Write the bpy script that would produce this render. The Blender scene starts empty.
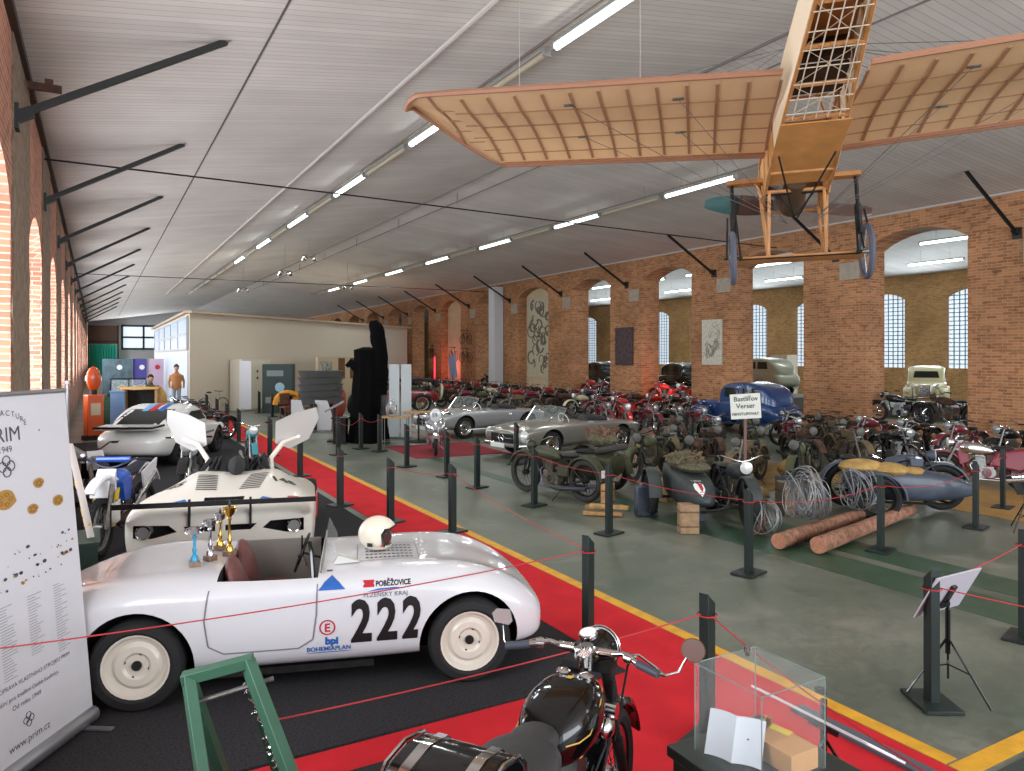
import bpy, bmesh, math, random
from mathutils import Vector, Matrix
from mathutils.bvhtree import BVHTree
random.seed(7)
PI = math.pi
SC = bpy.context.scene
COL = SC.collection
# ------------------------------------------------------------------ camera
cd = bpy.data.cameras.new('camera'); cam = bpy.data.objects.new('camera', cd); COL.objects.link(cam)
cam.location = (0, 0, 2.45); cam.rotation_euler = (PI/2, 0, math.radians(-29.3))
cd.sensor_width = 36; cd.lens = 740/1024*36; cd.shift_y = -29.5/1024; cd.clip_start = .05; cd.clip_end = 300
SC.camera = cam
# ------------------------------------------------------------------ world, exposure
wd = bpy.data.worlds.new('daylight'); SC.world = wd; wd.use_nodes = True
bg = wd.node_tree.nodes['Background']; bg.inputs[0].default_value = (.80, .88, 1, 1); bg.inputs[1].default_value = 2.6
SC.view_settings.view_transform = 'Standard'; SC.view_settings.look = 'None'
SC.view_settings.gamma = 1; SC.view_settings.use_curve_mapping = False
SC.view_settings.exposure = -0.1
SC.cycles.max_bounces = 6; SC.cycles.diffuse_bounces = 4; SC.cycles.glossy_bounces = 3
SC.cycles.transmission_bounces = 6; SC.cycles.transparent_max_bounces = 8
SC.cycles.sample_clamp_indirect = 4; SC.cycles.use_denoising = True
SC.cycles.caustics_reflective = False; SC.cycles.caustics_refractive = False
def area(name, loc, aim, sx, sy, power, col=(1, 1, 1)):
    l = bpy.data.lights.new(name, 'AREA'); l.shape = 'RECTANGLE'; l.size = sx; l.size_y = sy
    l.energy = power; l.color = col
    o = bpy.data.objects.new(name, l); COL.objects.link(o); o.location = loc
    o.rotation_euler = Vector(aim).to_track_quat('-Z', 'Y').to_euler(); o['kind'] = 'helper'
    return o
# daylight coming in through the tall windows of the left wall
for k in range(-2, 15):
    area('window_daylight', (-1.72, 14.45+5.55*k, 2.95), (1, 0, .45), 2.6, 3.2, 320 if k < 3 else 380, (.86, .93, 1))
# daylight through the grille windows of the far nave and the end wall
for k in range(-1, 8):
    area('window_daylight', (39.0, 12.6+5.55*k, 3.9), (-1, 0, .1), 1.6, 4.0, 260, (.86, .93, 1))
area('window_daylight', (4.5, 97, 4.5), (0, -1, -.1), 6, 3.2, 500, (.86, .93, 1))
# added fill light at the unseen open end behind the camera, lifting the ceiling
area('window_daylight', (10, -8, 4.0), (.15, 1, .35), 16, 6, 2300, (.92, .96, 1))
# ------------------------------------------------------------------ materials
def lin(c):
    return tuple(((x/255)/12.92 if x <= 10 else (((x/255)+.055)/1.055)**2.4) for x in c)
MATS = {}
def mat(name, rgb, rough=.5, metal=0, var=0, scale=8, bump=0, coat=0, emit=None, es=1, spec=.5, alpha=1, trans=0, rgb2=None, det=3):
    if name in MATS: return MATS[name]
    m = bpy.data.materials.new(name); m.use_nodes = True; nt = m.node_tree; b = nt.nodes['Principled BSDF']
    c = lin(rgb); b.inputs['Base Color'].default_value = (*c, 1)
    b.inputs['Roughness'].default_value = rough; b.inputs['Metallic'].default_value = metal
    b.inputs['Specular IOR Level'].default_value = spec; b.inputs['Coat Weight'].default_value = coat
    b.inputs['Coat Roughness'].default_value = .05
    if alpha < 1: b.inputs['Alpha'].default_value = alpha
    if trans: b.inputs['Transmission Weight'].default_value = trans
    if emit: b.inputs['Emission Color'].default_value = (*lin(emit), 1); b.inputs['Emission Strength'].default_value = es
    if var or bump or rgb2:
        tc = nt.nodes.new('ShaderNodeTexCoord'); n = nt.nodes.new('ShaderNodeTexNoise')
        n.inputs['Scale'].default_value = scale; n.inputs['Detail'].default_value = det
        nt.links.new(tc.outputs['Object'], n.inputs['Vector'])
        r = nt.nodes.new('ShaderNodeValToRGB'); nt.links.new(n.outputs['Fac'], r.inputs['Fac'])
        lo = lin(rgb2) if rgb2 else tuple(x*(1-var) for x in c); hi = c if rgb2 else tuple(min(1, x*(1+var)) for x in c)
        r.color_ramp.elements[0].color = (*lo, 1); r.color_ramp.elements[1].color = (*hi, 1)
        r.color_ramp.elements[0].position = .35; r.color_ramp.elements[1].position = .65
        if var or rgb2: nt.links.new(r.outputs['Color'], b.inputs['Base Color'])
        if bump:
            bp = nt.nodes.new('ShaderNodeBump'); bp.inputs['Strength'].default_value = bump; bp.inputs['Distance'].default_value = .02
            nt.links.new(n.outputs['Fac'], bp.inputs['Height']); nt.links.new(bp.outputs['Normal'], b.inputs['Normal'])
    m.diffuse_color = (*c, 1); MATS[name] = m
    return m
def brick_mat(name, c1, c2, c3, mortar, bump=.6):
    m = bpy.data.materials.new(name); m.use_nodes = True; nt = m.node_tree; b = nt.nodes['Principled BSDF']; L = nt.links.new
    N = nt.nodes.new
    tc = N('ShaderNodeTexCoord'); sp = N('ShaderNodeSeparateXYZ'); L(tc.outputs['Object'], sp.inputs[0])
    ad = N('ShaderNodeMath'); ad.operation = 'ADD'; L(sp.outputs[0], ad.inputs[0]); L(sp.outputs[1], ad.inputs[1])
    nz = N('ShaderNodeTexNoise'); nz.inputs['Scale'].default_value = 3; L(tc.outputs['Object'], nz.inputs['Vector'])
    cb = N('ShaderNodeCombineXYZ'); L(ad.outputs[0], cb.inputs[0]); L(sp.outputs[2], cb.inputs[1])
    wob = N('ShaderNodeVectorMath'); wob.operation = 'SCALE'; wob.inputs['Scale'].default_value = .03; L(nz.outputs['Color'], wob.inputs[0])
    va = N('ShaderNodeVectorMath'); va.operation = 'ADD'; L(cb.outputs[0], va.inputs[0]); L(wob.outputs[0], va.inputs[1])
    br = N('ShaderNodeTexBrick'); L(va.outputs[0], br.inputs['Vector'])
    br.inputs['Scale'].default_value = 1; br.inputs['Brick Width'].default_value = .27; br.inputs['Row Height'].default_value = .083
    br.inputs['Mortar Size'].default_value = .011; br.inputs['Mortar Smooth'].default_value = .3; br.inputs['Bias'].default_value = -.1
    br.inputs['Color1'].default_value = (*lin(c1), 1); br.inputs['Color2'].default_value = (*lin(c2), 1); br.inputs['Mortar'].default_value = (*lin(mortar), 1)
    n2 = N('ShaderNodeTexNoise'); n2.inputs['Scale'].default_value = 4.5; n2.inputs['Detail'].default_value = 5; L(va.outputs[0], n2.inputs['Vector'])
    rp = N('ShaderNodeValToRGB'); L(n2.outputs['Fac'], rp.inputs['Fac']); rp.color_ramp.elements[0].position = .55; rp.color_ramp.elements[1].position = .82
    mx = N('ShaderNodeMix'); mx.data_type = 'RGBA'; L(rp.outputs['Color'], mx.inputs[0]); L(br.outputs['Color'], mx.inputs[6]); mx.inputs[7].default_value = (*lin(c3), 1)
    # broad uneven tone of old brickwork
    n3 = N('ShaderNodeTexNoise'); n3.inputs['Scale'].default_value = .5; L(tc.outputs['Object'], n3.inputs['Vector'])
    hs = N('ShaderNodeHueSaturation'); mr = N('ShaderNodeMapRange'); L(n3.outputs['Fac'], mr.inputs[0]); mr.inputs[1].default_value = .3; mr.inputs[2].default_value = .7; mr.inputs[3].default_value = .8; mr.inputs[4].default_value = 1.2
    L(mr.outputs[0], hs.inputs['Value']); L(mx.outputs[2], hs.inputs['Color']); L(hs.outputs[0], b.inputs['Base Color'])
    bp = N('ShaderNodeBump'); bp.invert = True; bp.inputs['Strength'].default_value = bump; bp.inputs['Distance'].default_value = .012
    L(br.outputs['Fac'], bp.inputs['Height']); L(bp.outputs[0], b.inputs['Normal'])
    b.inputs['Roughness'].default_value = .9; b.inputs['Specular IOR Level'].default_value = .2
    return m
BRICK = brick_mat('orange_brown_brick', (190, 130, 88), (148, 92, 60), (108, 78, 58), (172, 148, 120))
BRICK_L = brick_mat('pinkish_brick', (190, 126, 100), (160, 96, 74), (124, 98, 88), (180, 160, 144))
BRICK_F = brick_mat('olive_brown_brick', (186, 142, 92), (158, 114, 72), (140, 104, 70), (176, 150, 116))
PLASTER = mat('rough_grey_brown_plaster', (128, 108, 90), .95, var=.25, scale=9, bump=.8)
def floor_mat():
    m = bpy.data.materials.new('grey_green_polished_concrete'); m.use_nodes = True; nt = m.node_tree; b = nt.nodes['Principled BSDF']; L = nt.links.new; N = nt.nodes.new
    tc = N('ShaderNodeTexCoord')
    def nz(s, d, dist=0):
        n = N('ShaderNodeTexNoise'); n.inputs['Scale'].default_value = s; n.inputs['Detail'].default_value = d; n.inputs['Distortion'].default_value = dist; L(tc.outputs['Object'], n.inputs['Vector']); return n
    n1 = nz(.55, 6, .6); r1 = N('ShaderNodeValToRGB'); L(n1.outputs['Fac'], r1.inputs[0]); e = r1.color_ramp.elements
    e[0].position = .32; e[0].color = (*lin((84, 94, 80)), 1); e[1].position = .68; e[1].color = (*lin((122, 124, 112)), 1)
    x = r1.color_ramp.elements.new(.5); x.color = (*lin((102, 107, 94)), 1)
    n2 = nz(7, 8, 1.5); r2 = N('ShaderNodeValToRGB'); L(n2.outputs['Fac'], r2.inputs[0]); r2.color_ramp.elements[0].position = .35; r2.color_ramp.elements[1].position = .75
    r2.color_ramp.elements[0].color = (.72, .72, .72, 1); r2.color_ramp.elements[1].color = (1.15, 1.13, 1.1, 1)
    mx = N('ShaderNodeMix'); mx.data_type = 'RGBA'; mx.blend_type = 'MULTIPLY'; mx.inputs[0].default_value = 1; L(r1.outputs[0], mx.inputs[6]); L(r2.outputs[0], mx.inputs[7])
    # scuffed dusty patches
    n3 = nz(1.3, 12, .8); r3 = N('ShaderNodeValToRGB'); L(n3.outputs['Fac'], r3.inputs[0]); r3.color_ramp.elements[0].position = .58; r3.color_ramp.elements[1].position = .9
    m2 = N('ShaderNodeMix'); m2.data_type = 'RGBA'; L(r3.outputs[0], m2.inputs[0]); L(mx.outputs[2], m2.inputs[6]); m2.inputs[7].default_value = (*lin((140, 136, 124)), 1)
    L(m2.outputs[2], b.inputs['Base Color'])
    r4 = N('ShaderNodeMapRange'); L(n2.outputs['Fac'], r4.inputs[0]); r4.inputs[3].default_value = .28; r4.inputs[4].default_value = .55; L(r4.outputs[0], b.inputs['Roughness'])
    bp = N('ShaderNodeBump'); bp.inputs['Strength'].default_value = .08; L(n2.outputs['Fac'], bp.inputs['Height']); L(bp.outputs[0], b.inputs['Normal'])
    return m
def boards_mat(name, rgb, period=.16, axis=1):
    m = bpy.data.materials.new(name); m.use_nodes = True; nt = m.node_tree; b = nt.nodes['Principled BSDF']; L = nt.links.new; N = nt.nodes.new
    tc = N('ShaderNodeTexCoord'); sp = N('ShaderNodeSeparateXYZ'); L(tc.outputs['Object'], sp.inputs[0])
    d = N('ShaderNodeMath'); d.operation = 'DIVIDE'; L(sp.outputs[axis], d.inputs[0]); d.inputs[1].default_value = period
    fr = N('ShaderNodeMath'); fr.operation = 'FRACT'; L(d.outputs[0], fr.inputs[0])
    lt = N('ShaderNodeMath'); lt.operation = 'LESS_THAN'; L(fr.outputs[0], lt.inputs[0]); lt.inputs[1].default_value = .07
    fl = N('ShaderNodeMath'); fl.operation = 'FLOOR'; L(d.outputs[0], fl.inputs[0]); wn = N('ShaderNodeTexWhiteNoise'); wn.noise_dimensions = '1D'; L(fl.outputs[0], wn.inputs['W'])
    nz = N('ShaderNodeTexNoise'); nz.inputs['Scale'].default_value = .7; nz.inputs['Detail'].default_value = 4; L(tc.outputs['Object'], nz.inputs['Vector'])
    ad = N('ShaderNodeMath'); ad.operation = 'MULTIPLY_ADD'; L(wn.outputs[0], ad.inputs[0]); ad.inputs[1].default_value = .25; L(nz.outputs['Fac'], ad.inputs[2])
    rp = N('ShaderNodeValToRGB'); L(ad.outputs[0], rp.inputs[0]); c = lin(rgb); rp.color_ramp.elements[0].position = .35; rp.color_ramp.elements[1].position = .9
    rp.color_ramp.elements[0].color = (*[v*.88 for v in c], 1); rp.color_ramp.elements[1].color = (*[min(1, v*1.08) for v in c], 1)
    mx = N('ShaderNodeMix'); mx.data_type = 'RGBA'; L(lt.outputs[0], mx.inputs[0]); L(rp.outputs[0], mx.inputs[6]); mx.inputs[7].default_value = (*[v*.55 for v in c], 1)
    L(mx.outputs[2], b.inputs['Base Color']); b.inputs['Roughness'].default_value = .75; b.inputs['Specular IOR Level'].default_value = .3
    return m
m_rub = mat('black_rubber', (22, 22, 23), .8, bump=.2, scale=60)
m_mudrub = mat('dusty_rubber', (58, 54, 50), .9, var=.3, scale=30)
m_chrome = mat('chrome', (205, 205, 205), .12, 1)
m_steel = mat('dull_steel', (135, 135, 132), .4, .8, var=.2, scale=20)
m_iron = mat('dark_iron', (38, 37, 36), .55, .5, var=.3, scale=15)
m_black = mat('black_paint', (14, 14, 15), .25, coat=.5)
m_dark = mat('dark_interior', (16, 16, 17), .9)
m_glass = mat('clear_glass', (225, 235, 232), .02, alpha=.14, spec=.6)
m_tint = mat('dark_window_glass', (26, 32, 34), .12, alpha=.9, spec=.4)
m_lens = mat('headlamp_lens', (225, 228, 225), .12, .3, coat=1)
m_white = mat('white_gloss_paint', (206, 206, 209), .22, coat=.6, spec=.5)
m_wood = mat('pale_wood', (176, 134, 84), .6, var=.25, scale=12)
m_wood2 = mat('brown_wood', (104, 72, 48), .7, var=.3, scale=10)
m_paper = mat('white_paper', (226, 226, 224), .7)
m_post = mat('dark_green_post_paint', (16, 30, 27), .45)
m_rope = mat('red_rope', (170, 40, 46), .7)
m_leather = mat('black_leather', (30, 29, 30), .5, bump=.2, scale=40)
m_red = mat('dark_red_enamel', (120, 20, 26), .3, coat=.5)
m_brred = mat('bright_red_enamel', (186, 28, 26), .3, coat=.5)
m_tan = mat('tan_canvas', (150, 124, 82), .9, var=.2, scale=20, bump=.3)
m_olive = mat('olive_drab_paint', (70, 74, 48), .6, var=.25, scale=9)
m_brass = mat('brass', (190, 150, 80), .3, .9)
# ------------------------------------------------------------------ mesh builder
class MB:
    def __init__(s): s.v = []; s.f = []; s.k = []; s.M = Matrix.Identity(4); s.mi = 0
    def add(s, vs, fs):
        o = len(s.v)
        for p in vs: s.v.append(tuple(s.M @ Vector(p)))
        for f in fs: s.f.append([o+i for i in f]); s.k.append(s.mi)
        return s
    def box(s, c, d, rot=None, taper=1):
        x, y, z = d[0]/2, d[1]/2, d[2]/2; R = rot.to_matrix() if rot is not None else Matrix.Identity(3)
        vs = []
        for k in (-1, 1):
            t = 1 if k < 0 else taper
            for i, j in ((-1, -1), (1, -1), (1, 1), (-1, 1)): vs.append(Vector(c)+R @ Vector((i*x*t, j*y*t, k*z)))
        return s.add(vs, [(3, 2, 1, 0), (4, 5, 6, 7), (0, 1, 5, 4), (1, 2, 6, 5), (2, 3, 7, 6), (3, 0, 4, 7)])
    def ring(s, c, a, b, r, n, r2=None):
        r2 = r if r2 is None else r2
        return [c+a*(r*math.cos(2*PI*i/n))+b*(r2*math.sin(2*PI*i/n)) for i in range(n)]
    def skin(s, rings, closed=True, cap=True, loop=False):
        n = len(rings[0]); vs = [p for r in rings for p in r]; fs = []
        m = len(rings)
        for i in range(m if loop else m-1):
            i2 = (i+1) % m
            for j in range(n if closed else n-1):
                k = (j+1) % n
                fs.append((i*n+j, i*n+k, i2*n+k, i2*n+j))
        if cap and not loop and closed:
            fs.append(tuple(range(n-1, -1, -1))); fs.append(tuple((m-1)*n+j for j in range(n)))
        return s.add(vs, fs)
    def cyl(s, p, q, r, r2=None, n=10, cap=True):
        p = Vector(p); q = Vector(q); d = (q-p).normalized(); a = d.orthogonal().normalized(); b = d.cross(a)
        return s.skin([s.ring(p, a, b, r, n), s.ring(q, a, b, r if r2 is None else r2, n)], cap=cap)
    def tube(s, pts, r, n=6, closed=False, flat=1):
        pts = [Vector(p) for p in pts]; m = len(pts); rs = r if isinstance(r, (list, tuple)) else [r]*m
        ts = []
        for i in range(m):
            a = pts[(i-1) % m] if (closed or i > 0) else pts[i]; b = pts[(i+1) % m] if (closed or i < m-1) else pts[i]
            t = (b-a); ts.append(t.normalized() if t.length > 1e-9 else Vector((0, 0, 1)))
        a = ts[0].orthogonal().normalized(); rings = []
        for i in range(m):
            a = (a-ts[i]*a.dot(ts[i])); a = a.normalized() if a.length > 1e-6 else ts[i].orthogonal().normalized()
            rings.append(s.ring(pts[i], a, ts[i].cross(a), rs[i], n, rs[i]*flat))
        return s.skin(rings, loop=closed)
    def torus(s, c, ax, R, r, n=24, m=8, r2=None, a0=0, a1=2*PI):
        c = Vector(c); ax = Vector(ax).normalized(); a = ax.orthogonal().normalized(); b = ax.cross(a); full = abs(a1-a0-2*PI) < 1e-6
        rings = []
        for i in range(n if full else n+1):
            t = a0+(a1-a0)*i/n; d = a*math.cos(t)+b*math.sin(t); rings.append(s.ring(c+d*R, d, ax, r, m, r if r2 is None else r2))
        return s.skin(rings, loop=full)
    def lathe(s, prof, c=(0, 0, 0), ax=(0, 0, 1), n=16, cap=True):
        c = Vector(c); ax = Vector(ax).normalized(); a = ax.orthogonal().normalized(); b = ax.cross(a)
        return s.skin([s.ring(c+ax*h, a, b, max(r, 1e-4), n) for r, h in prof], cap=cap)
    def ell(s, c, r, nu=16, nv=10, rot=None, p=1):
        R = rot.to_matrix() if rot is not None else Matrix.Identity(3); c = Vector(c); rings = []
        for i in range(1, nv):
            t = PI*i/nv; rings.append([c+R @ Vector((r[0]*math.sin(t)*math.cos(2*PI*j/nu), r[1]*math.sin(t)*math.sin(2*PI*j/nu), r[2]*math.cos(t)*1)) for j in range(nu)])
        o = len(s.v); s.skin(rings, cap=False); rings_n = nv-1
        return s.add([c+R @ Vector((0, 0, r[2])), c+R @ Vector((0, 0, -r[2]))]+[p for p in rings[0]]+[p for p in rings[-1]],
                     [(0, 2+(j+1) % nu, 2+j)[::-1] for j in range(nu)]+[(1, 2+nu+j, 2+nu+(j+1) % nu)[::-1] for j in range(nu)])
    def prism(s, poly, d0, d1, plane='xz'):
        def P(u, v, w): return (u, w, v) if plane == 'xz' else ((w, u, v) if plane == 'yz' else (u, v, w))
        n = len(poly); vs = [P(u, v, d0) for u, v in poly]+[P(u, v, d1) for u, v in poly]
        return s.add(vs, [tuple(range(n)), tuple(range(2*n-1, n-1, -1))]+[(i, i+n, (i+1) % n+n, (i+1) % n) for i in range(n)])
    def build(s, name, m, parent=None, bevel=0, sub=0, flat=False, ang=38, mods=True):
        me = bpy.data.meshes.new(name); me.from_pydata(s.v, [], s.f)
        ms = m if isinstance(m, (list, tuple)) else [m]
        for x in ms: me.materials.append(x)
        bm = bmesh.new(); bm.from_mesh(me)
        for i, f in enumerate(bm.faces): f.material_index = s.k[i] if len(ms) > 1 else 0
        bmesh.ops.remove_doubles(bm, verts=bm.verts, dist=1e-5)
        bmesh.ops.recalc_face_normals(bm, faces=bm.faces)
        bm.to_mesh(me); bm.free()
        if not flat: me.shade_smooth(); me.set_sharp_from_angle(angle=math.radians(ang))
        o = bpy.data.objects.new(name, me); COL.objects.link(o)
        if parent is not None: o.parent = parent
        if sub: md = o.modifiers.new('s', 'SUBSURF'); md.levels = sub; md.render_levels = sub
        if bevel: md = o.modifiers.new('b', 'BEVEL'); md.width = bevel; md.segments = 2; md.limit_method = 'ANGLE'
        return o
def tag(o, label=None, cat=None, group=None, kind=None):
    if label: o['label'] = label
    if cat: o['category'] = cat
    if group: o['group'] = group
    if kind: o['kind'] = kind
    return o
def thing(name, label, cat, loc=(0, 0, 0), rz=0, group=None):
    o = bpy.data.objects.new(name, None); o.empty_display_size = .1; COL.objects.link(o); o.location = loc; o.rotation_euler = (0, 0, rz)
    return tag(o, label, cat, group)
def struct(o): o['kind'] = 'structure'; return o
def at(o, loc=(0, 0, 0), rz=0): o.location = loc; o.rotation_euler = (0, 0, rz); return o
def copy_tree(o, parent=None):
    c = o.copy(); COL.objects.link(c)
    if parent is not None: c.parent = parent
    for ch in list(o.children): copy_tree(ch, c)
    return c
def copy_thing(proto, loc, rz, label, group=None, s=1):
    c = copy_tree(proto); c.location = loc; c.rotation_euler = (0, 0, rz); c['label'] = label
    if s != 1: c.scale = (s, s, s)
    if group: c['group'] = group
    return c
def bake(o):
    dg = bpy.context.evaluated_depsgraph_get(); dg.update(); ev = o.evaluated_get(dg)
    me = bpy.data.meshes.new_from_object(ev); o.modifiers.clear(); o.data = me; return o
def cut(o, cutters):
    for c in cutters:
        c.parent = o.parent
        md = o.modifiers.new('c', 'BOOLEAN'); md.operation = 'DIFFERENCE'; md.solver = 'EXACT'; md.object = c
    bpy.context.view_layer.update(); bake(o)
    for c in cutters: bpy.data.objects.remove(c, do_unlink=True)
    o.data.shade_smooth(); o.data.set_sharp_from_angle(angle=math.radians(35)); return o
def text_mb(txt, size, bold=0, ext=0, align='CENTER', sx=1, spacing=1):
    cu = bpy.data.curves.new('t', 'FONT'); cu.body = txt; cu.size = size; cu.align_x = align; cu.offset = bold; cu.extrude = ext; cu.space_character = spacing
    cu.resolution_u = 3
    o = bpy.data.objects.new('t', cu); COL.objects.link(o); dg = bpy.context.evaluated_depsgraph_get(); me = o.evaluated_get(dg).to_mesh()
    mb = MB(); mb.add([(v.co.x*sx, v.co.y, v.co.z) for v in me.vertices], [tuple(p.vertices) for p in me.polygons])
    bpy.data.objects.remove(o, do_unlink=True); return mb
def text_on(txt, size, origin, u, v, name, m, parent, off=.003, **k):
    """lettering on a flat face: origin, u = reading direction, v = up"""
    mb = text_mb(txt, size, **k); o = Vector(origin); u = Vector(u).normalized(); v = Vector(v).normalized(); n = u.cross(v)
    mb.v = [tuple(o+u*p[0]+v*p[1]+n*(p[2]+off)) for p in mb.v]
    return mb.build(name, m, parent, flat=True)
def E(x=0, y=0, z=0): from mathutils import Euler; return Euler((x, y, z))
# ================================================================== THE HALL
XL, XR, XR2, XF = -.87, 21.4, 22.4, 39.5
YE = 98.0; Y0 = -9.0
RIDGE = (10.27, 8.0)
struct(MB().box(((XL-2+XF+1)/2, (YE+Y0)/2, -.1), (XF-XL+4, YE-Y0+2, .2)).build('floor', floor_mat()))
CEIL = boards_mat('pale_board_ceiling', (216, 208, 201))
CEIL2 = boards_mat('white_board_ceiling', (214, 214, 212))
struct(MB().prism([(XL-1.2, 6.3), (XL, 6.35), RIDGE, (RIDGE[0], 8.2), (XL-1.2, 6.5)], Y0, YE+1).build('ceiling_left', CEIL, flat=True))
struct(MB().prism([RIDGE, (XR, 6.87), (XR2, 6.9), (XR2, 7.05), (RIDGE[0], 8.2)], Y0, YE+1).build('ceiling_right', CEIL, flat=True))
mb = MB(); mb.prism([(XR2, 6.87), (31, 8.0), (XF, 6.95), (XF+1, 6.95), (XF+1, 7.1), (31, 8.2), (XR2, 7.05)], Y0, YE+1)
struct(mb.build('ceiling_far_nave', CEIL2, flat=True))
def arcade(name, xa, xb, opens, zb, zs, zc, zt, y0, y1, m, mj=None):
    """wall between planes xa (front) and xb with arched openings; reveals included"""
    mb = MB(); e = sorted(opens); cur = y0
    for (a, b) in e+[(y1, y1)]:
        mb.mi = 0
        mb.box(((xa+xb)/2, (cur+a)/2, zt/2), (abs(xb-xa), a-cur, zt))
        if a >= y1: break
        if zb > 0: mb.box(((xa+xb)/2, (a+b)/2, zb/2), (abs(xb-xa), b-a, zb))
        n = 10
        arc = [(a+(b-a)*i/n, zs+(zc-zs)*math.sin(PI*i/n)**.75) for i in range(n+1)]
        for i in range(n):
            (ya, za), (yb, zb_) = arc[i], arc[i+1]
            vs = [(x, y, z) for x in (xa, xb) for (y, z) in ((ya, za), (yb, zb_), (yb, zt), (ya, zt))]
            mb.add(vs, [(0, 1, 2, 3), (7, 6, 5, 4), (0, 4, 5, 1)])
        cur = b
    return struct(mb.build(name, m, flat=True))
ops = [(11.9+5.55*k, 15.1+5.55*k) for k in range(-3, 15)]
arcade('wall_right', XR, XR2, ops, .35, 5.85, 6.3, 7.0, Y0, YE, BRICK)
opl = [(13.05+5.55*k, 15.85+5.55*k) for k in range(-4, 15)]
opf = [(10.7+4.9*k, 13.3+4.9*k) for k in range(-2, 16)]
arcade('wall_left', XL, XL-.95, opl, 1.2, 4.2, 4.7, 6.6, Y0, YE, BRICK_L)
arcade('wall_far_nave', XF, XF+.6, opf, 1.8, 5.6, 6.0, 7.0, Y0, YE, BRICK_F)
# rough plaster on the pier faces of the left wall
mb = MB()
for k in range(-3, 14):
    a = 10.35+5.55*k; n = 26; L = []; R_ = []
    for i in range(n+1):
        z = 1.2+i*(6.33-1.2)/n; L.append((a+.05+random.uniform(-.1, .1), z)); R_.append((a+2.45+random.uniform(-.12, .12), z))
    pts = L+R_[::-1]
    for i in range(n):
        (y1, z1), (y2, z2), (y3, z3), (y4, z4) = L[i], L[i+1], R_[i+1], R_[i]
        mb.add([(x, y, z) for x in (XL-.01, XL+.02) for y, z in ((y1, z1), (y2, z2), (y3, z3), (y4, z4))], [(0, 1, 2, 3), (7, 6, 5, 4), (0, 4, 5, 1), (1, 5, 6, 2), (2, 6, 7, 3), (3, 7, 4, 0)])
struct(mb.build('trim_1', PLASTER, flat=True))
# end wall
M_END = mat('white_end_wall', (200, 204, 206), .8)
struct(MB().box((19.3, YE+.2, 4.1), (42, .4, 8.2)).build('wall_end', M_END))
def window(n, x0, x1, z0, z1, y, nx, nz, m_fr, horizontal=True):
    w = thing('window_%d' % n, None, None, (0, 0, 0)); w['kind'] = 'structure'
    mb = MB()
    for i in range(nx+1): mb.box((x0+(x1-x0)*i/nx, y-.06, (z0+z1)/2), (.22, .1, z1-z0+.2))
    for j in range(nz+1): mb.box(((x0+x1)/2, y-.06, z0+(z1-z0)*j/nz), (x1-x0+.2, .1, .22))
    mb.build('window_frame', m_fr, w)
    MB().box(((x0+x1)/2, y-.02, (z0+z1)/2), (x1-x0, .03, z1-z0)).build('pane', M_SKY, w)
    return w
M_SKY = mat('bright_daylit_glass', (220, 230, 238), .3, emit=(214, 228, 240), es=.95)
M_FR = mat('blue_grey_window_frame', (52, 66, 72), .5)
window(1, 2.6, 7.1, 3.3, 6.0, YE, 2, 2, M_FR)
window(2, 7.6, 13.5, 3.6, 5.9, YE, 4, 2, mat('pale_window_frame', (170, 180, 186), .5))
# glazed grilles of the far nave
M_GR = mat('white_window_grille', (120, 140, 158), .6)
n = 3
for (a, b) in opf[2:]:
    w = thing('window_%d' % n, None, None); w['kind'] = 'structure'; n += 1
    MB().box((XF+.3, (a+b)/2, 3.9), (.02, b-a, 4.2)).build('pane', M_SKY, w)
    mb = MB()
    for i in range(1, 9): mb.box((XF+.26, a+(b-a)*i/9, 3.9), (.03, .05, 4.2))
    for j in range(1, 18): mb.box((XF+.26, (a+b)/2, 1.8+4.1*j/18), (.03, b-a, .045))
    mb.build('window_grille', M_GR, w)
for (a, b) in opl:
    w = thing('window_%d' % n, None, None); w['kind'] = 'structure'; n += 1
    mb = MB()
    for i in range(0, 5): mb.box((XL-.9, a+(b-a)*i/4, 2.9), (.05, .05, 3.4))
    for j in range(0, 6): mb.box((XL-.9, (a+b)/2, 1.2+3.4*j/5), (.05, b-a, .05))
    mb.build('window_frame', M_FR, w)
# infills of three openings on the right
M_BOARD = mat('beige_infill_board', (206, 184, 152), .8, var=.06, scale=2)
for i, k in enumerate((4, 6)):
    a, b = 11.9+5.55*k, 15.1+5.55*k
    struct(MB().box((XR+.55, (a+b)/2, 3.2), (.1, b-a-.02, 6.2)).build('wall_infill_%s' % ('near', 'far')[i], M_BOARD))
# concrete bearing blocks below the eaves
mb = MB()
for k in range(-1, 12): mb.box((XR-.012, 10.1+5.55*k, 5.22), (.03, .72, .55))
struct(mb.build('trim_2', mat('concrete_patch', (168, 156, 140), .9, var=.1, scale=5)))
struct(MB().box((XR-.03, (YE+Y0)/2, 6.84), (.06, YE-Y0, .05)).build('trim_3', mat('pale_cornice', (200, 192, 186), .8)))
struct(MB().box((XL+.04, (YE+Y0)/2, 6.3), (.08, YE-Y0, .1)).build('trim_4', mat('dark_eaves_board', (70, 54, 46), .8)))
# white downpipe box at the far pier
struct(MB().box((XR-.35, 39.5, 3.3), (.6, .75, 6.6)).build('pillar_white', mat('white_pipe_casing', (206, 208, 212), .6)))
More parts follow.
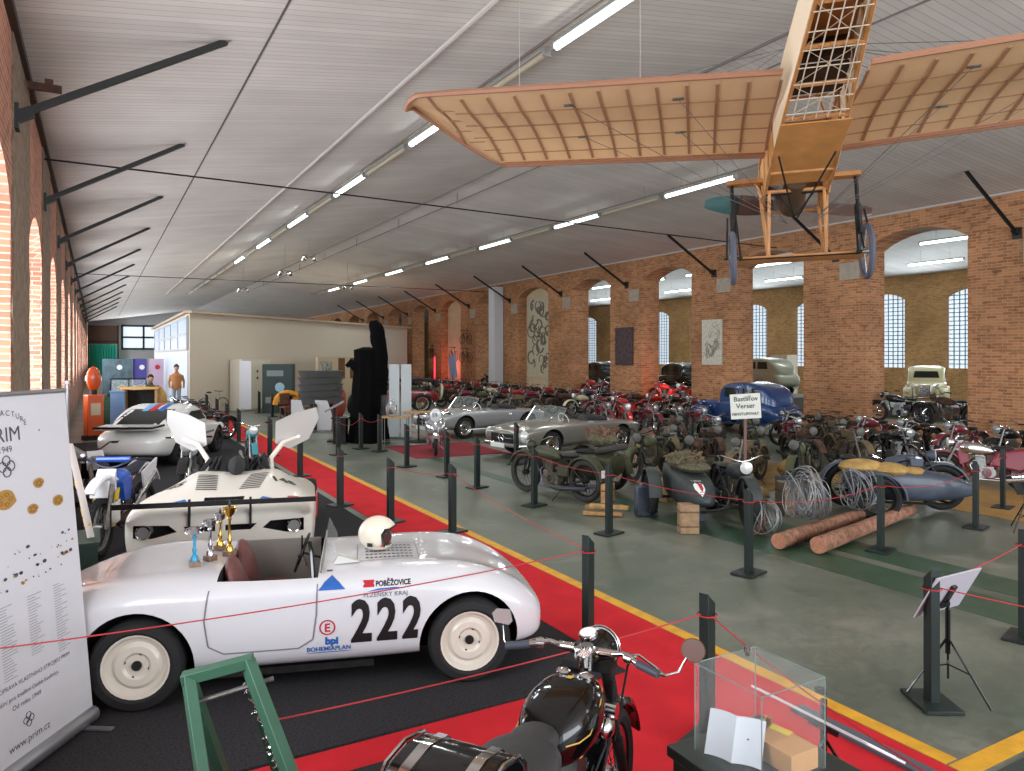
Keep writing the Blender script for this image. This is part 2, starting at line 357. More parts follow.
# partition room standing obliquely in the hall
M_PART = mat('cream_partition', (206, 194, 176), .8)
P0 = Vector((3.4, 33.7)); P1 = Vector((17.8, 45.8)); dd = (P1-P0).normalized(); L_ = (P1-P0).length
pa = math.atan2(dd.y, dd.x)
mb = MB(); mb.prism([(P0.x, P0.y), (P1.x, P1.y), (P1.x, P1.y+22), (P0.x, P0.y+22)], 0, 4.26, 'xy')
struct(mb.build('wall_partition', [M_PART]))
mb = MB(); q = P0-dd*.1-Vector((-dd.y, dd.x))*.12
mb.box((0, 0, 0), (.1, .1, .1))
mb = MB(); c = (P0+P1)/2; mb.box((c.x, c.y, 4.3), (L_+.3, .5, .1), E(z=pa)); mb.box((P0.x-.05, P0.y+11, 4.3), (.3, 22, .1))
struct(mb.build('trim_5', mat('wood_capping', (182, 160, 134), .7)))
# glazed left flank of the partition room
w = thing('window_30', None, None); w['kind'] = 'structure'
mb = MB()
for j in range(6): mb.box((P0.x-.06, P0.y+.4+j*4, 3.4), (.08, .12, 1.4))
for z in (2.75, 3.4, 4.1): mb.box((P0.x-.06, P0.y+10.4, z), (.08, 20, .1))
mb.build('window_frame', mat('grey_white_frame', (168, 174, 180), .5), w)
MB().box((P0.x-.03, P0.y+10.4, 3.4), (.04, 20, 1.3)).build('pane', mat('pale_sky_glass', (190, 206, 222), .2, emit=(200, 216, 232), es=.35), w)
MB().box((P0.x-.03, P0.y+10.4, 1.35), (.05, 20, 2.6)).build('wall_panel', mat('pale_blue_white_panel', (200, 208, 218), .6), w)
# door-like white panel set in the partition
# ------------------------------------------------ floor coverings and paint
def slab(name, x0, x1, y0, y1, z0, z1, m): return MB().box(((x0+x1)/2, (y0+y1)/2, (z0+z1)/2), (x1-x0, y1-y0, z1-z0)).build(name, m)
M_RED = mat('red_carpet_fibre', (196, 40, 48), .95, var=.08, scale=3, spec=.15)
M_GREY = mat('charcoal_carpet_fibre', (50, 49, 51), .95, var=.3, scale=60, spec=.15)
tag(slab('red_carpet', 3.59, 4.42, 4.56, 33, 0, .008, M_RED), 'long red carpet runner down the hall beside the yellow line', 'carpet')
tag(slab('red_carpet', -.6, 4.42, .6, 4.555, 0, .008, M_RED), 'wide red carpet patch under the black motorcycle and glass case', 'carpet')
tag(slab('grey_mat', -.8, 3.57, 4.57, 9.2, 0, .018, M_GREY), 'charcoal mat under the white race car numbered 222', 'mat')
tag(slab('grey_mat', -.8, 3.45, 9.3, 24, 0, .014, M_GREY), 'charcoal mat under the rear white cars and blue dirt bike', 'mat')
tag(slab('grey_mat', -.6, 1.9, 1.2, 4.25, .009, .02, M_GREY), 'charcoal mat under the green frame by the black motorcycle', 'mat')
M_YEL = mat('yellow_floor_paint', (214, 158, 36), .6, var=.12, scale=6)
struct(slab('trim_6', 4.44, 4.56, 2.6, 33, 0, .004, M_YEL)); struct(slab('trim_7', 4.44, 12, 2.45, 2.58, 0, .004, M_YEL))
M_GRN = mat('green_floor_paint', (38, 68, 48), .4, var=.2, scale=3, rgb2=(54, 80, 60), det=8)
struct(slab('trim_8', 7.28, 7.95, -2, 12, 0, .003, M_GRN)); struct(slab('trim_9', 8.15, 8.75, -2, 8, 0, .003, M_GRN))
struct(slab('trim_10', 6.9, 7.2, 12, 26, 0, .003, M_GRN))
tag(slab('dark_mat', 4.6, 12, -1, 2.4, 0, .01, mat('dark_green_mat', (52, 60, 54), .8)), 'dark green floor mat beyond the yellow cross line', 'mat')
tag(MB().box((7.9, 17.7, .006), (2.4, 2.6, .012), E(z=-.05)).build('red_carpet', mat('crimson_carpet', (132, 26, 38), .95)), 'crimson carpet under the silver convertible cars', 'carpet')
tag(slab('tan_mat', 11.9, 14.6, 5.2, 8.4, 0, .01, mat('amber_board_floor', (156, 118, 60), .6, var=.15, scale=3)), 'amber wooden board under the grey sidecar motorcycle', 'mat')
tag(slab('tan_mat', 10.4, 13.5, 9.4, 14, 0, .008, mat('sandy_ground_sheet', (150, 122, 72), .9, var=.2, scale=3)), 'sandy ground sheet under the rows of dusty army motorcycles', 'mat')
# ------------------------------------------------ roof struts
M_STR = mat('black_steel_section', (26, 28, 28), .5)
def strut(side):
    s = thing('roof_strut', '', 'strut')
    if side < 0: A = Vector((XL+.04, 0, 5.3)); B = Vector((1.54, 0, 6.67))
    else: A = Vector((XR-.04, 0, 5.72)); B = Vector((19.0, 0, 7.08))
    d = (B-A).normalized(); a = -math.atan2(d.z, d.x) if side < 0 else -math.atan2(d.z, d.x)
    mb = MB(); c = (A+B)/2; L = (B-A).length; R = E(y=a)
    mb.box(c, (L, .10, .025), R); up = Vector((-d.z, 0, d.x)); mb.box(c+up*.035, (L, .02, .07), R)
    mb.build('strut_beam', M_STR, s)
    mb = MB(); mb.box((A.x, 0, A.z), (.05, .22, .3)); mb.box(A+d*.08, (.2, .14, .12), R); mb.build('wall_plate', M_STR, s)
    return s
sl = strut(-1); sr = strut(1)
ordn = ['nearest', 'second', 'third', 'fourth', 'fifth', 'sixth', 'seventh', 'eighth', 'ninth', 'tenth', 'eleventh', 'twelfth', 'thirteenth', 'fourteenth', 'fifteenth', 'sixteenth', 'seventeenth', 'eighteenth', 'nineteenth', 'twentieth']
def nth(k): return ordn[k] if k < 20 else '%dth' % (k+1)
for k in range(12):
    o = sl if k == 0 else copy_tree(sl); o.location = (0, 10.6+5.55*k, 0); tag(o, '%s black steel strut from the front along the left brick wall' % nth(k), group='left wall struts')
for k in range(11):
    o = sr if k == 0 else copy_tree(sr); o.location = (0, 10.6+5.55*k, 0); tag(o, '%s black steel strut from the front along the right brick wall' % nth(k), group='right wall struts')
tag(MB().box((XL+.25, 11.95, 6.12), (.4, .06, .10)).box((XL+.3, 11.95, 6.2), (.1, .05, .08)).build('rusty_bracket', mat('rusty_iron', (84, 56, 44), .9, var=.3)), 'short rusty iron bracket under the eaves on the left wall', 'bracket')
# ------------------------------------------------ fluorescent lamps
M_TUBE = mat('lit_fluorescent_tube', (255, 255, 255), .3, emit=(238, 255, 250), es=5.5)
M_OFF = mat('unlit_fluorescent_diffuser', (176, 164, 140), .4)
M_LAMPB = mat('lamp_body', (150, 150, 144), .5)
def lamp(lit):
    t = thing('fluorescent_lamp', '', 'lamp')
    MB().box((0, 0, .07), (.1, 2.7, .05)).build('lamp_body', M_LAMPB, t)
    mb = MB(); mb.cyl((0, -1.33, 0), (0, 1.33, 0), .055, n=10); mb.build('fluorescent_tube' if lit else 'diffuser', M_TUBE if lit else M_OFF, t)
    mb = MB()
    for s in (-1, 1): mb.box((0, s*1.34, .01), (.13, .05, .12)); mb.cyl((0, s*.7, .09), (0, s*.7, .8), .006, n=4)
    mb.build('end_cap', M_LAMPB, t)
    return t
lit = lamp(True); off = lamp(False); first = [True, True]
def place_lamp(x, y, z, on, label, g, light=True):
    i = 0 if on else 1; p = (lit, off)[i]
    o = p if first[i] else copy_tree(p); first[i] = False
    o.location = (x, y, z); tag(o, label, group=g)
    if on and light:
        area('lamp_light', (x, y, z-.08), (0, 0, -1), .12, 2.6, 95, (.93, 1, .97))
for k in range(9):
    place_lamp(6.0, 8.0+5.88*k, 7.08, k < 6, '%s %s fluorescent lamp from the front, left lamp row' % (nth(k), 'lit' if k < 6 else 'unlit'), 'left row of lamps')
    place_lamp(6.0, 10.95+5.88*k, 7.08, False, '%s dull beige fluorescent lamp between lit ones, left row' % nth(k), 'dull lamps of the left row')
for k in range(7):
    place_lamp(14.4, 15.2+5.95*k, 7.08, True, '%s lit fluorescent lamp from the front, right lamp row' % nth(k), 'right row of lamps')
    place_lamp(14.4, 18.2+5.95*k, 7.08, False, '%s dull beige fluorescent lamp between lit ones, right row' % nth(k), 'dull lamps of the right row')
for i, x in enumerate((28.5, 34.7)):
    for k in range(9):
        place_lamp(x, 11.9+4.45*k, 6.9, True, '%s lit lamp from the front in the %s row of the far nave' % (nth(k), ('near', 'farther')[i]), 'lamps beyond the arches', light=(k % 2 == 0))
M_RAIL = mat('galvanised_rail', (120, 110, 100), .6)
mb = MB()
for x in (5.9, 14.3): mb.box((x, 32, 7.2), (.03, 50, .04))
tag(mb.build('lamp_rail', M_RAIL), 'thin carrier rails running along both rows of fluorescent lamps', 'rail')
tag(MB().cyl((4.45, 4, 7.0), (4.45, 60, 7.0), .035, n=6).build('white_pipe', mat('white_pipe_paint', (205, 196, 190), .6)), 'white pipe running under the boarded ceiling left of the lamps', 'pipe')
mb = MB(); mb.cyl((9.9, 4, 7.75), (9.9, 60, 7.75), .03, n=6); mb.cyl((10.6, 4, 7.65), (10.6, 60, 7.65), .02, n=5)
for k in range(10): mb.cyl((10.6, 6+5.55*k, 7.95), (10.6, 6+5.55*k, 7.6), .02, n=5)
tag(mb.build('cable_run', mat('grey_cable', (120, 114, 110), .6)), 'grey cable run hanging under the ridge of the ceiling', 'cable')
mb = MB(); mb.tube([(XL, 16.2, 6.1), (5, 16.8, 6.18), (12, 17.6, 6.25), (XR, 18.6, 6.35)], .018, 5); tag(mb.build('tie_cable', m_iron), 'long dark steel tie cable crossing the hall nearest the front', 'cable')
mb = MB(); mb.tube([(XL, 38, 6.1), (8, 38.6, 6.2), (XR, 40, 6.35)], .018, 5); tag(mb.build('tie_cable', m_iron), 'thin dark tie cable crossing the hall above the partition room', 'cable')
def spot(x, y, z, label):
    zc = 8.0-abs(x-10.27)*.14-z
    t = thing('spotlight', label, 'spotlight', (x, y, z), group='hanging spotlights')
    MB().cyl((0, 0, .1), (0, 0, zc), .012, n=5).box((0, 0, .1), (.5, .04, .04)).build('stem', M_LAMPB, t)
    mb = MB()
    for s in (-1, 1): mb.lathe([(.05, .12), (.14, 0), (.16, -.06)], (s*.22, 0, 0), (s*.4, -.6, .6), n=10)
    mb.build('reflector', m_chrome, t)
    mb = MB()
    for s in (-1, 1): mb.ell((s*.24, .02, -.02), (.09, .09, .09), 8, 6)
    mb.build('bulb', mat('lit_bulb', (255, 255, 255), .3, emit=(255, 252, 240), es=9), t)
spot(7.6, 35, 6.3, 'twin spotlight hanging at mid hall right of the left lamp row'); spot(7.4, 45, 6.3, 'twin spotlight hanging farthest down the hall'); spot(12.2, 40.5, 6.3, 'twin spotlight hanging near the right lamp row'); spot(8.2, 33, 6.8, 'small spotlight hanging highest under the ridge')
struct(MB().box((2.05, 47, 6.775), (.025, 90, .012)).build('trim_11', mat('dark_ceiling_joint', (96, 90, 86), .8)))
# ================================================================== CARS
def wheel_part(name, par, c, R, w, side, m_rim, rimR=None, spokes=0, holes=4, m_tyre=None, hub=None, axis=(0, 1, 0), cap_m=None):
    """tyre (part) with rim (sub-part); side = which way the outer face looks along the axis"""
    c = Vector(c); ax = Vector(axis).normalized()*side; rr = rimR or R*.68
    r2 = (R-rr)/2+.008; mb = MB()
    pr = [(rr*.97, -w/2*.8), (rr+.02, -w/2), (R-.02, -w/2*.92), (R, -w/2*.6), (R, w/2*.6), (R-.02, w/2*.92), (rr+.02, w/2), (rr*.97, w/2*.8)]
    a = ax.orthogonal().normalized(); b = ax.cross(a); rings = []
    for i in range(32):
        t = 2*PI*i/32; d = a*math.cos(t)+b*math.sin(t); rings.append([c+d*r+ax*h for r, h in pr])
    mb.skin(rings, loop=True); t = mb.build(name, m_tyre or m_rub, par)
    mb = MB(); rim = [(rr*1.0, w/2*.86), (rr*.93, w/2*.8), (rr*.86, w/2*.45), (rr*.74, w/2*.35), (rr*.62, w/2*.62), (rr*.42, w/2*.6), (rr*.34, w/2*.42), (.001, w/2*.42)]
    if spokes:
        rim = [(rr*1.0, w/2*.8), (rr*.92, w/2*.7), (rr*.92, -w/2*.5)]
        rings = [[c+(a*math.cos(2*PI*i/32)+b*math.sin(2*PI*i/32))*r+ax*h for i in range(32)] for r, h in rim]
        mb.skin(rings, cap=False)
        for i in range(spokes):
            an = 2*PI*i/spokes; d = a*math.cos(an)+b*math.sin(an); e = a*math.cos(an+.5)+b*math.sin(an+.5)
            mb.cyl(c+d*rr*.93, c+e*.04+ax*w*.3, .004, n=3, cap=False)
        mb.cyl(c-ax*w*.3, c+ax*w*.5, .035, n=10)
    else:
        rings = [[c+(a*math.cos(2*PI*i/32)+b*math.sin(2*PI*i/32))*max(r, .001)+ax*h for i in range(32)] for r, h in rim]
        mb.skin(rings, cap=False)
    rm = mb.build('rim', m_rim, t)
    if not spokes:
        mb = MB()
        for i in range(holes):
            an = 2*PI*(i+.3)/holes; d = a*math.cos(an)+b*math.sin(an); mb.cyl(c+d*rr*.38+ax*w*.2, c+d*rr*.38+ax*(w*.25), rr*.05, n=6)
        mb.cyl(c+ax*w*.18, c+ax*w*.3, rr*.15, n=12)
        mb.build('hub_nut', cap_m or m_iron, t)
    return t
def ring_pts(w, zb, zs, zt, pw=.75, qw=.9, nt=7, tuck=.9, side=(.35, .7)):
    """right half (y<0 .. mirrored) of a car body section"""
    h = [(0, zb), (w*.55, zb), (w*tuck*.97, zb+.015), (w*(tuck*.35+.65), zb+(zs-zb)*side[0]), (w, zb+(zs-zb)*side[1]), (w*.995, zs)]
    for i in range(1, nt+1):
        a = PI/2*i/nt; h.append((w*.995*max(0, math.cos(a))**pw, zs+(zt-zs)*math.sin(a)**qw))
    h[-1] = (0, zt)
    L = [(-y, z) for y, z in h[1:-1]]
    return h+L[::-1]
def body_loft(stations, name, mats, par, bump=None, sub=2, **kw):
    mb = MB(); rings = []
    for st in stations:
        x, w, zb, zs, zt = st[:5]
        r = [Vector((x, y, z)) for y, z in ring_pts(w, zb, zs, zt, **kw)]
        if bump: r = [Vector((p.x, p.y, p.z+bump(p))) for p in r]
        rings.append(r)
    mb.skin(rings)
    o = mb.build(name, mats, par, sub=sub, ang=60); return o
def cutter(kind, *a, **k):
    mb = MB(); mb.mi = 1
    if kind == 'cyl': mb.cyl(*a, **k)
    elif kind == 'box': mb.box(*a, **k)
    elif kind == 'prism': mb.prism(*a, **k)
    o = mb.build('cut', [m_white, m_dark], None, flat=True); return o
def bvh_of(o):
    me = o.data; return BVHTree.FromPolygons([v.co.copy() for v in me.vertices], [tuple(p.vertices) for p in me.polygons])
def decal(mb, bvh, name, m, par, cx, cz, side=-1, off=.004, top=False, rot=0, grow=3.0, axis='y'):
    """stick flat lettering (x right, y up) onto a body surface by dropping it along the side (or from above)"""
    ca, sa = math.cos(rot), math.sin(rot); out = []
    bmx = bmesh.new(); me = bpy.data.meshes.new('t'); me.from_pydata(mb.v, [], mb.f); bmx.from_mesh(me)
    bmesh.ops.triangulate(bmx, faces=bmx.faces); 
    for _ in range(3):
        ed = [e for e in bmx.edges if e.calc_length() > .05]
        if not ed: break
        bmesh.ops.subdivide_edges(bmx, edges=ed, cuts=1); bmesh.ops.triangulate(bmx, faces=bmx.faces)
    for v in bmx.verts:
        x, y = v.co.x*ca-v.co.y*sa, v.co.x*sa+v.co.y*ca
        if top: o = Vector((cx+x, cz+y, 3)); d = Vector((0, 0, -1))
        elif axis == 'y': o = Vector((cx+(x if side < 0 else -x), side*3, cz+y)); d = Vector((0, -side, 0))
        else: o = Vector((side*5, cx+(x if side > 0 else -x), cz+y)); d = Vector((-side, 0, 0))
        h = bvh.ray_cast(o, d)
        v.co = (h[0]-d*off) if h[0] is not None else o+d*2.4
    bmx.to_mesh(me); bmx.free(); me.materials.append(m)
    ob = bpy.data.objects.new(name, me); COL.objects.link(ob); ob.parent = par; return ob
def poly_mb(pts): return MB().add([(x, y, 0) for x, y in pts], [tuple(range(len(pts)))])
def ring_mb(r0, r1, n=28):
    mb = MB(); vs = [(r*math.cos(2*PI*i/n), r*math.sin(2*PI*i/n), 0) for r in (r0, r1) for i in range(n)]
    return mb.add(vs, [(i, (i+1) % n, n+(i+1) % n, n+i) for i in range(n)])
m_dblack = mat('black_lettering', (22, 20, 22), .5); m_dred = mat('red_lettering', (176, 34, 48), .5); m_dblue = mat('blue_lettering', (36, 92, 168), .5); m_dgrey = mat('grey_lettering', (96, 100, 108), .5)
# ---------------------------------------------------------------- the white race car 222
def car222():
    t = thing('vintage_race_car', 'white open vintage race car with black number 222 on its side', 'car', (0.23+.68*.301, 5.65+.68*.954, .018), math.radians(-17.5))
    S = [(-1.02, .30, .42, .46, .50), (-.98, .42, .36, .47, .56), (-.80, .56, .28, .54, .68), (-.5, .66, .23, .62, .80), (-.2, .70, .2, .68, .86), (.15, .72, .2, .72, .875), (.5, .72, .19, .735, .87),
         (.9, .72, .19, .74, .865), (1.3, .72, .19, .74, .87), (1.6, .72, .19, .73, .88), (1.95, .72, .2, .71, .87), (2.25, .715, .2, .67, .84), (2.5, .69, .2, .6, .78), (2.72, .63, .2, .5, .68), (2.86, .54, .22, .43, .57), (2.94, .38, .27, .39, .46)]
    def bump(p):
        b = 0
        if p.z > .5:
            b += .06*math.exp(-((p.x-2.35)/.42)**2-((abs(p.y)-.52)/.16)**2)+.05*math.exp(-((p.x+.05)/.5)**2-((abs(p.y)-.52)/.18)**2)
            b -= .04*math.exp(-((p.x-2.5)/.35)**2-((abs(p.y)-.22)/.14)**2)
        return b
    b = body_loft(S, 'body', [m_white, m_dark], t, bump, pw=.55, qw=1.05, tuck=.93); bake(b)
    cs = []
    for x in (0.0, 2.3):
        for s in (-1, 1): cs.append(cutter('cyl', (x, s*.42, .31), (x, s*1.0, .31), .375, n=40))
    cs.append(cutter('prism', [(.48, 1.2), (.54, .45), (1.16, .45), (1.24, 1.2)], -.60, .56))
    cut(b, cs)
    bv = bvh_of(b)
    M_RIM = mat('cream_wheel_paint', (206, 198, 184), .4, coat=.3)
    for nm, x in (('rear_wheel', 0), ('front_wheel', 2.3)):
        for s in (-1, 1): wheel_part(nm, t, (x, s*.61, .31), .31, .17, s, M_RIM, .22, holes=4)
    # door outline, bonnet panel with louvres, centre cap on the tail
    mk = mat('panel_gap', (120, 116, 118), .6)
    def outline(pts, wd, name, m, **k):
        mb = MB(); n = len(pts)
        for i in range(n-1):
            a = Vector(pts[i]); c = Vector(pts[i+1]); d = (c-a).normalized(); nn = Vector((-d.y, d.x))*wd/2
            mb.add([(*(a+nn), 0), (*(a-nn), 0), (*(c-nn), 0), (*(c+nn), 0)], [(0, 1, 2, 3)])
        return decal(mb, bv, name, m, t, 0, 0, **k)
    dr = [(x-.13, z) for x, z in ((.60, .80), (.575, .6), (.60, .42), (.70, .36), (1.2, .36), (1.30, .42), (1.325, .6), (1.33, .80))]
    outline(dr, .010, 'door', mk)
    outline([(1.48, -.38), (1.95, -.38), (1.95, .1), (1.48, .1), (1.48, -.38)], .008, 'bonnet_panel', mk, top=True)
    mb = MB()
    for j in range(5):
        for i in range(11):
            x, y = 1.54+i*.034, -.33+j*.085; mb.add([(x, y, 0), (x+.022, y, 0), (x+.026, y+.026, 0), (x+.004, y+.026, 0)], [(0, 1, 2, 3)])
    decal(mb, bv, 'louvre', m_dblack, t, 0, 0, top=True)
    mb = MB()
    for i in range(5):
        a = 2*PI*i/5; mb.add([(0, 0, 0), (.03*math.cos(a-.3), .03*math.sin(a-.3), 0), (.09*math.cos(a), .09*math.sin(a), 0), (.03*math.cos(a+.3), .03*math.sin(a+.3), 0)], [(0, 1, 2, 3)])
    decal(mb, bv, 'fuel_cap', mat('grey_metal_cap', (110, 112, 114), .4, .6), t, -.52, -.12, top=True)
    outline([(-1.0, -.12), (-.2, -.12)], .006, 'tail_seam', mk, top=True)
    # lettering
    tm = text_mb('222', .42, bold=.014, sx=.70, spacing=1.24); decal(tm, bv, 'race_number', m_dblack, t, 1.69, .385)
    decal(ring_mb(.046, .056), bv, 'emblem_ring', m_dred, t, 1.27, .50); decal(text_mb('E', .085, bold=.002), bv, 'emblem_letter', m_dred, t, 1.27, .47)
    decal(text_mb('bpi', .075, bold=.004), bv, 'sponsor_lettering', m_dblue, t, 1.30, .375)
    decal(text_mb('BOHEMIAPLAN', .048, bold=.001, sx=.95), bv, 'sponsor_lettering', m_dblue, t, 1.28, .325)
    decal(poly_mb([(-.17, 0), (.17, 0), (.1, .006), (-.1, .006)]), bv, 'sponsor_line', m_dblue, t, 1.28, .31)
    decal(poly_mb([(-.04, 0), (.04, 0), (.04, .04), (-.04, .04)]), bv, 'sponsor_badge', m_dred, t, 1.56, .765)
    decal(text_mb('POBĚŽOVICE', .042, bold=.0015), bv, 'sponsor_lettering', m_dblack, t, 1.735, .768)
    decal(poly_mb([(-.14, 0), (-.05, .02), (.08, .022), (.14, .012), (.05, .012), (-.05, .008)]), bv, 'sponsor_line', m_dblue, t, 1.68, .735)
    decal(text_mb('PLZEŇSKÝ KRAJ', .045), bv, 'sponsor_lettering', m_dgrey, t, 1.68, .698)
    decal(poly_mb([(-.095, 0), (.095, 0), (.05, .04), (0, .07), (-.05, .045)]), bv, 'blue_emblem', m_dblue, t, 1.30, .765, off=.009)
    n_before = set(t.children)
    # cockpit
    m_lth = mat('oxblood_leather', (104, 62, 58), .55, var=.15, scale=10); m_tub = mat('grey_primer_panel', (128, 122, 114), .7)
    MB().box((.97, -.02, .47), (.62, 1.14, .02)).box((.97, .54, .66), (.64, .02, .38)).build('cockpit_floor', m_tub, t)
    for y in (-.26, .24):
        mb = MB(); mb.ell((.92, y, .52), (.24, .19, .07), 14, 8); mb.ell((.72, y, .70), (.075, .20, .24), 14, 10, E(y=-.25)); mb.build('seat', m_lth, t)
    mb = MB(); mb.torus((1.15, .24, .80), (-.9, 0, .35), .16, .012, 20, 6); mb.cyl((1.15, .24, .80), (1.34, .24, .74), .012, n=6)
    for a in range(3): mb.cyl((1.15, .24, .80), (1.15+.05*math.sin(a*2.1), .24+.16*math.cos(a*2.1+1.57), .80+.14*math.sin(a*2.1+1.57)), .008, n=5)
    mb.build('steering_wheel', m_black, t)
    mb = MB(); mb.box((1.40, .0, .80), (.04, 1.05, .1)); mb.build('dashboard', mat('dark_dash', (60, 56, 54), .6), t)
    mb = MB(); mb.tube([(1.34, -.58, .86), (1.34, .55, .9)], .008, 6); mb.build('cockpit_trim', m_steel, t)
    ws = MB(); ws.prism([(1.42, .88), (1.36, 1.02), (1.365, 1.02), (1.43, .88)], -.2, .52); ws.build('windscreen', m_glass, t)
    mb = MB(); mb.tube([(1.30, -.56, .62), (1.27, -.5, .98), (1.25, -.42, 1.04)], .016, 6); mb.build('roll_strap', m_black, t)
    MB().prism([(1.42, .865), (1.62, .875), (1.46, .93)], -.42, -.36).build('air_scoop', mat('pale_perspex', (196, 196, 190), .2), t)
    for ch in set(t.children)-n_before: ch.location.x = -.12
    for s in (-1, 1):
        mb = MB(); mb.lathe([(.085, 0), (.09, .02), (.075, .05), (.04, .07), (0, .075)], (2.80, s*.44, .43), (.86, s*.30, -.1), 20); mb.build('headlamp', m_lens, t)
    MB().box((2.925, 0, .33), (.05, .5, .1)).build('grille', m_dark, t)
    MB().box((-1.0, 0, .36), (.05, .6, .04)).build('rear_bumper', m_chrome, t)
    mb = MB(); mb.box((.9, 0, .16), (1.4, 1.1, .05)); mb.box((0, 0, .29), (.08, 1.1, .08)); mb.box((2.3, 0, .29), (.08, 1.1, .08)); mb.build('chassis', m_iron, t)
    return t, b
C222, B222 = car222()
def on222(x, y): # world point on the deck of the race car
    bv = bvh_of(B222); h = bv.ray_cast(Vector((x, y, 3)), Vector((0, 0, -1)))[0] or Vector((x, y, .87))
    return (Matrix.Translation(C222.location) @ Matrix.Rotation(C222.rotation_euler.z, 4, 'Z')) @ h
# helmet
def helmet():
    p = on222(1.64, -.10)
    t = thing('crash_helmet', 'old white open face crash helmet resting on the race car bonnet', 'helmet', p, math.radians(-17.5))
    mb = MB(); mb.ell((0, 0, .135), (.155, .125, .14), 28, 18)
    o = mb.build('shell', mat('ivory_shell', (226, 216, 196), .2, coat=.5), t)
    c1 = cutter('prism', [(.03, .05), (.02, .15), (.05, .19), (.3, .19), (.3, .05)], -.3, .3); c2 = cutter('box', (0, 0, -.02), (.5, .5, .06)); c3 = MB(); c3.mi = 1; c3.ell((0, 0, .125), (.138, .108, .122), 24, 14); c3 = c3.build('cut', [m_white, m_dark])
    cut(o, [c1, c2, c3]); o.data.materials[0] = mat('ivory_shell', (0, 0, 0)); o.data.materials.append(m_dark) if len(o.data.materials) < 2 else None
    MB().tube([(.045, -.12, .05), (.03, -.125, .15), (.10, -.1, .19), (.145, 0, .195), (.10, .1, .19), (.03, .125, .15), (.045, .12, .05)], .009, 6).build('edge_trim', m_black, t)
    mb = MB(); mb.ell((.0, 0, .10), (.11, .1, .09), 14, 10); mb.build('liner', mat('dark_red_liner', (70, 28, 30), .8), t)
    for i, (a, z, s) in enumerate(((-2.0, .07, .02), (-1.35, .06, .012), (-1.2, .16, .008))):
        x, y = .158*math.cos(a), .128*math.sin(a); MB().box((x*.985, y*.985, z), (s*2.2, .004, s*1.4), E(z=a+PI/2)).build('sticker', (m_dblack, m_dred, m_dblue)[i], t)
    return t
helmet()
# trophies on the tail
def trophy(x, y, h, label, m_cup, m_mid, m_base, wings=False):
    p = on222(x, y); t = thing('trophy_cup', label, 'trophy', p, random.random(), group='trophies on the race car tail')
    MB().box((0, 0, .02), (.075, .075, .04)).build('plinth', m_base, t, bevel=.003)
    mb = MB(); mb.lathe([(.03, .04), (.026, .07), (.012, .09), (.018, .12), (.01, .14), (.01, h*.62), (.02, h*.66), (.008, h*.7)], n=12); mb.build('stem', m_mid, t)
    mb = MB(); mb.lathe([(.01, h*.68), (.035, h*.74), (.045, h*.84), (.05, h*.86), (.045, h*.85), (.03, h*.75), (0, h*.72)], n=16, cap=False); mb.build('cup', m_cup, t)
    mb = MB()
    for s in (-1, 1): mb.torus((s*.048, 0, h*.8), (0, 1, 0), .02, .004, 12, 5)
    mb.build('handle', m_cup, t)
    if wings: MB().lathe([(.0, h*.84), (.012, h*.9), (.004, h*.97), (0, h)], n=8).build('figure', mat('dark_bronze', (70, 62, 60), .4, .8), t)
m_sil = mat('silver_plate', (190, 192, 198), .22, 1); m_gold = mat('gold_plate', (214, 170, 80), .25, 1); m_mar = mat('brown_marble', (120, 96, 78), .3, var=.3, scale=40); m_tq = mat('turquoise_enamel', (40, 140, 176), .3)
trophy(.30, -.30, .33, 'front trophy with pale cup and turquoise stem on the race car tail', m_sil, m_tq, m_mar)
trophy(.38, -.14, .36, 'silver trophy cup behind the turquoise one on the race car tail', m_sil, m_sil, m_mar)
trophy(.50, -.02, .44, 'tallest trophy with gold cup and gold stem on the race car tail', m_gold, m_gold, m_mar, True)
trophy(.40, .16, .34, 'silver trophy with dark rim farthest back on the race car tail', m_sil, m_gold, m_mar, True)
trophy(.56, .10, .26, 'small silver trophy nearest the cockpit on the race car tail', m_sil, m_sil, m_mar)
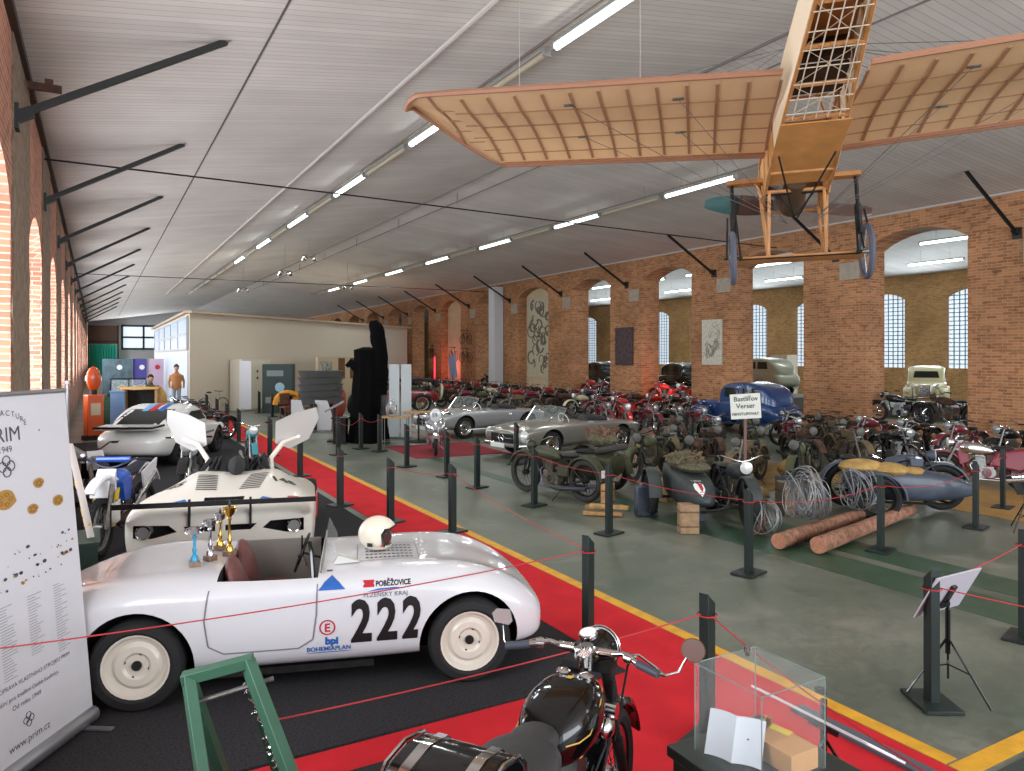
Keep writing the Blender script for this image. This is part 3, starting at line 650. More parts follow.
# ---------------------------------------------------------------- white race car 145
def car145():
    t = thing('wedge_race_car', 'white gullwing race car with number 145 and black rear wing', 'car', (1.13, 8.25, .014), math.radians(90-15.3))
    # local x forward, origin at rear axle centreline (rear face at x=-.0)
    S = [(-.02, .90, .34, .68, .76), (.05, .94, .26, .72, .83), (.35, .96, .16, .76, .90), (.8, .96, .13, .74, .88), (1.3, .95, .13, .70, .88), (1.7, .93, .13, .66, .86), (2.2, .92, .13, .62, .80), (2.8, .92, .13, .5, .66), (3.4, .90, .13, .46, .58), (3.9, .84, .14, .38, .48), (4.15, .74, .16, .28, .34)]
    def bump(p):
        b = 0
        if p.z > .45:
            b += .06*math.exp(-((p.x-.55)/.5)**2-((abs(p.y)-.76)/.18)**2)+.09*math.exp(-((p.x-3.3)/.5)**2-((abs(p.y)-.72)/.2)**2)
            rp = max(0, min(1, (p.x-.15)/1.1)); rp = rp*rp*(3-2*rp)*max(0, min(1, (2.6-p.x)/.8)); b += .27*rp*math.exp(-((abs(p.y)-.30)/.27)**2)
        return b
    mW = mat('warm_white_bodywork', (218, 212, 200), .35, coat=.3)
    b = body_loft(S, 'body', [mW, m_dark], t, bump, pw=.5, qw=1.1, tuck=.96); bake(b)
    cs = [cutter('cyl', (x, s*.6, .30), (x, s*1.2, .30), .36, n=32) for x in (.62, 3.25) for s in (-1, 1)]
    cs.append(cutter('prism', [(1.55, 1.4), (1.62, .35), (2.5, .35), (2.75, 1.4)], -.62, .62))
    for s in (-1, 1):
        mb = MB(); mb.mi = 1; q = [(s*.84, .70), (s*.50, .69), (s*.42, .62), (s*.66, .56), (s*.84, .57)]
        mb.prism(q, -.2, .14, 'yz'); cs.append(mb.build('cut', [mW, m_dark], None, flat=True))
        mb = MB(); mb.mi = 1; mb.prism([(s*.36, .67), (s*.05, .67), (s*.05, .61), (s*.30, .61)], -.2, .14, 'yz'); cs.append(mb.build('cut', [mW, m_dark], None, flat=True))
    mb = MB(); mb.mi = 1; mb.prism([(-.26, 1.3), (-.2, .86), (.2, .86), (.26, 1.3)], .22, .34, 'yz'); cs.append(mb.build('cut', [mW, m_dark], None, flat=True))
    cut(b, cs); bv = bvh_of(b)
    for x in (.62, 3.25):
        for s in (-1, 1): wheel_part('rear_wheel' if x < 1 else 'front_wheel', t, (x, s*.80, .30), .30, .26, s, mat('grey_alloy', (90, 90, 92), .4, .7), .2)
    for s in (-1, 1):
        mb = MB(); mb.cyl((.12, s*.74, .63), (-.03, s*.74, .63), .07, n=20); mb.build('tail_lamp', mat('clouded_lens', (150, 150, 148), .25, .3), t)
        mb = MB(); mb.torus((-.03, s*.74, .63), (1, 0, 0), .066, .008, 20, 5); mb.build('lamp_ring', m_chrome, t)
        # raised gullwing door
        mb = MB(); q = [(1.75, .62, .72), (2.5, .62, .60), (2.62, .74, 1.25), (2.45, .95, 1.52), (1.9, 1.0, 1.56), (1.62, .80, 1.3), (1.68, .66, .98)]
        q2 = [(x+.0, (y-.035), z-.03) for x, y, z in q]
        pts = [(x, s*y, z) for x, y, z in q]+[(x, s*y, z) for x, y, z in q2]; n = len(q)
        hinge = MB(); hinge.tube([(1.72, s*.40, .90), (1.76, s*.38, 1.12), (1.9, s*.52, 1.30), (2.05, s*.72, 1.36)], .032, 6)
        flap = MB()
        c = [(1.95, .42, 1.32), (1.88, .43, 1.58), (2.05, .66, 1.68), (2.2, .94, 1.74), (2.32, .97, 1.60), (2.2, .84, 1.34), (2.0, .60, 1.24)]
        pts = [(x, s*y, z) for x, y, z in c]+[(x, s*y+.0, z-.035) for x, y, z in c]; n = len(c)
        flap.add(pts, [tuple(range(n)), tuple(range(2*n-1, n-1, -1))]+[(i, n+i, n+(i+1) % n, (i+1) % n) for i in range(n)])
        dr = flap.build('gullwing_door', mat('matt_white_door', (190, 186, 182), .5), t, bevel=.01)
        hinge.build('hinge_arm', mW, dr)
        mb = MB()
        for i in range(9):
            x = .58+i*.075; w_ = .07*i/9; mb.add([(x, s*(.12+w_), 0), (x+.035, s*(.12+w_), 0), (x+.035, s*(.34+w_), 0), (x, s*(.34+w_), 0)], [(0, 1, 2, 3)])
        decal(mb, bv, 'louvre', m_dblack, t, 0, 0, top=True)
        tm = text_mb('145', .27, bold=.010, align='LEFT', sx=.72); decal(tm, bv, 'race_number', m_dblack, t, .82, .80 if s > 0 else -.46, top=True, rot=-PI/2+(.25 if s < 0 else -.2))
        decal(poly_mb([(-.03, -.1), (.03, -.1), (.03, .1), (-.03, .1)]), bv, 'blue_stripe', m_dblue, t, .22, s*.47, top=True, rot=.5*s)
    decal(poly_mb([(-.06, -.03), (.06, -.03), (.06, .03), (-.06, .03)]), bv, 'red_badge', m_dred, t, .25, -.72, top=True, rot=-1.5)
    decal(poly_mb([(-.1, 0), (0, .02), (.12, 0), (0, -.02)]), bv, 'red_flash', m_dred, t, .72, .36, side=-1, axis='x')
    wg = MB(); wg.prism([(-.24, .968), (-.02, .93), (.06, .905), (.06, .895), (-.24, .915)], -.97, .97); w = wg.build('rear_wing', m_black, t)
    for s in (-1, 1): MB().prism([(-.26, .76), (-.26, .98), (.06, .98), (.06, .76)], s*.975-.006, s*.975+.006).build('end_plate', m_dred if s < 0 else m_black, w)
    mb = MB()
    for s in (-1, 1): mb.box((-.02, s*.3, .80), (.05, .02, .3))
    mb.build('wing_strut', m_iron, w)
    # engine, hoses and seat between the doors
    mb = MB()
    for i in range(14): a = random.uniform(-.5, .5); mb.tube([(1.5, a, 1.02), (1.6+random.random()*.2, a*.8, 1.10+random.random()*.08), (1.9, a*.7+.1, .98)], .018, 5)
    mb.build('hose', m_rub, t)
    mb = MB(); mb.ell((1.45, 0, 1.08), (.25, .1, .12), 12, 8); mb.build('air_duct', mat('black_fabric', (44, 44, 46), .9), t)
    for y in (-.3, .3): mb = MB(); mb.ell((1.85, y, .62), (.09, .2, .28), 12, 8); mb.ell((2.1, y, .45), (.22, .2, .08), 12, 6); mb.build('seat', mat('black_seat', (30, 30, 32), .8), t)
    return t
car145()
# ---------------------------------------------------------------- generic closed / open cars
def car(name, label, loc, rz, m_body, S, G=None, wheels=((.0, 2.5), .7, .32, .17), gl=None, m_gl=None, bump=None, rimm=None, lights=None, bumper=True, extra=None, group=None, kw=None, gkw=None, spokes=0, arch=1.14):
    t = thing(name, label, 'car', loc, rz, group=group)
    b = body_loft(S, 'body', [m_body, m_dark], t, bump, **(kw or dict(pw=.5, qw=1.0))); bake(b)
    (xs, tr, R, w) = wheels
    if arch: cut(b, [cutter('cyl', (x, s*(tr-.22), R+.02), (x, s*(tr+.5), R+.02), R*arch, n=28) for x in xs for s in (-1, 1)])
    for i, x in enumerate(xs):
        for s in (-1, 1): wheel_part('rear_wheel' if i == 0 else 'front_wheel', t, (x, s*tr, R), R, w, s, rimm or m_chrome, R*.66, spokes=spokes)
    if G:
        g = body_loft(G, 'roof', [m_body, m_dark], t, None, sub=2, **(gkw or dict(pw=.45, qw=.8, tuck=1.0))); bake(g)
    if extra: extra(t, b)
    return t, b
def silver_extra(front=True):
    def f(t, b):
        bv = bvh_of(b); x0 = 3.32
        mb = MB(); mb.box((x0-.01, 0, .50), (.06, .86, .20)); g = mb.build('grille', m_dark, t, bevel=.02)
        mb = MB(); mb.torus((x0+.03, 0, .5), (1, 0, 0), .10, .012, 20, 6)
        for a in (90, 210, 330): mb.cyl((x0+.03, 0, .5), (x0+.03, .1*math.cos(math.radians(a)), .5+.1*math.sin(math.radians(a))), .009, n=5)
        mb.box((x0+.02, 0, .5), (.02, .84, .02)); mb.build('star_emblem', m_chrome, g)
        mb = MB(); mb.tube([(x0-.25, -.80, .36), (x0+.02, -.70, .35), (x0+.10, 0, .34), (x0+.02, .70, .35), (x0-.25, .80, .36)], .05, 8, flat=.6); mb.build('bumper', m_chrome, t)
        MB().box((x0+.14, 0, .34), (.02, .52, .11)).build('number_plate', m_paper, t)
        for s in (-1, 1):
            MB().ell((x0-.13, s*.68, .55), (.10, .11, .16), 16, 12).build('headlamp', m_lens, t)
            mb = MB(); mb.cyl((2.45, s*.68, .86), (2.45, s*.78, .95), .008, n=5); mb.ell((2.45, s*.8, .97), (.03, .06, .04), 8, 6); mb.build('wing_mirror', m_chrome, t)
            mb = MB(); mb.tube([(x0-.35, s*.76, .67), (2.3, s*.81, .73), (.9, s*.81, .73), (-.6, s*.72, .68)], .008, 4); mb.build('side_trim', m_chrome, t)
            MB().tube([(-.1, s*.80, .27), (2.3, s*.80, .27)], .02, 5).build('sill_trim', m_chrome, t)
            mb = MB(); mb.tube([(1.35, s*.75, .72), (1.35, s*.75, .30)], .004, 4); mb.tube([(2.1, s*.80, .74), (2.1, s*.80, .30)], .004, 4); mb.build('door_gap', m_dark, t)
        # windscreen
        fr = [(2.05, -.66, .80), (1.78, -.60, 1.16), (1.74, 0, 1.19), (1.78, .60, 1.16), (2.05, .66, .80)]
        mb = MB(); mb.tube(fr, .016, 6); mb.tube([(2.05, -.66, .80), (2.1, 0, .82), (2.05, .66, .80)], .014, 6); w = mb.build('windscreen_frame', m_chrome, t)
        mb = MB(); mb.add(fr+[(2.1, 0, .82)], [(0, 1, 2, 5), (5, 2, 3, 4)]); mb.build('windscreen', m_glass, w)
        mb = MB(); mb.torus((1.65, .35, .86), (-.9, 0, .4), .18, .012, 18, 5); mb.cyl((1.65, .35, .86), (1.95, .35, .72), .012, n=5); mb.build('steering_wheel', m_paper, t)
        for s in (-.33, .33): mb = MB(); mb.ell((.98, s, .74), (.09, .22, .20), 12, 8); mb.ell((1.3, s, .58), (.25, .22, .08), 12, 6); mb.build('seat', mat('dark_seat_leather', (44, 38, 36), .5), t)
        MB().ell((.45, 0, .82), (.38, .62, .10), 16, 8).build('folded_hood', mat('black_hood_fabric', (28, 28, 32), .9), t)
    return f
SS = [(-.85, .60, .42, .62, .64), (-.8, .68, .34, .66, .70), (-.45, .78, .26, .70, .76), (0, .82, .24, .74, .80), (.6, .83, .24, .76, .81), (1.2, .83, .24, .76, .81), (1.8, .83, .24, .76, .82), (2.2, .83, .24, .74, .83), (2.7, .82, .25, .70, .80), (3.05, .79, .28, .66, .76), (3.25, .74, .34, .60, .70), (3.33, .66, .40, .54, .62)]
def sbump(p):
    return (.04*math.exp(-(p.y/.16)**2)*max(0, min(1, (p.x-2)/.3)) - .03*math.exp(-((abs(p.y)-.45)/.12)**2)*max(0, min(1, (p.x-2)/.3))) if p.z > .6 else 0
m_silver = mat('silver_grey_paint', (150, 148, 140), .28, .55, coat=.6); m_silver2 = mat('pale_silver_paint', (178, 180, 182), .26, .5, coat=.6)
def silver_car(label, loc, rz, m):
    o, b = car('convertible_car', label, loc, rz, m, SS, None, ((0, 2.4), .70, .32, .17), bump=sbump, extra=silver_extra())
    b2 = o.children[0]
    return o, b
o, b = silver_car('silver grey convertible with star grille, front right of the pair', (11.75, 16.1, 0), math.radians(-171), m_silver)
silver_car('pale silver convertible parked behind the grey one', (11.75, 20.9, 0), math.radians(-171), m_silver2)
# ---------------------------------------------------------------- white coupe with blue and red roof stripes
def cpx(t, b):
    bv = bvh_of(b)
    for i, (y, m) in enumerate(((-.22, m_dblue), (-.02, m_dred), (.14, mat('light_blue_stripe', (110, 160, 205), .5)))):
        mb = poly_mb([(-.75, -.07), (.5, -.07), (.5, .07), (-.75, .07)]); decal(mb, bvh_of(ROOF[0]), 'roof_stripe', m, t, 1.0, y, top=True)
    for s in (-1, 1):
        mb = MB(); mb.cyl((2.83, s*.58, .60), (2.93, s*.58, .60), .105, n=20); mb.build('headlamp', m_lens, t)
        mb = MB(); mb.cyl((1.85, s*.72, .84), (1.85, s*.84, .90), .01, n=5); mb.ell((1.85, s*.90, .92), (.05, .09, .07), 12, 8); mb.build('wing_mirror', m_black, t)
        decal(poly_mb([(-1.2, -.05), (.7, -.02), (.7, .03), (-1.2, .02)]), bv, 'side_stripe', mat('grey_purple_stripe', (110, 96, 110), .5), t, 1.2, .58, side=s)
    MB().box((2.98, 0, .34), (.08, 1.3, .12)).build('bumper', m_black, t, bevel=.02)
def coupe():
    t = thing('coupe_car', 'white sports coupe with blue and red roof stripes, farther back on the left', 'car', (.95, 18.5, .014), math.radians(62))
    mW = mat('clean_white_paint', (222, 222, 218), .2, coat=.7)
    S = [(-.85, .5, .36, .55, .60), (-.75, .72, .28, .62, .72), (-.3, .83, .2, .70, .86), (.2, .85, .18, .72, .88), (.8, .83, .18, .74, .86), (1.4, .82, .18, .74, .86), (1.9, .82, .18, .72, .84), (2.3, .82, .18, .68, .77), (2.7, .76, .2, .56, .66), (2.95, .6, .24, .42, .50)]
    def bump(p): return .09*math.exp(-((p.x-2.45)/.45)**2-((abs(p.y)-.60)/.16)**2)+.04*math.exp(-(p.x/.5)**2-((abs(p.y)-.62)/.2)**2) if p.z > .45 else 0
    b = body_loft(S, 'body', [mW, m_dark], t, bump, pw=.55, qw=1.0); bake(b)
    cut(b, [cutter('cyl', (x, s*.5, .32), (x, s*1.2, .32), .37, n=28) for x in (0, 2.27) for s in (-1, 1)])
    for i, x in enumerate((0, 2.27)):
        for s in (-1, 1): wheel_part(('rear_wheel', 'front_wheel')[i], t, (x, s*.70, .31), .31, .2, s, mat('dark_alloy', (44, 44, 46), .4, .7), .21)
    G = [(-.6, .50, .80, .82, .84), (-.1, .64, .80, 1.0, 1.06), (.5, .70, .8, 1.16, 1.27), (.9, .71, .8, 1.20, 1.33), (1.25, .71, .8, 1.16, 1.29), (1.6, .70, .8, .97, 1.05), (1.95, .70, .78, .81, .83)]
    g = body_loft(G, 'roof', [mW, m_dark], t, None, pw=.4, qw=.8, tuck=1.1); bake(g); ROOF[0] = g; bg_ = bvh_of(g)
    decal(poly_mb([(-.62, -.06), (.62, -.06), (.53, .29), (-.53, .29)]), bg_, 'windscreen', m_tint, t, 0, .90, side=1, axis='x', off=.006)
    decal(poly_mb([(-.60, -.03), (.60, -.03), (.50, .30), (-.50, .30)]), bg_, 'rear_window', m_tint, t, 0, .92, side=-1, axis='x', off=.006)
    for s in (-1, 1):
        q = [(-.75, .0), (.62, -.01), (.34, .22), (-.25, .22)] if s < 0 else [(.75, .0), (-.62, -.01), (-.34, .22), (.25, .22)]
        decal(poly_mb(q), bg_, 'side_window', m_tint, t, 1.0, .92, side=s, off=.006)
    wg = MB(); wg.prism([(-1.02, .93), (-.5, .95), (-.45, .88), (-.95, .85)], -.62, .62); sp_ = wg.build('rear_spoiler', mW, t, bevel=.02); MB().tube([(-.5, -.64, .93), (-1.0, -.62, .915), (-1.05, 0, .915), (-1.0, .62, .915), (-.5, .64, .93)], .025, 6).build('spoiler_edge', m_black, sp_)
    cpx(t, b)
ROOF = [None]; coupe()
# ================================================================== HANGING AEROPLANE
def plane():
    from mathutils import Euler
    t = thing('vintage_aeroplane', 'early wooden monoplane with translucent fabric wings hanging from the ceiling', 'aeroplane', (6.69, 5.57, 4.46))
    R = Matrix.Rotation(math.radians(-43.7), 3, 'Z') @ Matrix.Rotation(math.radians(-11.4), 3, 'X') @ Matrix.Rotation(-.029, 3, 'Y')
    t.rotation_euler = R.to_euler()
    fab = mat('amber_doped_fabric', (222, 192, 154), .75, var=.05, scale=2); nt = fab.node_tree; pb = nt.nodes['Principled BSDF']
    tr = nt.nodes.new('ShaderNodeBsdfTranslucent'); tr.inputs[0].default_value = (*lin((226, 198, 160)), 1); mx = nt.nodes.new('ShaderNodeMixShader'); mx.inputs[0].default_value = .45
    nt.links.new(pb.outputs[0], mx.inputs[1]); nt.links.new(tr.outputs[0], mx.inputs[2]); nt.links.new(mx.outputs[0], nt.nodes['Material Output'].inputs[0])
    mrib = mat('varnished_rib_wood', (150, 108, 80), .6); mw = mat('varnished_spruce', (178, 124, 72), .45, var=.15, scale=6); mply = mat('honey_plywood', (186, 130, 72), .5, var=.12, scale=4)
    mcream = mat('cream_fuselage_fabric', (222, 198, 166), .7); mprop = mat('dark_laminated_propeller', (74, 52, 46), .3, coat=.4); mmet = mat('spun_aluminium', (150, 146, 140), .3, .8)
    LE, TE = -.36, -2.15
    def wpt(x, c):  # x span (abs), c 0 at leading edge .. 1 trailing
        yl, yt = LE, TE
        if x > 3.2:  # rounded raked tip
            u = (x-3.2)/.78; yl = LE-1.9*u**1.35; yt = TE+2.2*max(0, u-.45)**2
        y = yl+(yt-yl)*c
        z = .06+.06*(x-.35)-.12*c+.06*math.sin(PI*min(1, c*1.3))
        return y, z
    for s in (-1, 1):
        xs = [.34+i*(3.2-.34)/11 for i in range(12)]+[3.35, 3.48, 3.6, 3.7, 3.77, 3.81]; cs = [i/14 for i in range(15)]
        mb = MB(); top = []; bot = []
        for x in xs:
            rt = []; rb = []
            for c in cs:
                y, z = wpt(x, c); th = .045*math.sin(PI*c**.6)+.004; rt.append(Vector((s*x, y, z+th))); rb.append(Vector((s*x, y, z-.004)))
            top.append(rt); bot.append(rb)
        rings = [a+b[::-1] for a, b in zip(top, bot)]; mb.skin(rings)
        w = mb.build('wing', fab, t)
        for x in xs[:12]+[3.5]:
            mb = MB()
            p = [(s*x, *wpt(x, c)) for c in cs[1:-1]] if x <= 3.2 else [(s*x, *wpt(x, c)) for c in cs]
            for a, b in zip(p, p[1:]):
                a = Vector(a); b = Vector(b); m_ = (a+b)/2; mb.box((m_.x, m_.y, m_.z-.010), (.026, (b-a).length+.004, .008), E(x=math.atan2(b.z-a.z, b.y-a.y)))
            mb.build('wing_rib', mrib, w)
        for c, wd in ((.16, .018), (.33, .022), (.52, .03), (.74, .02)):
            mb = MB(); p = [Vector((s*x, *wpt(x, c))) for x in xs[:14]]
            for a, b in zip(p, p[1:]): m_ = (a+b)/2; mb.box((m_.x, m_.y, m_.z-.007), ((b-a).length+.004, wd, .004), E(y=-math.atan2(b.z-a.z, b.x-a.x)*1) if s > 0 else E(y=math.atan2(b.z-a.z, -(b.x-a.x))))
            mb.build('wing_spar', mat('tan_spar_wood', (160, 116, 84), .6), w)
        edge = [Vector((s*x, *wpt(x, 0))) for x in xs]+[Vector((s*x, *wpt(x, 1))) for x in xs[::-1]]
        mb = MB(); mb.tube(edge, .028, 6, flat=.8); mb.tube([Vector((s*x, wpt(x, .03)[0]-.02, wpt(x, .03)[1]-.01)) for x in xs[:12]], .045, 6, flat=.3); mb.build('wing_edge', mat('red_brown_wing_edge', (156, 110, 84), .5), w)
        mb = MB()
        for x, c in ((1.2, .33), (2.2, .33), (1.2, .8), (2.2, .8)): y, z = wpt(x, c); mb.cyl((s*.12, -.1, -.62), (s*x, y, z-.01), .004, n=3); mb.cyl((s*.15, -.9, .95), (s*x, y, z+.05), .004, n=3); mb.box((s*x, y, z-.012), (.10, .03, .012))
        mb.build('bracing_wire', m_steel, t)
    # fuselage : four longerons, side fabric, bottom sheet, open braced bays
    def hw(y): return .32 if y > -.5 else .32-(.32-.10)*(-.5-y)/4.6
    def zb(y): return -.22+(.30)*max(0, (-.3-y))/4.8 if y < -.3 else -.22
    def ztp(y): return .34 if y > -1.9 else .34-.06*(-1.9-y)/3
    Y = [.55, -.05, -.5, -1.0, -1.5, -2.0, -2.5, -3.0, -3.6, -4.3, -5.1]
    f = MB()
    for s in (-1, 1):
        f.tube([(s*hw(y), y, zb(y)) for y in Y], .019, 5); f.tube([(s*hw(y), y, ztp(y)) for y in Y], .019, 5)
        for y in Y: f.cyl((s*hw(y), y, zb(y)), (s*hw(y), y, ztp(y)), .014, n=5)
    for y in Y: f.cyl((-hw(y), y, zb(y)), (hw(y), y, zb(y)), .02, n=6); f.cyl((-hw(y), y, ztp(y)), (hw(y), y, ztp(y)), .014, n=5)
    fr = f.build('fuselage_frame', mw, t)
    mb = MB()
    for s in (-1, 1):
        for a, b in zip(Y[3:], Y[4:]): mb.add([(s*(hw(a)+.012), a, zb(a)), (s*(hw(b)+.012), b, zb(b)), (s*(hw(b)+.012), b, ztp(b)), (s*(hw(a)+.012), a, ztp(a)), (s*(hw(a)+.018), a, zb(a)), (s*(hw(b)+.018), b, zb(b)), (s*(hw(b)+.018), b, ztp(b)), (s*(hw(a)+.018), a, ztp(a))], [(0, 1, 2, 3), (7, 6, 5, 4), (0, 4, 5, 1), (3, 2, 6, 7)])
    mb.build('side_fabric', mcream, t)
    mb = MB(); mb.box((0, -.85, -.20), (.60, 1.3, .012)); mb.box((.31, -.2, .06), (.012, 1.4, .5)); mb.box((-.31, -.2, .06), (.012, 1.4, .5)); mb.build('plywood_panel', mply, t)
    mb = MB()
    for a, b in zip(Y[4:], Y[5:]):
        if a < -1.3:
            mb.cyl((-hw(a), a, zb(a)), (hw(b), b, zb(b)), .004, n=3); mb.cyl((hw(a), a, zb(a)), (-hw(b), b, zb(b)), .004, n=3)
    for i in range(5): x = -.2+i*.1; mb.cyl((x, -1.5, zb(-1.5)-.02), (x*.7, -3.6, zb(-3.6)-.02), .006, n=4)
    for i in range(9): y = -1.6-.22*i; mb.cyl((-hw(y), y, zb(y)-.02), (hw(y), y, zb(y)-.02), .005, n=4)
    mb.build('net_wire', mat('pale_netting', (206, 190, 166), .7), fr)
    mb = MB(); mb.box((0, -3.2, .30), (.42, 3.0, .012)); mb.build('top_panel', mply, t)
    mb = MB(); mb.box((0, -1.8, .05), (.42, .4, .05)); mb.box((0, -2.02, .24), (.42, .05, .34), E(x=-.2)); mb.build('seat', mat('dark_wicker', (60, 40, 30), .8), t)
    # engine, tank and propeller
    mb = MB(); mb.lathe([(.10, -.12), (.16, -.10), (.17, .12), (.12, .18), (.05, .2)], (0, .58, -.04), (0, 1, 0), 18)
    for a in (-60, 0, 60):
        d = Vector((math.sin(math.radians(a)), 0, math.cos(math.radians(a))))
        for i in range(7): mb.cyl(Vector((0, .55, -.04))+d*(.14+i*.03), Vector((0, .55, -.04))+d*(.155+i*.03), .085, n=12)
        mb.cyl(Vector((0, .55, -.04))+d*.1, Vector((0, .55, -.04))+d*.38, .06, n=10)
    mb.build('engine', mmet, t)
    mb = MB(); mb.cyl((0, -.1, -.12), (0, .42, -.22), .12, .14, n=16); mb.build('oil_tank', mat('brown_tank', (92, 74, 56), .4, .4), t)
    mb = MB(); n = 14
    for s in (-1, 1):
        rings = []
        for i in range(n+1):
            u = i/n; r = .06+u*.90; ch = .05+.075*math.sin(PI*min(1, u*.95+.05))**.7*(1 if u < .97 else .7); tw = .9-.6*u; c = Vector((s*r*math.cos(.13), .92, -.02-s*r*math.sin(.13)*1.0))
            dr = Vector((math.cos(.13), 0, -math.sin(.13))); pr = Vector((math.sin(.13), 0, math.cos(.13))); ax = Vector((0, 1, 0))
            a = (pr*math.cos(tw)+ax*math.sin(tw)*s)*ch; b = (ax*math.cos(tw)*s-pr*math.sin(tw))*.016
            rings.append([c+a*math.cos(2*PI*k/10)+b*math.sin(2*PI*k/10) for k in range(10)])
        mb.mi = 1 if s < 0 else 0
        if s < 0:
            mb.mi = 0; mb.skin(rings[:9], cap=False); mb.mi = 1; mb.skin(rings[8:])
        else: mb.skin(rings)
    mb.mi = 0; mb.cyl((0, .84, -.02), (0, .99, -.02), .07, n=14)
    mb.build('propeller', [mprop, mat('teal_painted_blade', (54, 96, 96), .35)], t)
    # undercarriage
    mb = MB()
    mb.box((0, .23, .03), (1.42, .10, .05)); mb.box((0, .23, -.90), (1.36, .14, .045))
    for s in (-1, 1):
        for x0, x1, y1 in ((.40, .34, .1), (.30, .30, .45)): mb.cyl((s*x0, .23, .02), (s*x1, y1, -.22), .02, n=6)
        mb.tube([(s*.36, .23, .02), (s*.30, .23, -.90)], .02, 6); mb.tube([(s*.28, -.05, -.2), (s*.30, .2, -.9)], .018, 6); mb.tube([(s*.30, .50, -.2), (s*.28, .26, -.9)], .016, 6)
    mb.build('undercarriage_frame', mw, t)
    mb = MB()
    for s in (-1, 1):
        mb.cyl((s*.66, .23, .03), (s*.66, .23, -.62), .022, n=8); mb.cyl((s*.66, .23, -.32), (s*.66, .23, -.66), .034, n=8)
        mb.tube([(s*.63, .23, -.35), (s*.60, .1, -.91)], .012, 5); mb.tube([(s*.72, .23, -.38), (s*.75, .1, -.91)], .012, 5); mb.tube([(s*.66, .23, -.62), (s*.64, .0, -.9)], .012, 5)
        mb.cyl((s*.58, .10, -.91), (s*.78, .10, -.91), .014, n=6)
    mb.cyl((-.62, .1, -.93), (.62, .1, -.93), .010, n=5)
    for s in (-1, 1):
        mb.tube([(s*.22, -.05, -.2), (0, .2, -.42)], .01, 5); mb.tube([(s*.26, -.9, -.22), (s*.02, .15, -.46)], .010, 5)
    mb.box((0, -.02, -.235), (.62, .03, .03))
    mb.build('landing_strut', m_iron, t)
    mgr = mat('grey_wheel_rubber', (78, 80, 92), .8)
    for s in (-1, 1):
        mb = MB(); mb.torus((s*.685, .10, -.91), (1, 0, 0), .27, .032, 32, 8); w = mb.build('wheel', mgr, t)
        mb = MB(); mb.torus((s*.685, .10, -.91), (1, 0, 0), .242, .010, 28, 5); mb.cyl((s*.64, .1, -.91), (s*.73, .1, -.91), .028, n=8)
        for i in range(20):
            a = 2*PI*i/20; mb.cyl((s*(.66+.05*(i % 2)), .10, -.91), (s*.685, .10+.242*math.cos(a), -.91+.242*math.sin(a)), .0028, n=3)
        mb.build('spokes', m_steel, w)
    mb = MB()
    for s in (-1, 1): mb.cyl((s*.28, -.5, .34), (0, -.9, .98), .014, n=5); mb.cyl((s*.28, -1.4, .34), (0, -.9, .98), .014, n=5)
    mb.build('cabane', mw, t)
    return t
PL = plane()
Rm = PL.rotation_euler.to_matrix()
for p, lab in (((0, -.9, .98), 'from the pylon above the cockpit'), ((3.0, -.5, .3), 'above the right wing'), ((-3.0, -.5, .3), 'above the outer left wing'), ((0, -4.8, .3), 'at the tail of the fuselage'), ((-1.6, -1, .2), 'above the inner left wing')):
    w = PL.location+Rm @ Vector(p); zc = 8.0-abs(w.x-10.27)*.12; 
    tag(MB().cyl(w, (w.x+.0, w.y+.0, zc-.01), .005, n=4).build('suspension_wire', mat('pale_wire', (186, 184, 180), .4, .4)), 'thin pale wire holding the wooden aeroplane '+lab, 'wire')
w = Vector((7.15, 1.2, 0))
tag(MB().cyl((6.9, 3.2, 1.9), (6.9, 3.2, 7.55), .006, n=5).build('hanging_cord', mat('pale_wire', (0, 0, 0))), 'pale cord hanging straight down at the right of the aeroplane', 'cord')
# ================================================================== BARRIER POSTS AND ROPES
def post_proto():
    t = thing('barrier_post', '', 'post')
    mb = MB(); w = .05; h = .955; q = .032
    mb.add([(-w, -q, .02), (w, -q, .02), (w, q, .02), (-w, q, .02), (-w, -q, h), (w, -q, h-.08), (w, q, h-.08), (-w, q, h)], [(3, 2, 1, 0), (4, 5, 6, 7), (0, 1, 5, 4), (1, 2, 6, 5), (2, 3, 7, 6), (3, 0, 4, 7)])
    mb.build('upright', m_post, t, bevel=.003); MB().box((0, 0, .0125), (.36, .26, .025)).build('base_plate', m_post, t, bevel=.003)
    mb = MB(); mb.torus((0, 0, .81), (0, 0, 1), .062, .005, 16, 5); mb.build('rope_loop', m_rope, t)
    return t
pp = post_proto(); pfirst = True; POSTS = {}
def post(key, x, y, rz, label):
    global pfirst
    o = pp if pfirst else copy_tree(pp); pfirst = False; o.location = (x, y, .009 if x < 4.45 else .004); o.rotation_euler.z = rz; tag(o, label, group='dark green barrier posts'); POSTS[key] = Vector((x, y, .83)); return o
r = math.radians
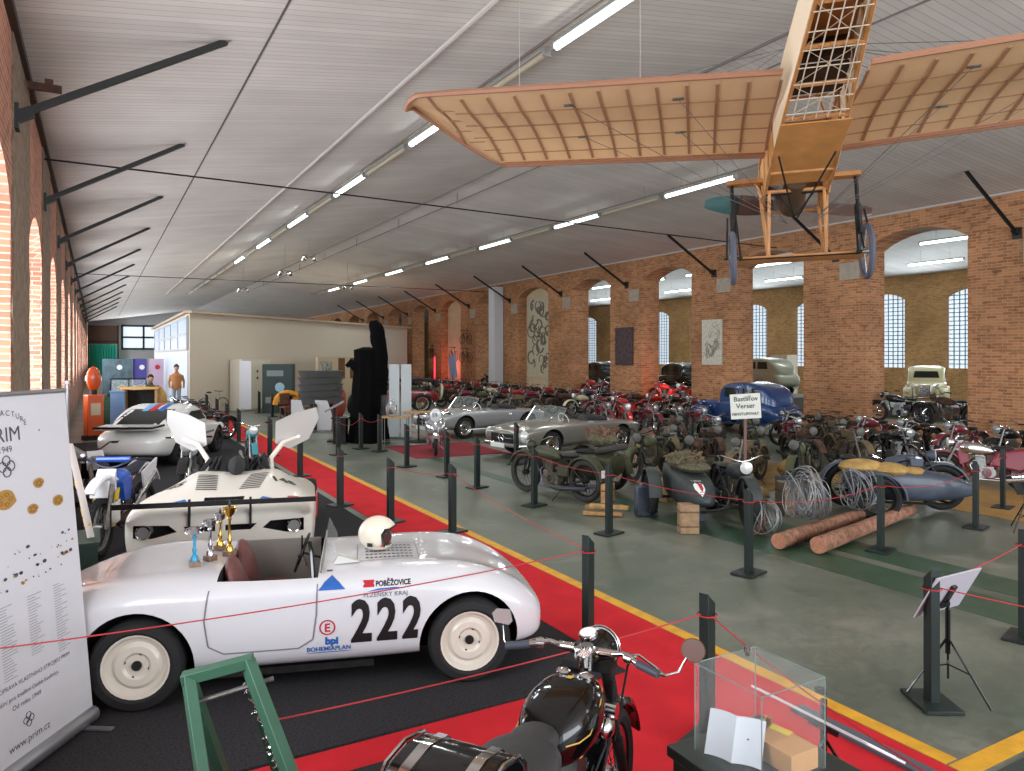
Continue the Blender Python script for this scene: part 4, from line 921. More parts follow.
PD = [('a', 3.58, 5.08, 25, 'dark green barrier post on red carpet directly behind the black motorcycle handlebars'),
 ('b', 3.36, 3.47, 20, 'dark green barrier post behind the glass display case'),
 ('c', 5.13, 3.10, 60, 'dark green barrier post in front of the tilted information panel'),
 ('d', 6.39, 5.95, 15, 'dark green barrier post in front of the black sidecar motorcycle front wheel'),
 ('e', 6.15, 8.23, 15, 'dark green barrier post left of the black sidecar motorcycle'),
 ('f', 6.23, 10.36, 15, 'dark green barrier post in front of the olive motorcycle engine'),
 ('g', 6.16, 12.3, 15, 'dark green barrier post with red tape left of the olive motorcycle'),
 ('h', 6.18, 13.71, 15, 'dark green barrier post in front of the chrome faired motorcycle'),
 ('i', 5.97, 15.38, 15, 'dark green barrier post between the small table and the chrome faired motorcycle'),
 ('j', 8.59, 5.84, 15, 'dark green barrier post in front of the logs and wire coils'),
 ('k', 10.92, 5.96, 15, 'dark green barrier post just right of the grey sidecar motorcycle front wheel'),
 ('l', 12.74, 6.53, 15, 'dark green barrier post in front of the maroon motorcycle'),
 ('m', 7.0, 3.42, 15, 'dark green barrier post cut by the right edge of the picture'),
 ('n', 12.65, 13.6, 15, 'dark green barrier post beside the rear wheel of the silver grey convertible'),
 ('o', 8.25, 14.5, 15, 'dark green barrier post in front of the silver grey convertible grille'),
 ('p', 3.76, 10.34, 15, 'dark green barrier post on the carpet right of the wedge race car'),
 ('q', 4.30, 9.35, 15, 'dark green barrier post behind the crash helmet by the yellow line'),
 ('r', 3.47, 11.92, 15, 'dark green barrier post by the raised right gullwing door'),
 ('s', 3.53, 22.19, 15, 'dark green barrier post left of the carpet level with the striped coupe'),
 ('t', 3.61, 24.97, 15, 'dark green barrier post left of the carpet, next beyond the coupe'),
 ('u', 3.72, 28.0, 15, 'dark green barrier post left of the carpet, third beyond the coupe'),
 ('v', 3.8, 31.5, 15, 'dark green barrier post left of the carpet, farthest by the partition corner'),
 ('w', 3.68, 18.6, 15, 'dark green barrier post left of the carpet before the coupe'),
 ('x', 3.6, 15.2, 15, 'dark green barrier post left of the carpet behind the raised gullwing door'),
 ('y', 6.08, 33.0, 15, 'dark green barrier post in front of the white cabinet'),
 ('z', 6.14, 23.91, 15, 'dark green barrier post in front of the white angled panels'),
 ('aa', 5.21, 18.08, 15, 'dark green barrier post at the near corner of the black sculpture area'),
 ('ab', 6.07, 18.95, 15, 'dark green barrier post in front of the draped black sculpture'),
 ('ac', 6.32, 18.2, 15, 'dark green barrier post between the black sculpture and the small table'),
 ('ad', 6.14, 30.6, 15, 'dark green barrier post in front of the green information kiosk')]
for p in PD: post(p[0], p[1], p[2], r(p[3]), p[4])
def rope(a, b, sag, label, za=None, zb=None):
    A = (POSTS[a] if isinstance(a, str) else Vector(a)).copy(); B = (POSTS[b] if isinstance(b, str) else Vector(b)).copy(); n = 12
    pts = [A.lerp(B, i/n)-Vector((0, 0, sag*4*(i/n)*(1-i/n))) for i in range(n+1)]
    return tag(MB().tube(pts, .0045, 5).build('barrier_rope', m_rope), label, 'rope', 'red barrier ropes')
rope((-.62, 4.77, .9), 'a', .05, 'red rope crossing in front of the white race car 222')
rope((.69, 3.62, .72), 'b', .03, 'red rope from the green frame to the post behind the glass case')
rope('b', (3.2, 1.9, .6), .04, 'red rope running from the post down past the glass case')
rope('a', 'q', .06, 'red rope along the yellow line to the post behind the helmet')
rope('q', 'p', .05, 'red rope between the two posts beside the wedge race car')
rope('c', (6.6, 1.9, .55), .03, 'red rope falling from the panel post towards the right edge')
rope('c', 'm', .02, 'red rope from the panel post up to the post at the right edge')
rope('d', 'e', .05, 'red rope in front of the black sidecar motorcycle'); rope('e', 'f', .05, 'red rope in front of the olive motorcycle rear wheel'); rope('f', 'g', .05, 'red rope in front of the olive motorcycle front wheel')
rope('d', 'j', .10, 'red rope in front of the logs and barbed wire'); rope('j', 'k', .12, 'red rope in front of the grey sidecar'); rope('k', 'l', .05, 'red rope right of the grey sidecar motorcycle')
rope('aa', 'ab', .15, 'red rope in front of the black sculpture'); rope('ab', 'ac', .1, 'red rope at the right foot of the black sculpture'); rope('i', 'h', .08, 'red rope in front of the chrome motorcycle'); rope('h', 'g', .08, 'red rope right of the chrome motorcycle')
# ================================================================== ROLL-UP BANNER
def banner():
    t = thing('rollup_banner', 'tall white roll-up banner with golden watch parts and grey lettering', 'banner', (-.03, 5.68, .02))
    d = Vector((-.56, -.83, 0)); nrm = Vector((.83, -.56, 0)); W_ = 1.12; H = 2.13; lean = -nrm*.20
    m = mat('pale_grey_banner_print', (200, 200, 204), .55)
    up = (Vector((0, 0, H))+lean); O = Vector((0, 0, .07))+nrm*.01; u = -d  # reading direction
    Wv = d*W_
    mb = MB(); q = [O, O+Wv, O+Wv+up, O+up]; mb.add(q+[p-nrm*.006 for p in q], [(0, 1, 2, 3), (7, 6, 5, 4), (0, 4, 5, 1), (1, 5, 6, 2), (2, 6, 7, 3), (3, 7, 4, 0)]); p = mb.build('printed_sheet', m, t)
    mb = MB(); mb.cyl(O-Vector((0, 0, .02)), O+Wv-Vector((0, 0, .02)), .05, n=12); mb.build('base_cassette', mat('brushed_aluminium', (168, 170, 174), .35, .8), t)
    MB().cyl(O+up, O+Wv+up, .016, n=8).build('top_rail', mat('brushed_aluminium', (0, 0, 0)), t)
    for a in (.12, .74): c = O+d*a-Vector((0, 0, .06)); MB().box(c+nrm*.05, (.04, .34, .012), E(z=math.atan2(nrm.y, nrm.x)-PI/2)).build('foot', mat('brushed_aluminium', (0, 0, 0)), t)
    MB().cyl(O-nrm*.05+Wv*.5, O+up+Wv*.5-nrm*.02, .01, n=6).build('support_pole', m_steel, t)
    un = up.normalized(); left = O+Wv
    def P(a, h): return O+Wv*(1-a)+up*h   # a 0..1 from left, h 0..1 from the bottom
    lg = mat('grey_print', (70, 70, 76), .6); gd = mat('gold_print', (168, 126, 58), .5); gy = mat('pale_grey_print', (136, 136, 142), .6)
    def tx(s, size, a, h, m=lg, **k): return text_on(s, size, P(a, h), u, un, 'lettering', m, p, off=.002, **k)
    tx('PRIM', .125, .5, .868); tx('1949', .055, .5, .838)
    s = 'MANUFACTURE'
    for i, ch in enumerate(s):
        an = math.radians(152-i*12.4); c = P(.5, .88)+u*(.20*math.cos(an))+un*(.13*math.sin(an)); up2 = (un*math.sin(an)+u*math.cos(an)*.5)
        text_on(ch, .048, c, u, un, 'lettering', lg, p, off=.002)
    tx('•', .05, .76, .88)
    def fig(pts, a, h, m, sc=1): 
        mb = poly_mb([(x*sc, y*sc) for x, y in pts]); c = P(a, h); mb.v = [tuple(c+u*q[0]+un*q[1]+nrm*.003) for q in mb.v]; return mb
    def knot(a, h, sc):
        mb = MB(); c = P(a, h)
        for i in range(4):
            an = PI/2*i; cc = c+u*(.022*sc*math.cos(an))+un*(.022*sc*math.sin(an))+nrm*.003
            mb.tube([cc+u*(.02*sc*math.cos(k*PI/5))+un*(.02*sc*math.sin(k*PI/5)) for k in range(10)], .0022*sc, 4, closed=True)
        mb.build('knot_emblem', lg, p)
    knot(.5, .80, 1.5); knot(.5, .10, 1.0)
    rd = random.Random(4)
    def disc(a, h, r, m, n=16, hole=0, ex=.7):
        mb = MB(); c = P(a, h)+nrm*.003
        vs = [c+u*(r*math.cos(2*PI*i/n)*(1+.12*rd.uniform(-1, 1)))+un*(r*ex*math.sin(2*PI*i/n)) for i in range(n)]
        mb.add(vs, [tuple(range(n))]); return mb
    for a, h, r_ in ((.47, .71, .085), (.72, .735, .045), (.66, .665, .045), (.86, .67, .05)):
        mb = disc(a, h, r_, gd); mb.build('watch_part', gd, p, flat=True)
        mb = MB(); c = P(a, h)+nrm*.004
        for k in range(5): an = k*1.25; cc = c+u*(r_*.5*math.cos(an))+un*(r_*.35*math.sin(an)); mb.tube([cc+u*(r_*.2*math.cos(q))+un*(r_*.15*math.sin(q)) for q in (0, 1.2, 2.4, 3.6, 4.8)], .002, 3, closed=True)
        mb.build('watch_part_detail', mat('dark_gold_print', (112, 80, 36), .6), p)
    mb = MB(); mb2 = MB()
    for i in range(90):
        a = rd.uniform(.05, .96); row = rd.randrange(4); h = .55+.02*a-row*.030+rd.uniform(-.004, .004); r_ = rd.uniform(.003, .013 if row % 2 else .018); q = disc(a, h, r_, lg, 8)
        (mb if rd.random() < .7 else mb2).add(q.v, q.f)
    mb.build('small_watch_parts', lg, p, flat=True); mb2.build('small_golden_parts', gd, p, flat=True)
    mb = MB()
    for col in range(4):
        a0 = .16+col*.20
        for i in range(26 if col != 2 else 22):
            h = .425-i*.0078; L_ = rd.uniform(.05, .12); c = P(a0, h)+nrm*.0025; mb.add([c, c+u*L_, c+u*L_+un*.004, c+un*.004], [(0, 1, 2, 3)])
    mb.build('small_print', gy, p, flat=True)
    tx('VÝROBA A OPRAVA VLASTNÍHO STROJKU PRIM', .036, .5, .205); tx('Speciální pro kvalitní české hodinky.', .038, .5, .172); tx('Od roku 1949', .04, .5, .145)
    tx('www.prim.cz', .062, .5, .04)
banner()
# ski leaning behind the banner, dark column
t = thing('leaning_ski', 'narrow white, yellow and purple ski leaning behind the roll-up banner', 'ski', (0, 0, 0))
A = Vector((-.24, 8.73, 1.56)); B = Vector((-.05, 8.40, .66)); 
mb = MB(); mb.mi = 0; mb.tube([A+(B-A)*(i/10)+Vector((0, 0, .02*math.sin(i/10*PI))) for i in range(11)], .045, 8, flat=.25)
mb.mi = 1
for i in (2, 3, 5): mb.tube([A+(B-A)*(i/10), A+(B-A)*((i+.6)/10)], .048, 8, flat=.3)
mb.mi = 2
for i in (4, 7, 8): mb.tube([A+(B-A)*(i/10), A+(B-A)*((i+.8)/10)], .048, 8, flat=.3)
mb.build('ski', [mat('cream_ski_top', (222, 212, 206), .4), mat('purple_graphic', (120, 60, 130), .4), mat('yellow_graphic', (226, 184, 50), .4)], t)
MB().cyl((-.26, 8.78, .62), (-.26, 8.78, 1.55), .02, n=6).build('support_stick', m_wood2, t); 
tag(MB().box((-.16, 8.55, .32), (.34, .62, .60)).box((-.16, 8.55, .63), (.38, .66, .03)).build('green_cabinet', mat('dark_green_cabinet', (38, 58, 50), .5)), 'dark green cabinet standing behind the tail of the race car numbered 222', 'cabinet')
# ================================================================== GREEN FRAME
t = thing('green_trestle', 'dark green steel trestle frame standing in front of the race car', 'trestle', (0, 0, 0))
def W(Xc, Z, z=0): return Vector((.872*Xc+.489*Z, -.489*Xc+.872*Z, z))
TL = W(-1.53, 3.5, .93); TR = W(-1.27, 3.56, .98); BL = W(-1.10, 2.9, .03); BR = W(-.60, 2.95, .03)
gm = mat('dark_green_steel', (52, 92, 72), .5, var=.08, scale=4)
def bar(A, B, w, d): 
    mb = MB(); v = (B-A); c = (A+B)/2; q = v.to_track_quat('Z', 'X').to_euler(); mb.box(c, (w, d, v.length), q); return mb
bar(TL+(TL-TR)*.1, TR+(TR-TL)*.1, .05, .07).build('top_bar', gm, t, bevel=.003)
bar(TL, BL, .07, .05).build('leg', gm, t, bevel=.003); bar(TR, BR, .07, .05).build('leg', gm, t, bevel=.003)
n_ = Vector((.5, .85, 0)); bar(TL, TL+n_*.55-Vector((0, 0, .93)), .05, .05).build('rear_leg', gm, t); bar(TR, TR+n_*.55-Vector((0, 0, .96)), .05, .05).build('rear_leg', gm, t)
MB().cyl(TL.lerp(BL, .12)+n_*.06, TR.lerp(BR, .10)+n_*.06+(TR-TL)*.2, .012, n=8).build('cross_rod', m_steel, t)
mb = MB(); A = TL.lerp(TR, .92)-Vector((0, 0, .12))+n_*.05; rd = random.Random(3)
for i in range(24): p = A+(BR-TR)*(i/34)*.8+Vector((rd.uniform(-.012, .012), rd.uniform(-.012, .012), 0)); mb.torus(p, (rd.uniform(-1, 1), rd.uniform(-1, 1), rd.uniform(-1, 1)), .018, .005, 10, 4)
mb.build('chain', m_chrome, t)
# ================================================================== GLASS DISPLAY CASE
t = thing('display_case', 'clear glass display case on dark green plinth at the bottom right', 'display case', (2.573, 2.34, 0))
gp = mat('dark_green_plinth_paint', (40, 50, 46), .35)
MB().box((.02, -.06, .30), (.56, .66, .60)).build('plinth', gp, t, bevel=.006); MB().box((.02, -.06, .63), (.60, .70, .05)).build('plinth_top', gp, t, bevel=.005)
h = .195; z0, z1 = .657, 1.05; gl = MB()
gl.box((-h, 0, (z0+z1)/2), (.004, 2*h, z1-z0)); gl.box((h, 0, (z0+z1)/2), (.004, 2*h, z1-z0)); gl.box((0, -h, (z0+z1)/2), (2*h, .004, z1-z0)); gl.box((0, h, (z0+z1)/2), (2*h, .004, z1-z0)); gl.box((0, 0, z1), (2*h, 2*h, .004))
gl.build('glass_hood', mat('display_glass', (220, 232, 228), .02, alpha=.04, spec=.12), t)
mb = MB()
for z in (z1,): mb.tube([(-h, -h, z), (h, -h, z), (h, h, z), (-h, h, z)], .0028, 4, closed=True)
for x in (-h, h):
    for y in (-h, h): mb.cyl((x, y, z0), (x, y, z1), .0025, n=4)
mb.build('glass_edge', mat('grey_green_glass_edge', (120, 140, 134), .2), t)
CX, CY = 2.573, 2.34
b = thing('cardboard_box', 'tan cardboard box with yellow label inside the glass case', 'box', (CX+.085, CY-.03, .657), r(0))
MB().box((0, 0, .045), (.17, .30, .09)).build('carton', mat('tan_cardboard', (190, 142, 92), .8), b, bevel=.002); MB().box((.05, .06, .091), (.05, .16, .002), E(z=.2)).build('yellow_label', mat('yellow_label', (222, 196, 66), .6), b)
e = thing('model_engine', 'small brass and steel model engine on the cardboard box', 'model engine', (CX+.08, CY+.05, .748), .3)
mb = MB(); mb.box((0, 0, .012), (.07, .04, .016)); mb.lathe([(.016, .01), (.018, .03), (.012, .04)], (0, 0, .01)); mb.cyl((-.03, 0, .02), (.04, 0, .02), .008)
for i in range(5): mb.cyl((.0, 0, .028+i*.006), (.0, 0, .031+i*.006), .014, n=12)
mb.build('engine_block', mat('bronze_metal', (120, 92, 78), .35, .8), e); MB().torus((-.035, 0, .03), (1, 0, 0), .022, .004, 16, 5).build('flywheel', m_steel, e)
MB().box((.03, -.02, .03), (.02, .02, .03)).cyl((.02, .01, .01), (.06, .01, .035), .004).build('carburettor', m_brass, e)
e = thing('model_engine', 'tiny twin cylinder metal model standing on top of the glass case', 'model engine', (CX-.04+.12, CY+.14, 1.053), .8)
mb = MB(); mb.cyl((-.025, 0, .012), (.025, 0, .012), .011)
for s in (-.012, .012): mb.cyl((s, 0, .01), (s, 0, .035), .008, n=8)
mb.build('engine_block', m_steel, e); MB().torus((.028, 0, .014), (1, 0, 0), .012, .003, 12, 4).build('flywheel', m_iron, e)
b = thing('open_booklet', 'open white booklet leaning inside the glass case', 'booklet', (CX-.135, CY+.03, .657), r(-62))
mb = MB(); n = 10
for s in (-1, 1):
    top = []; 
    for i in range(n+1):
        u = i/n; x = s*u*.125; y = .05*u*(1.3-u)+0.0; top.append((x, y))
    for (xa, ya), (xb, yb) in zip(top, top[1:]):
        mb.add([(xa, ya, .002), (xb, yb, .002), (xb, yb+.09, .17), (xa, ya+.09, .17), (xa, ya-.006, .002), (xb, yb-.006, .002), (xb, yb+.084, .17), (xa, ya+.084, .17)], [(0, 1, 2, 3), (7, 6, 5, 4), (0, 4, 5, 1), (3, 2, 6, 7)])
mb.build('page', mat('bluish_white_page', (212, 220, 228), .6), b); MB().box((.06, .047, .10), (.008, .003, .006), E(x=-.5)).build('printed_mark', m_dblack, b)
# ================================================================== INFORMATION PANELS ON TRIPODS
def panel(label, x, y, zc, rz, tilt, w, hh, m):
    t = thing('information_panel', label, 'information stand', (x, y, .004), rz)
    R = E(x=tilt); MB().box((0, 0, zc), (w, hh, .012), R).build('panel_board', m, t, bevel=.002)
    o = MB().box((0, -.0, zc+.008), (w*.9, hh*.86, .002), R); o.build('printed_sheet', m_paper, t)
    mb = MB(); mb.cyl((0, 0, .3), (0, 0, zc-.03), .012, n=8); mb.cyl((0, 0, .3), (0, 0, .62), .018, n=8); mb.box((0, 0, zc-.03), (.05, .2, .03), R); mb.box((.02, 0, .66), (.05, .03, .03)); mb.build('stem', m_black, t)
    for a in (90, 210, 330):
        ca, sa = math.cos(r(a)), math.sin(r(a)); mb = MB(); mb.tube([(0, 0, .42), (.3*ca, .3*sa, .01)], .009, 6); mb.tube([(0, 0, .22), (.17*ca, .17*sa, .20)], .006, 5); mb.build('leg', m_black, t)
    return t
panel('grey information panel tilted on a black tripod at the right', 5.36, 3.12, .74, PI, 1.09, .55, .36, mat('grey_lilac_board', (176, 172, 182), .5))
panel('small white information panel on black stand seen edge-on by the yellow line', 3.37, 2.62, .5, PI/2, .525, .72, .35, mat('white_board', (220, 216, 216), .5))
panel('small information stand left of the maroon motorcycle', 11.3, 5.5, .60, r(-30), .9, .3, .2, m_iron)
slab('cable_cover', 4.16, 4.28, 1.6, 3.5, .008, .03, mat('grey_rubber_cover', (84, 86, 96), .7)); tag(bpy.data.objects['cable_cover'], 'grey rubber cable cover on the red carpet beside the yellow line', 'cable cover')
# ================================================================== MOTORCYCLES
def arc_strip(mb, c, R, a0, a1, w, th=.012, n=12, drop=.03):
    """mudguard: curved strip with rolled sides around the y axis; angles in degrees from +x"""
    rings = []
    for i in range(n+1):
        a = math.radians(a0+(a1-a0)*i/n); d = Vector((math.cos(a), 0, math.sin(a))); y = Vector((0, 1, 0)); C = Vector(c)
        rings.append([C+d*(R-drop)-y*w/2, C+d*(R-.005)-y*w*.42, C+d*R, C+d*(R-.005)+y*w*.42, C+d*(R-drop)+y*w/2, C+d*(R-drop-th)+y*w*.44, C+d*(R-th), C+d*(R-drop-th)-y*w*.44])
    mb.skin(rings); return mb
def mwheel(name, t, x, R, w, rim, n=22, sp=16, tyre=None, knob=False, y=0, hub=.05, spm=None):
    mb = MB(); mb.torus((x, y, R), (0, 1, 0), R-w*.5, w*.5, n, 8, w*.55)
    if knob:
        for i in range(34):
            a = 2*PI*i/34
            for s in (-1, 0, 1): mb.box((x+(R-.004-abs(s)*.01)*math.cos(a+.06*s), y+s*w*.33, R+(R-.004-abs(s)*.01)*math.sin(a+.06*s)), (.03, .022, .018), E(y=-a+PI/2))
    wl = mb.build(name, tyre or m_rub, t); mb = MB()
    mb.torus((x, y, R), (0, 1, 0), R-w-.004, .012, n, 5, w*.3)
    mb.cyl((x, y-.05, R), (x, y+.05, R), hub, n=10); mb.cyl((x, y-.08, R), (x, y+.08, R), .014, n=6)
    for i in range(sp):
        a = 2*PI*i/sp; s = 1 if i % 2 else -1; b = a+.35*(1 if (i//2) % 2 else -1)
        mb.cyl((x+hub*.8*math.cos(b), y+s*.035, R+hub*.8*math.sin(b)), (x+(R-w)*math.cos(a), y, R+(R-w)*math.sin(a)), .0032, n=3, cap=False)
    mb.build('rim', rim, wl); return wl
def moto(name, label, loc, rz, tank=m_black, frame=m_iron, fend=None, rim=m_steel, wb=1.38, R=.33, w=.09, seat=m_leather, kind='road', eng=m_steel, group=None, cat='motorcycle', hi=False, tyre=None, parts=None, exh=None, lampm=None, bars=.34, plate=False, lens=None, barm=None):
    t = thing(name, label, cat, loc, rz, group=group); f = wb/2; rr = -wb/2; fend = fend or tank; n = 32 if hi else 18; sp = 32 if hi else 14
    kn = kind == 'enduro'
    mwheel('front_wheel', t, f, R+(.02 if kn else 0), w*(.9 if kn else 1), rim, n, sp, tyre, kn and hi); mwheel('rear_wheel', t, rr, R, w*1.1, rim, n, sp, tyre, kn and hi)
    hx, hz = f-.30, (.98 if kn else .86)
    if kind == 'girder':
        mb = MB()
        for s in (-.055, .055): mb.tube([(f, s, R), (f-.06, s, R+.28), (hx+.05, s*.8, hz-.02)], .014, 6); mb.tube([(f, s, R), (f-.12, s, R+.25), (hx-.0, s*.8, hz-.12)], .010, 5)
        mb.cyl((hx+.06, 0, hz-.14), (hx+.04, 0, hz-.3), .03, n=8)
    else:
        mb = MB(); k = .02 if not kn else .03
        for s in (-.07, .07): mb.cyl((f, s, R), (hx+.03, s, hz+.02), k*1.0, n=8); mb.cyl((f-.01, s, R+.02), (f-.14, s, R+.28), k*1.4, n=8)
        mb.box((hx+.02, 0, hz+.02), (.06, .2, .03)); mb.box((hx+.06, 0, hz-.12), (.06, .19, .03))
    mb.build('front_fork', frame if kind in ('girder', 'army') else m_steel, t)
    mb = MB(); tr = .018
    mb.tube([(hx, 0, hz), (hx-.05, 0, hz-.16), (f-.42, 0, .34), (.05, 0, .22), (-.28, 0, .24)], tr, 6)
    mb.tube([(hx-.02, 0, hz-.04), (.1, 0, .70), (-.32, 0, .66), (-.28, 0, .24)], tr, 6)
    for s in (-.08, .08): mb.tube([(-.28, s*.4, .26), (rr, s, R)], tr*.8, 6); mb.tube([(-.30, s*.5, .66), (rr, s, R)], tr*.8, 6)
    mb.cyl((-.26, .07, .2), (-.2, .28, .0), .010, n=5)
    mb.build('frame', frame, t)
    # engine: crankcase, finned barrel, covers
    mb = MB(); mb.box((.0, 0, .34), (.30, .20, .20)); mb.cyl((.06, -.13, .34), (.06, .13, .34), .11, n=14); mb.cyl((-.10, -.11, .33), (-.10, .11, .33), .085, n=12)
    up = Vector((.10, 0, 1)).normalized()
    for i in range(6 if not hi else 9):
        c = Vector((.05, 0, .45))+up*i*(.028 if not hi else .02); mb.box(c, (.17, .17, .012), E(y=.1))
    mb.box(Vector((.05, 0, .50)), (.12, .12, .16)); mb.box(Vector((.07, 0, .64)), (.14, .12, .04)); mb.cyl((-.06, .02, .50), (-.16, .03, .52), .03, n=8)
    if kind == 'boxer':
        for s in (-1, 1):
            for i in range(5): mb.cyl((.02, s*(.14+i*.03), .34), (.02, s*(.15+i*.03), .34), .085, n=10)
    mb.build('engine', eng, t)
    if kn:
        mb = MB(); mb.ell((.12, 0, .86), (.20, .13, .13), 14, 8); mb.prism([(.12, .90), (.42, .86), (.36, .62), (.18, .62)], -.16, .16)
    elif kind == 'flat':
        mb = MB(); mb.box((.12, 0, .77), (.52, .15, .14)); mb.ell((.38, 0, .77), (.07, .075, .07), 10, 6)
    else:
        mb = MB(); st = [(-.20, .06, .66, .74), (-.12, .09, .64, .80), (.05, .125, .63, .86), (.22, .13, .64, .88), (.34, .11, .68, .87), (.40, .05, .73, .82)]; rings = []
        for x, wd, zb, zt in st: rings.append([Vector((x+.02, wd*math.copysign(abs(math.cos(a))**.8, math.cos(a)), (zb+zt)/2+(zt-zb)/2*math.copysign(abs(math.sin(a))**.8, math.sin(a)))) for a in [2*PI*i/14 for i in range(14)]])
        mb.skin(rings)
    tk = mb.build('fuel_tank', tank, t, ang=60)
    if not kn: MB().cyl((.16, 0, .85), (.16, 0, .90), .028, n=10).build('filler_cap', m_chrome, tk)
    mb = MB()
    if kn: mb.tube([(.02, 0, .90), (-.3, 0, .90), (-.72, 0, .97)], [.07, .075, .05], 8, flat=1.1)
    else:
        mb.ell((-.36, 0, .76), (.17, .13, .05), 14, 8); mb.ell((-.24, 0, .765), (.13, .05, .035), 10, 6)
        for s in (-.07, .07): mb.cyl((-.45, s, .72), (-.45, s, .64), .018, n=6)
        if kind in ('pillion', 'army'): mb.ell((-.68, 0, .80), (.13, .11, .05), 12, 6)
    mb.build('seat', seat, t)
    mb = MB(); bz = hz+(.14 if not kn else .16)
    for s in (-1, 1): mb.tube([(hx, 0, hz+.06), (hx+.0, s*.10, hz+.08), (hx-.06, s*bars*.7, bz), (hx-.16, s*bars, bz-.02)], .012, 6)
    hb = mb.build('handlebar', barm or (m_chrome if not kn else frame), t)
    mb = MB()
    for s in (-1, 1): mb.cyl((hx-.10, s*bars*.82, bz-.01), (hx-.18, s*(bars+.04), bz-.02), .018, n=8); mb.tube([(hx-.04, s*bars*.75, bz+.01), (hx-.10, s*(bars+.05), bz+.0)], .006, 4)
    mb.build('handgrip', m_rub, hb)
    if lens is None: lens = m_lens
    if not kn:
        c = Vector((hx+.16, 0, hz-.0)); mb = MB(); mb.lathe([(.0, -.10), (.05, -.09), (.08, -.03), (.088, .03)], c, (1, 0, 0), 16); hl = mb.build('headlamp', lampm or tank, t)
        MB().lathe([(.088, .028), (.09, .036), (.06, .05), (0, .056)], c, (1, 0, 0), 16).build('lens', lens, hl)
    else: MB().prism([(hx+.07, hz+.06), (hx+.13, hz-.02), (hx+.10, hz-.22), (hx+.07, hz-.2)], -.11, .11).build('number_board', m_white, t)
    mb = MB()
    if kn: mb.tube([(hx-.05, 0, hz-.14), (f, 0, hz-.12), (f+.35, 0, hz-.22)], [.05, .07, .03], 6, flat=.25) if False else arc_strip(mb, (f-.10, 0, R-.0), R+.30, 50, 125, .14)
    else: arc_strip(mb, (f, 0, R), R+.045, -5 if kind == 'deep' else 20, 170, w*1.7)
    mb.build('front_mudguard', fend, t)
    mb = MB()
    if kn: arc_strip(mb, (rr+.05, 0, R), R+.28, 60, 150, .14)
    else: arc_strip(mb, (rr, 0, R), R+.05, 5, 175, w*1.8)
    rm = mb.build('rear_mudguard', fend, t)
    if plate: MB().box((rr-R-.05, 0, R+.16), (.01, .17, .12)).build('number_plate', m_paper, t)
    for s in ((-1,) if not hi else (-1, 1)):
        mb = MB()
        if kn: mb.tube([(.14, s*.03, .62), (.26, s*.10, .45), (.0, s*.15, .5), (-.3, s*.14, .62), (-.75, s*.13, .80)], [.02, .02, .02, .04, .045], 8)
        else: mb.tube([(.12, s*.04, .58), (.24, s*.10, .46), (.14, s*.14, .22), (-.2, s*.16, .20), (-.35, s*.165, .21), (-.85, s*.17, .26)], [.018, .018, .018, .022, .042, .036], 8)
        mb.build('exhaust', exh or m_chrome, t)
    mb = MB(); mb.box((-.30, .11, .50), (.22, .06, .18)); mb.cyl((-.02, .10, .33), (-.02, .13, .33), .09, n=14); mb.build('tool_box', fend, t, bevel=.01)
    if parts: parts(t)
    return t
# ---- army sidecar outfits
def sidecar(t, side, m, wy=1.15, xw=-.30, canvas=None, emblem=False, Rw=.33, spare=False, fender=m_iron):
    """tub, nose, wheel and mudguard; side = +1 left, -1 right of the machine"""
    y0 = side*.66; mb = MB()
    st = [(.95, .04, .42, .46), (.85, .14, .36, .56), (.6, .22, .30, .66), (.25, .27, .27, .72), (-.1, .29, .26, .74), (-.5, .29, .27, .76), (-.75, .26, .34, .78), (-.86, .20, .42, .74)]; rings = []
    for x, wd, zb, zt in st: rings.append([Vector((x, y0+wd*math.copysign(abs(math.cos(a))**.55, math.cos(a)), (zb+zt)/2+(zt-zb)/2*math.copysign(abs(math.sin(a))**.55, math.sin(a)))) for a in [2*PI*i/18 for i in range(18)]])
    mb.skin(rings); tub = mb.build('sidecar_body', m, t, ang=60)
    MB().ell((-.28, y0, .76), (.34, .22, .035), 18, 6).build('cockpit_cover' if canvas else 'cockpit_rim', canvas or m_dark, tub)
    mb = MB(); mb.tube([(-.05, y0-.2, .80), (.02, y0, .86), (-.05, y0+.2, .80)], .014, 6); mb.build('grab_rail', m_iron, tub)
    mb = MB()
    wl = mwheel('sidecar_wheel', t, xw, Rw, .11, m_iron, 26, 18, None, False, side*wy)
    MB().cyl((xw, side*(wy+.02), Rw), (xw, side*(wy+.07), Rw), .10, .06, n=16).build('hub_cover', m, wl)
    mb = MB(); arc_strip(mb, (xw, side*wy, Rw), Rw+.06, 0, 180, .20, n=16); mb.build('sidecar_mudguard', m, t)
    mb = MB(); mb.cyl((xw, 0, .26), (xw, side*wy, .30), .02, n=6); mb.tube([(.5, side*.1, .3), (.5, side*.4, .24), (.6, side*.8, .24), (-.8, side*.8, .24), (-.8, side*.3, .26)], .02, 6); mb.build('sidecar_chassis', m_iron, t)
    if spare: mb = MB(); mb.torus((-.72, y0, .84), (.25, 0, 1), .25, .055, 24, 8); s_ = mb.build('spare_tyre', m_mudrub, t); MB().torus((-.72, y0, .84), (.25, 0, 1), .19, .015, 20, 5).build('rim', m_iron, s_)
    return tub
m_field = mat('field_grey_blue', (62, 70, 84), .5, var=.12, scale=6, coat=.2); m_darkfield = mat('dark_grey_green_paint', (48, 54, 54), .55, var=.2, scale=8); m_olv = mat('dark_olive_green', (56, 58, 36), .5, var=.2, scale=7)
m_dust = mat('dusty_engine_metal', (98, 90, 78), .7, .4, var=.35, scale=16)
m_ochre = mat('ochre_canvas_cover', (170, 136, 78), .9, var=.2, scale=8, bump=.4)
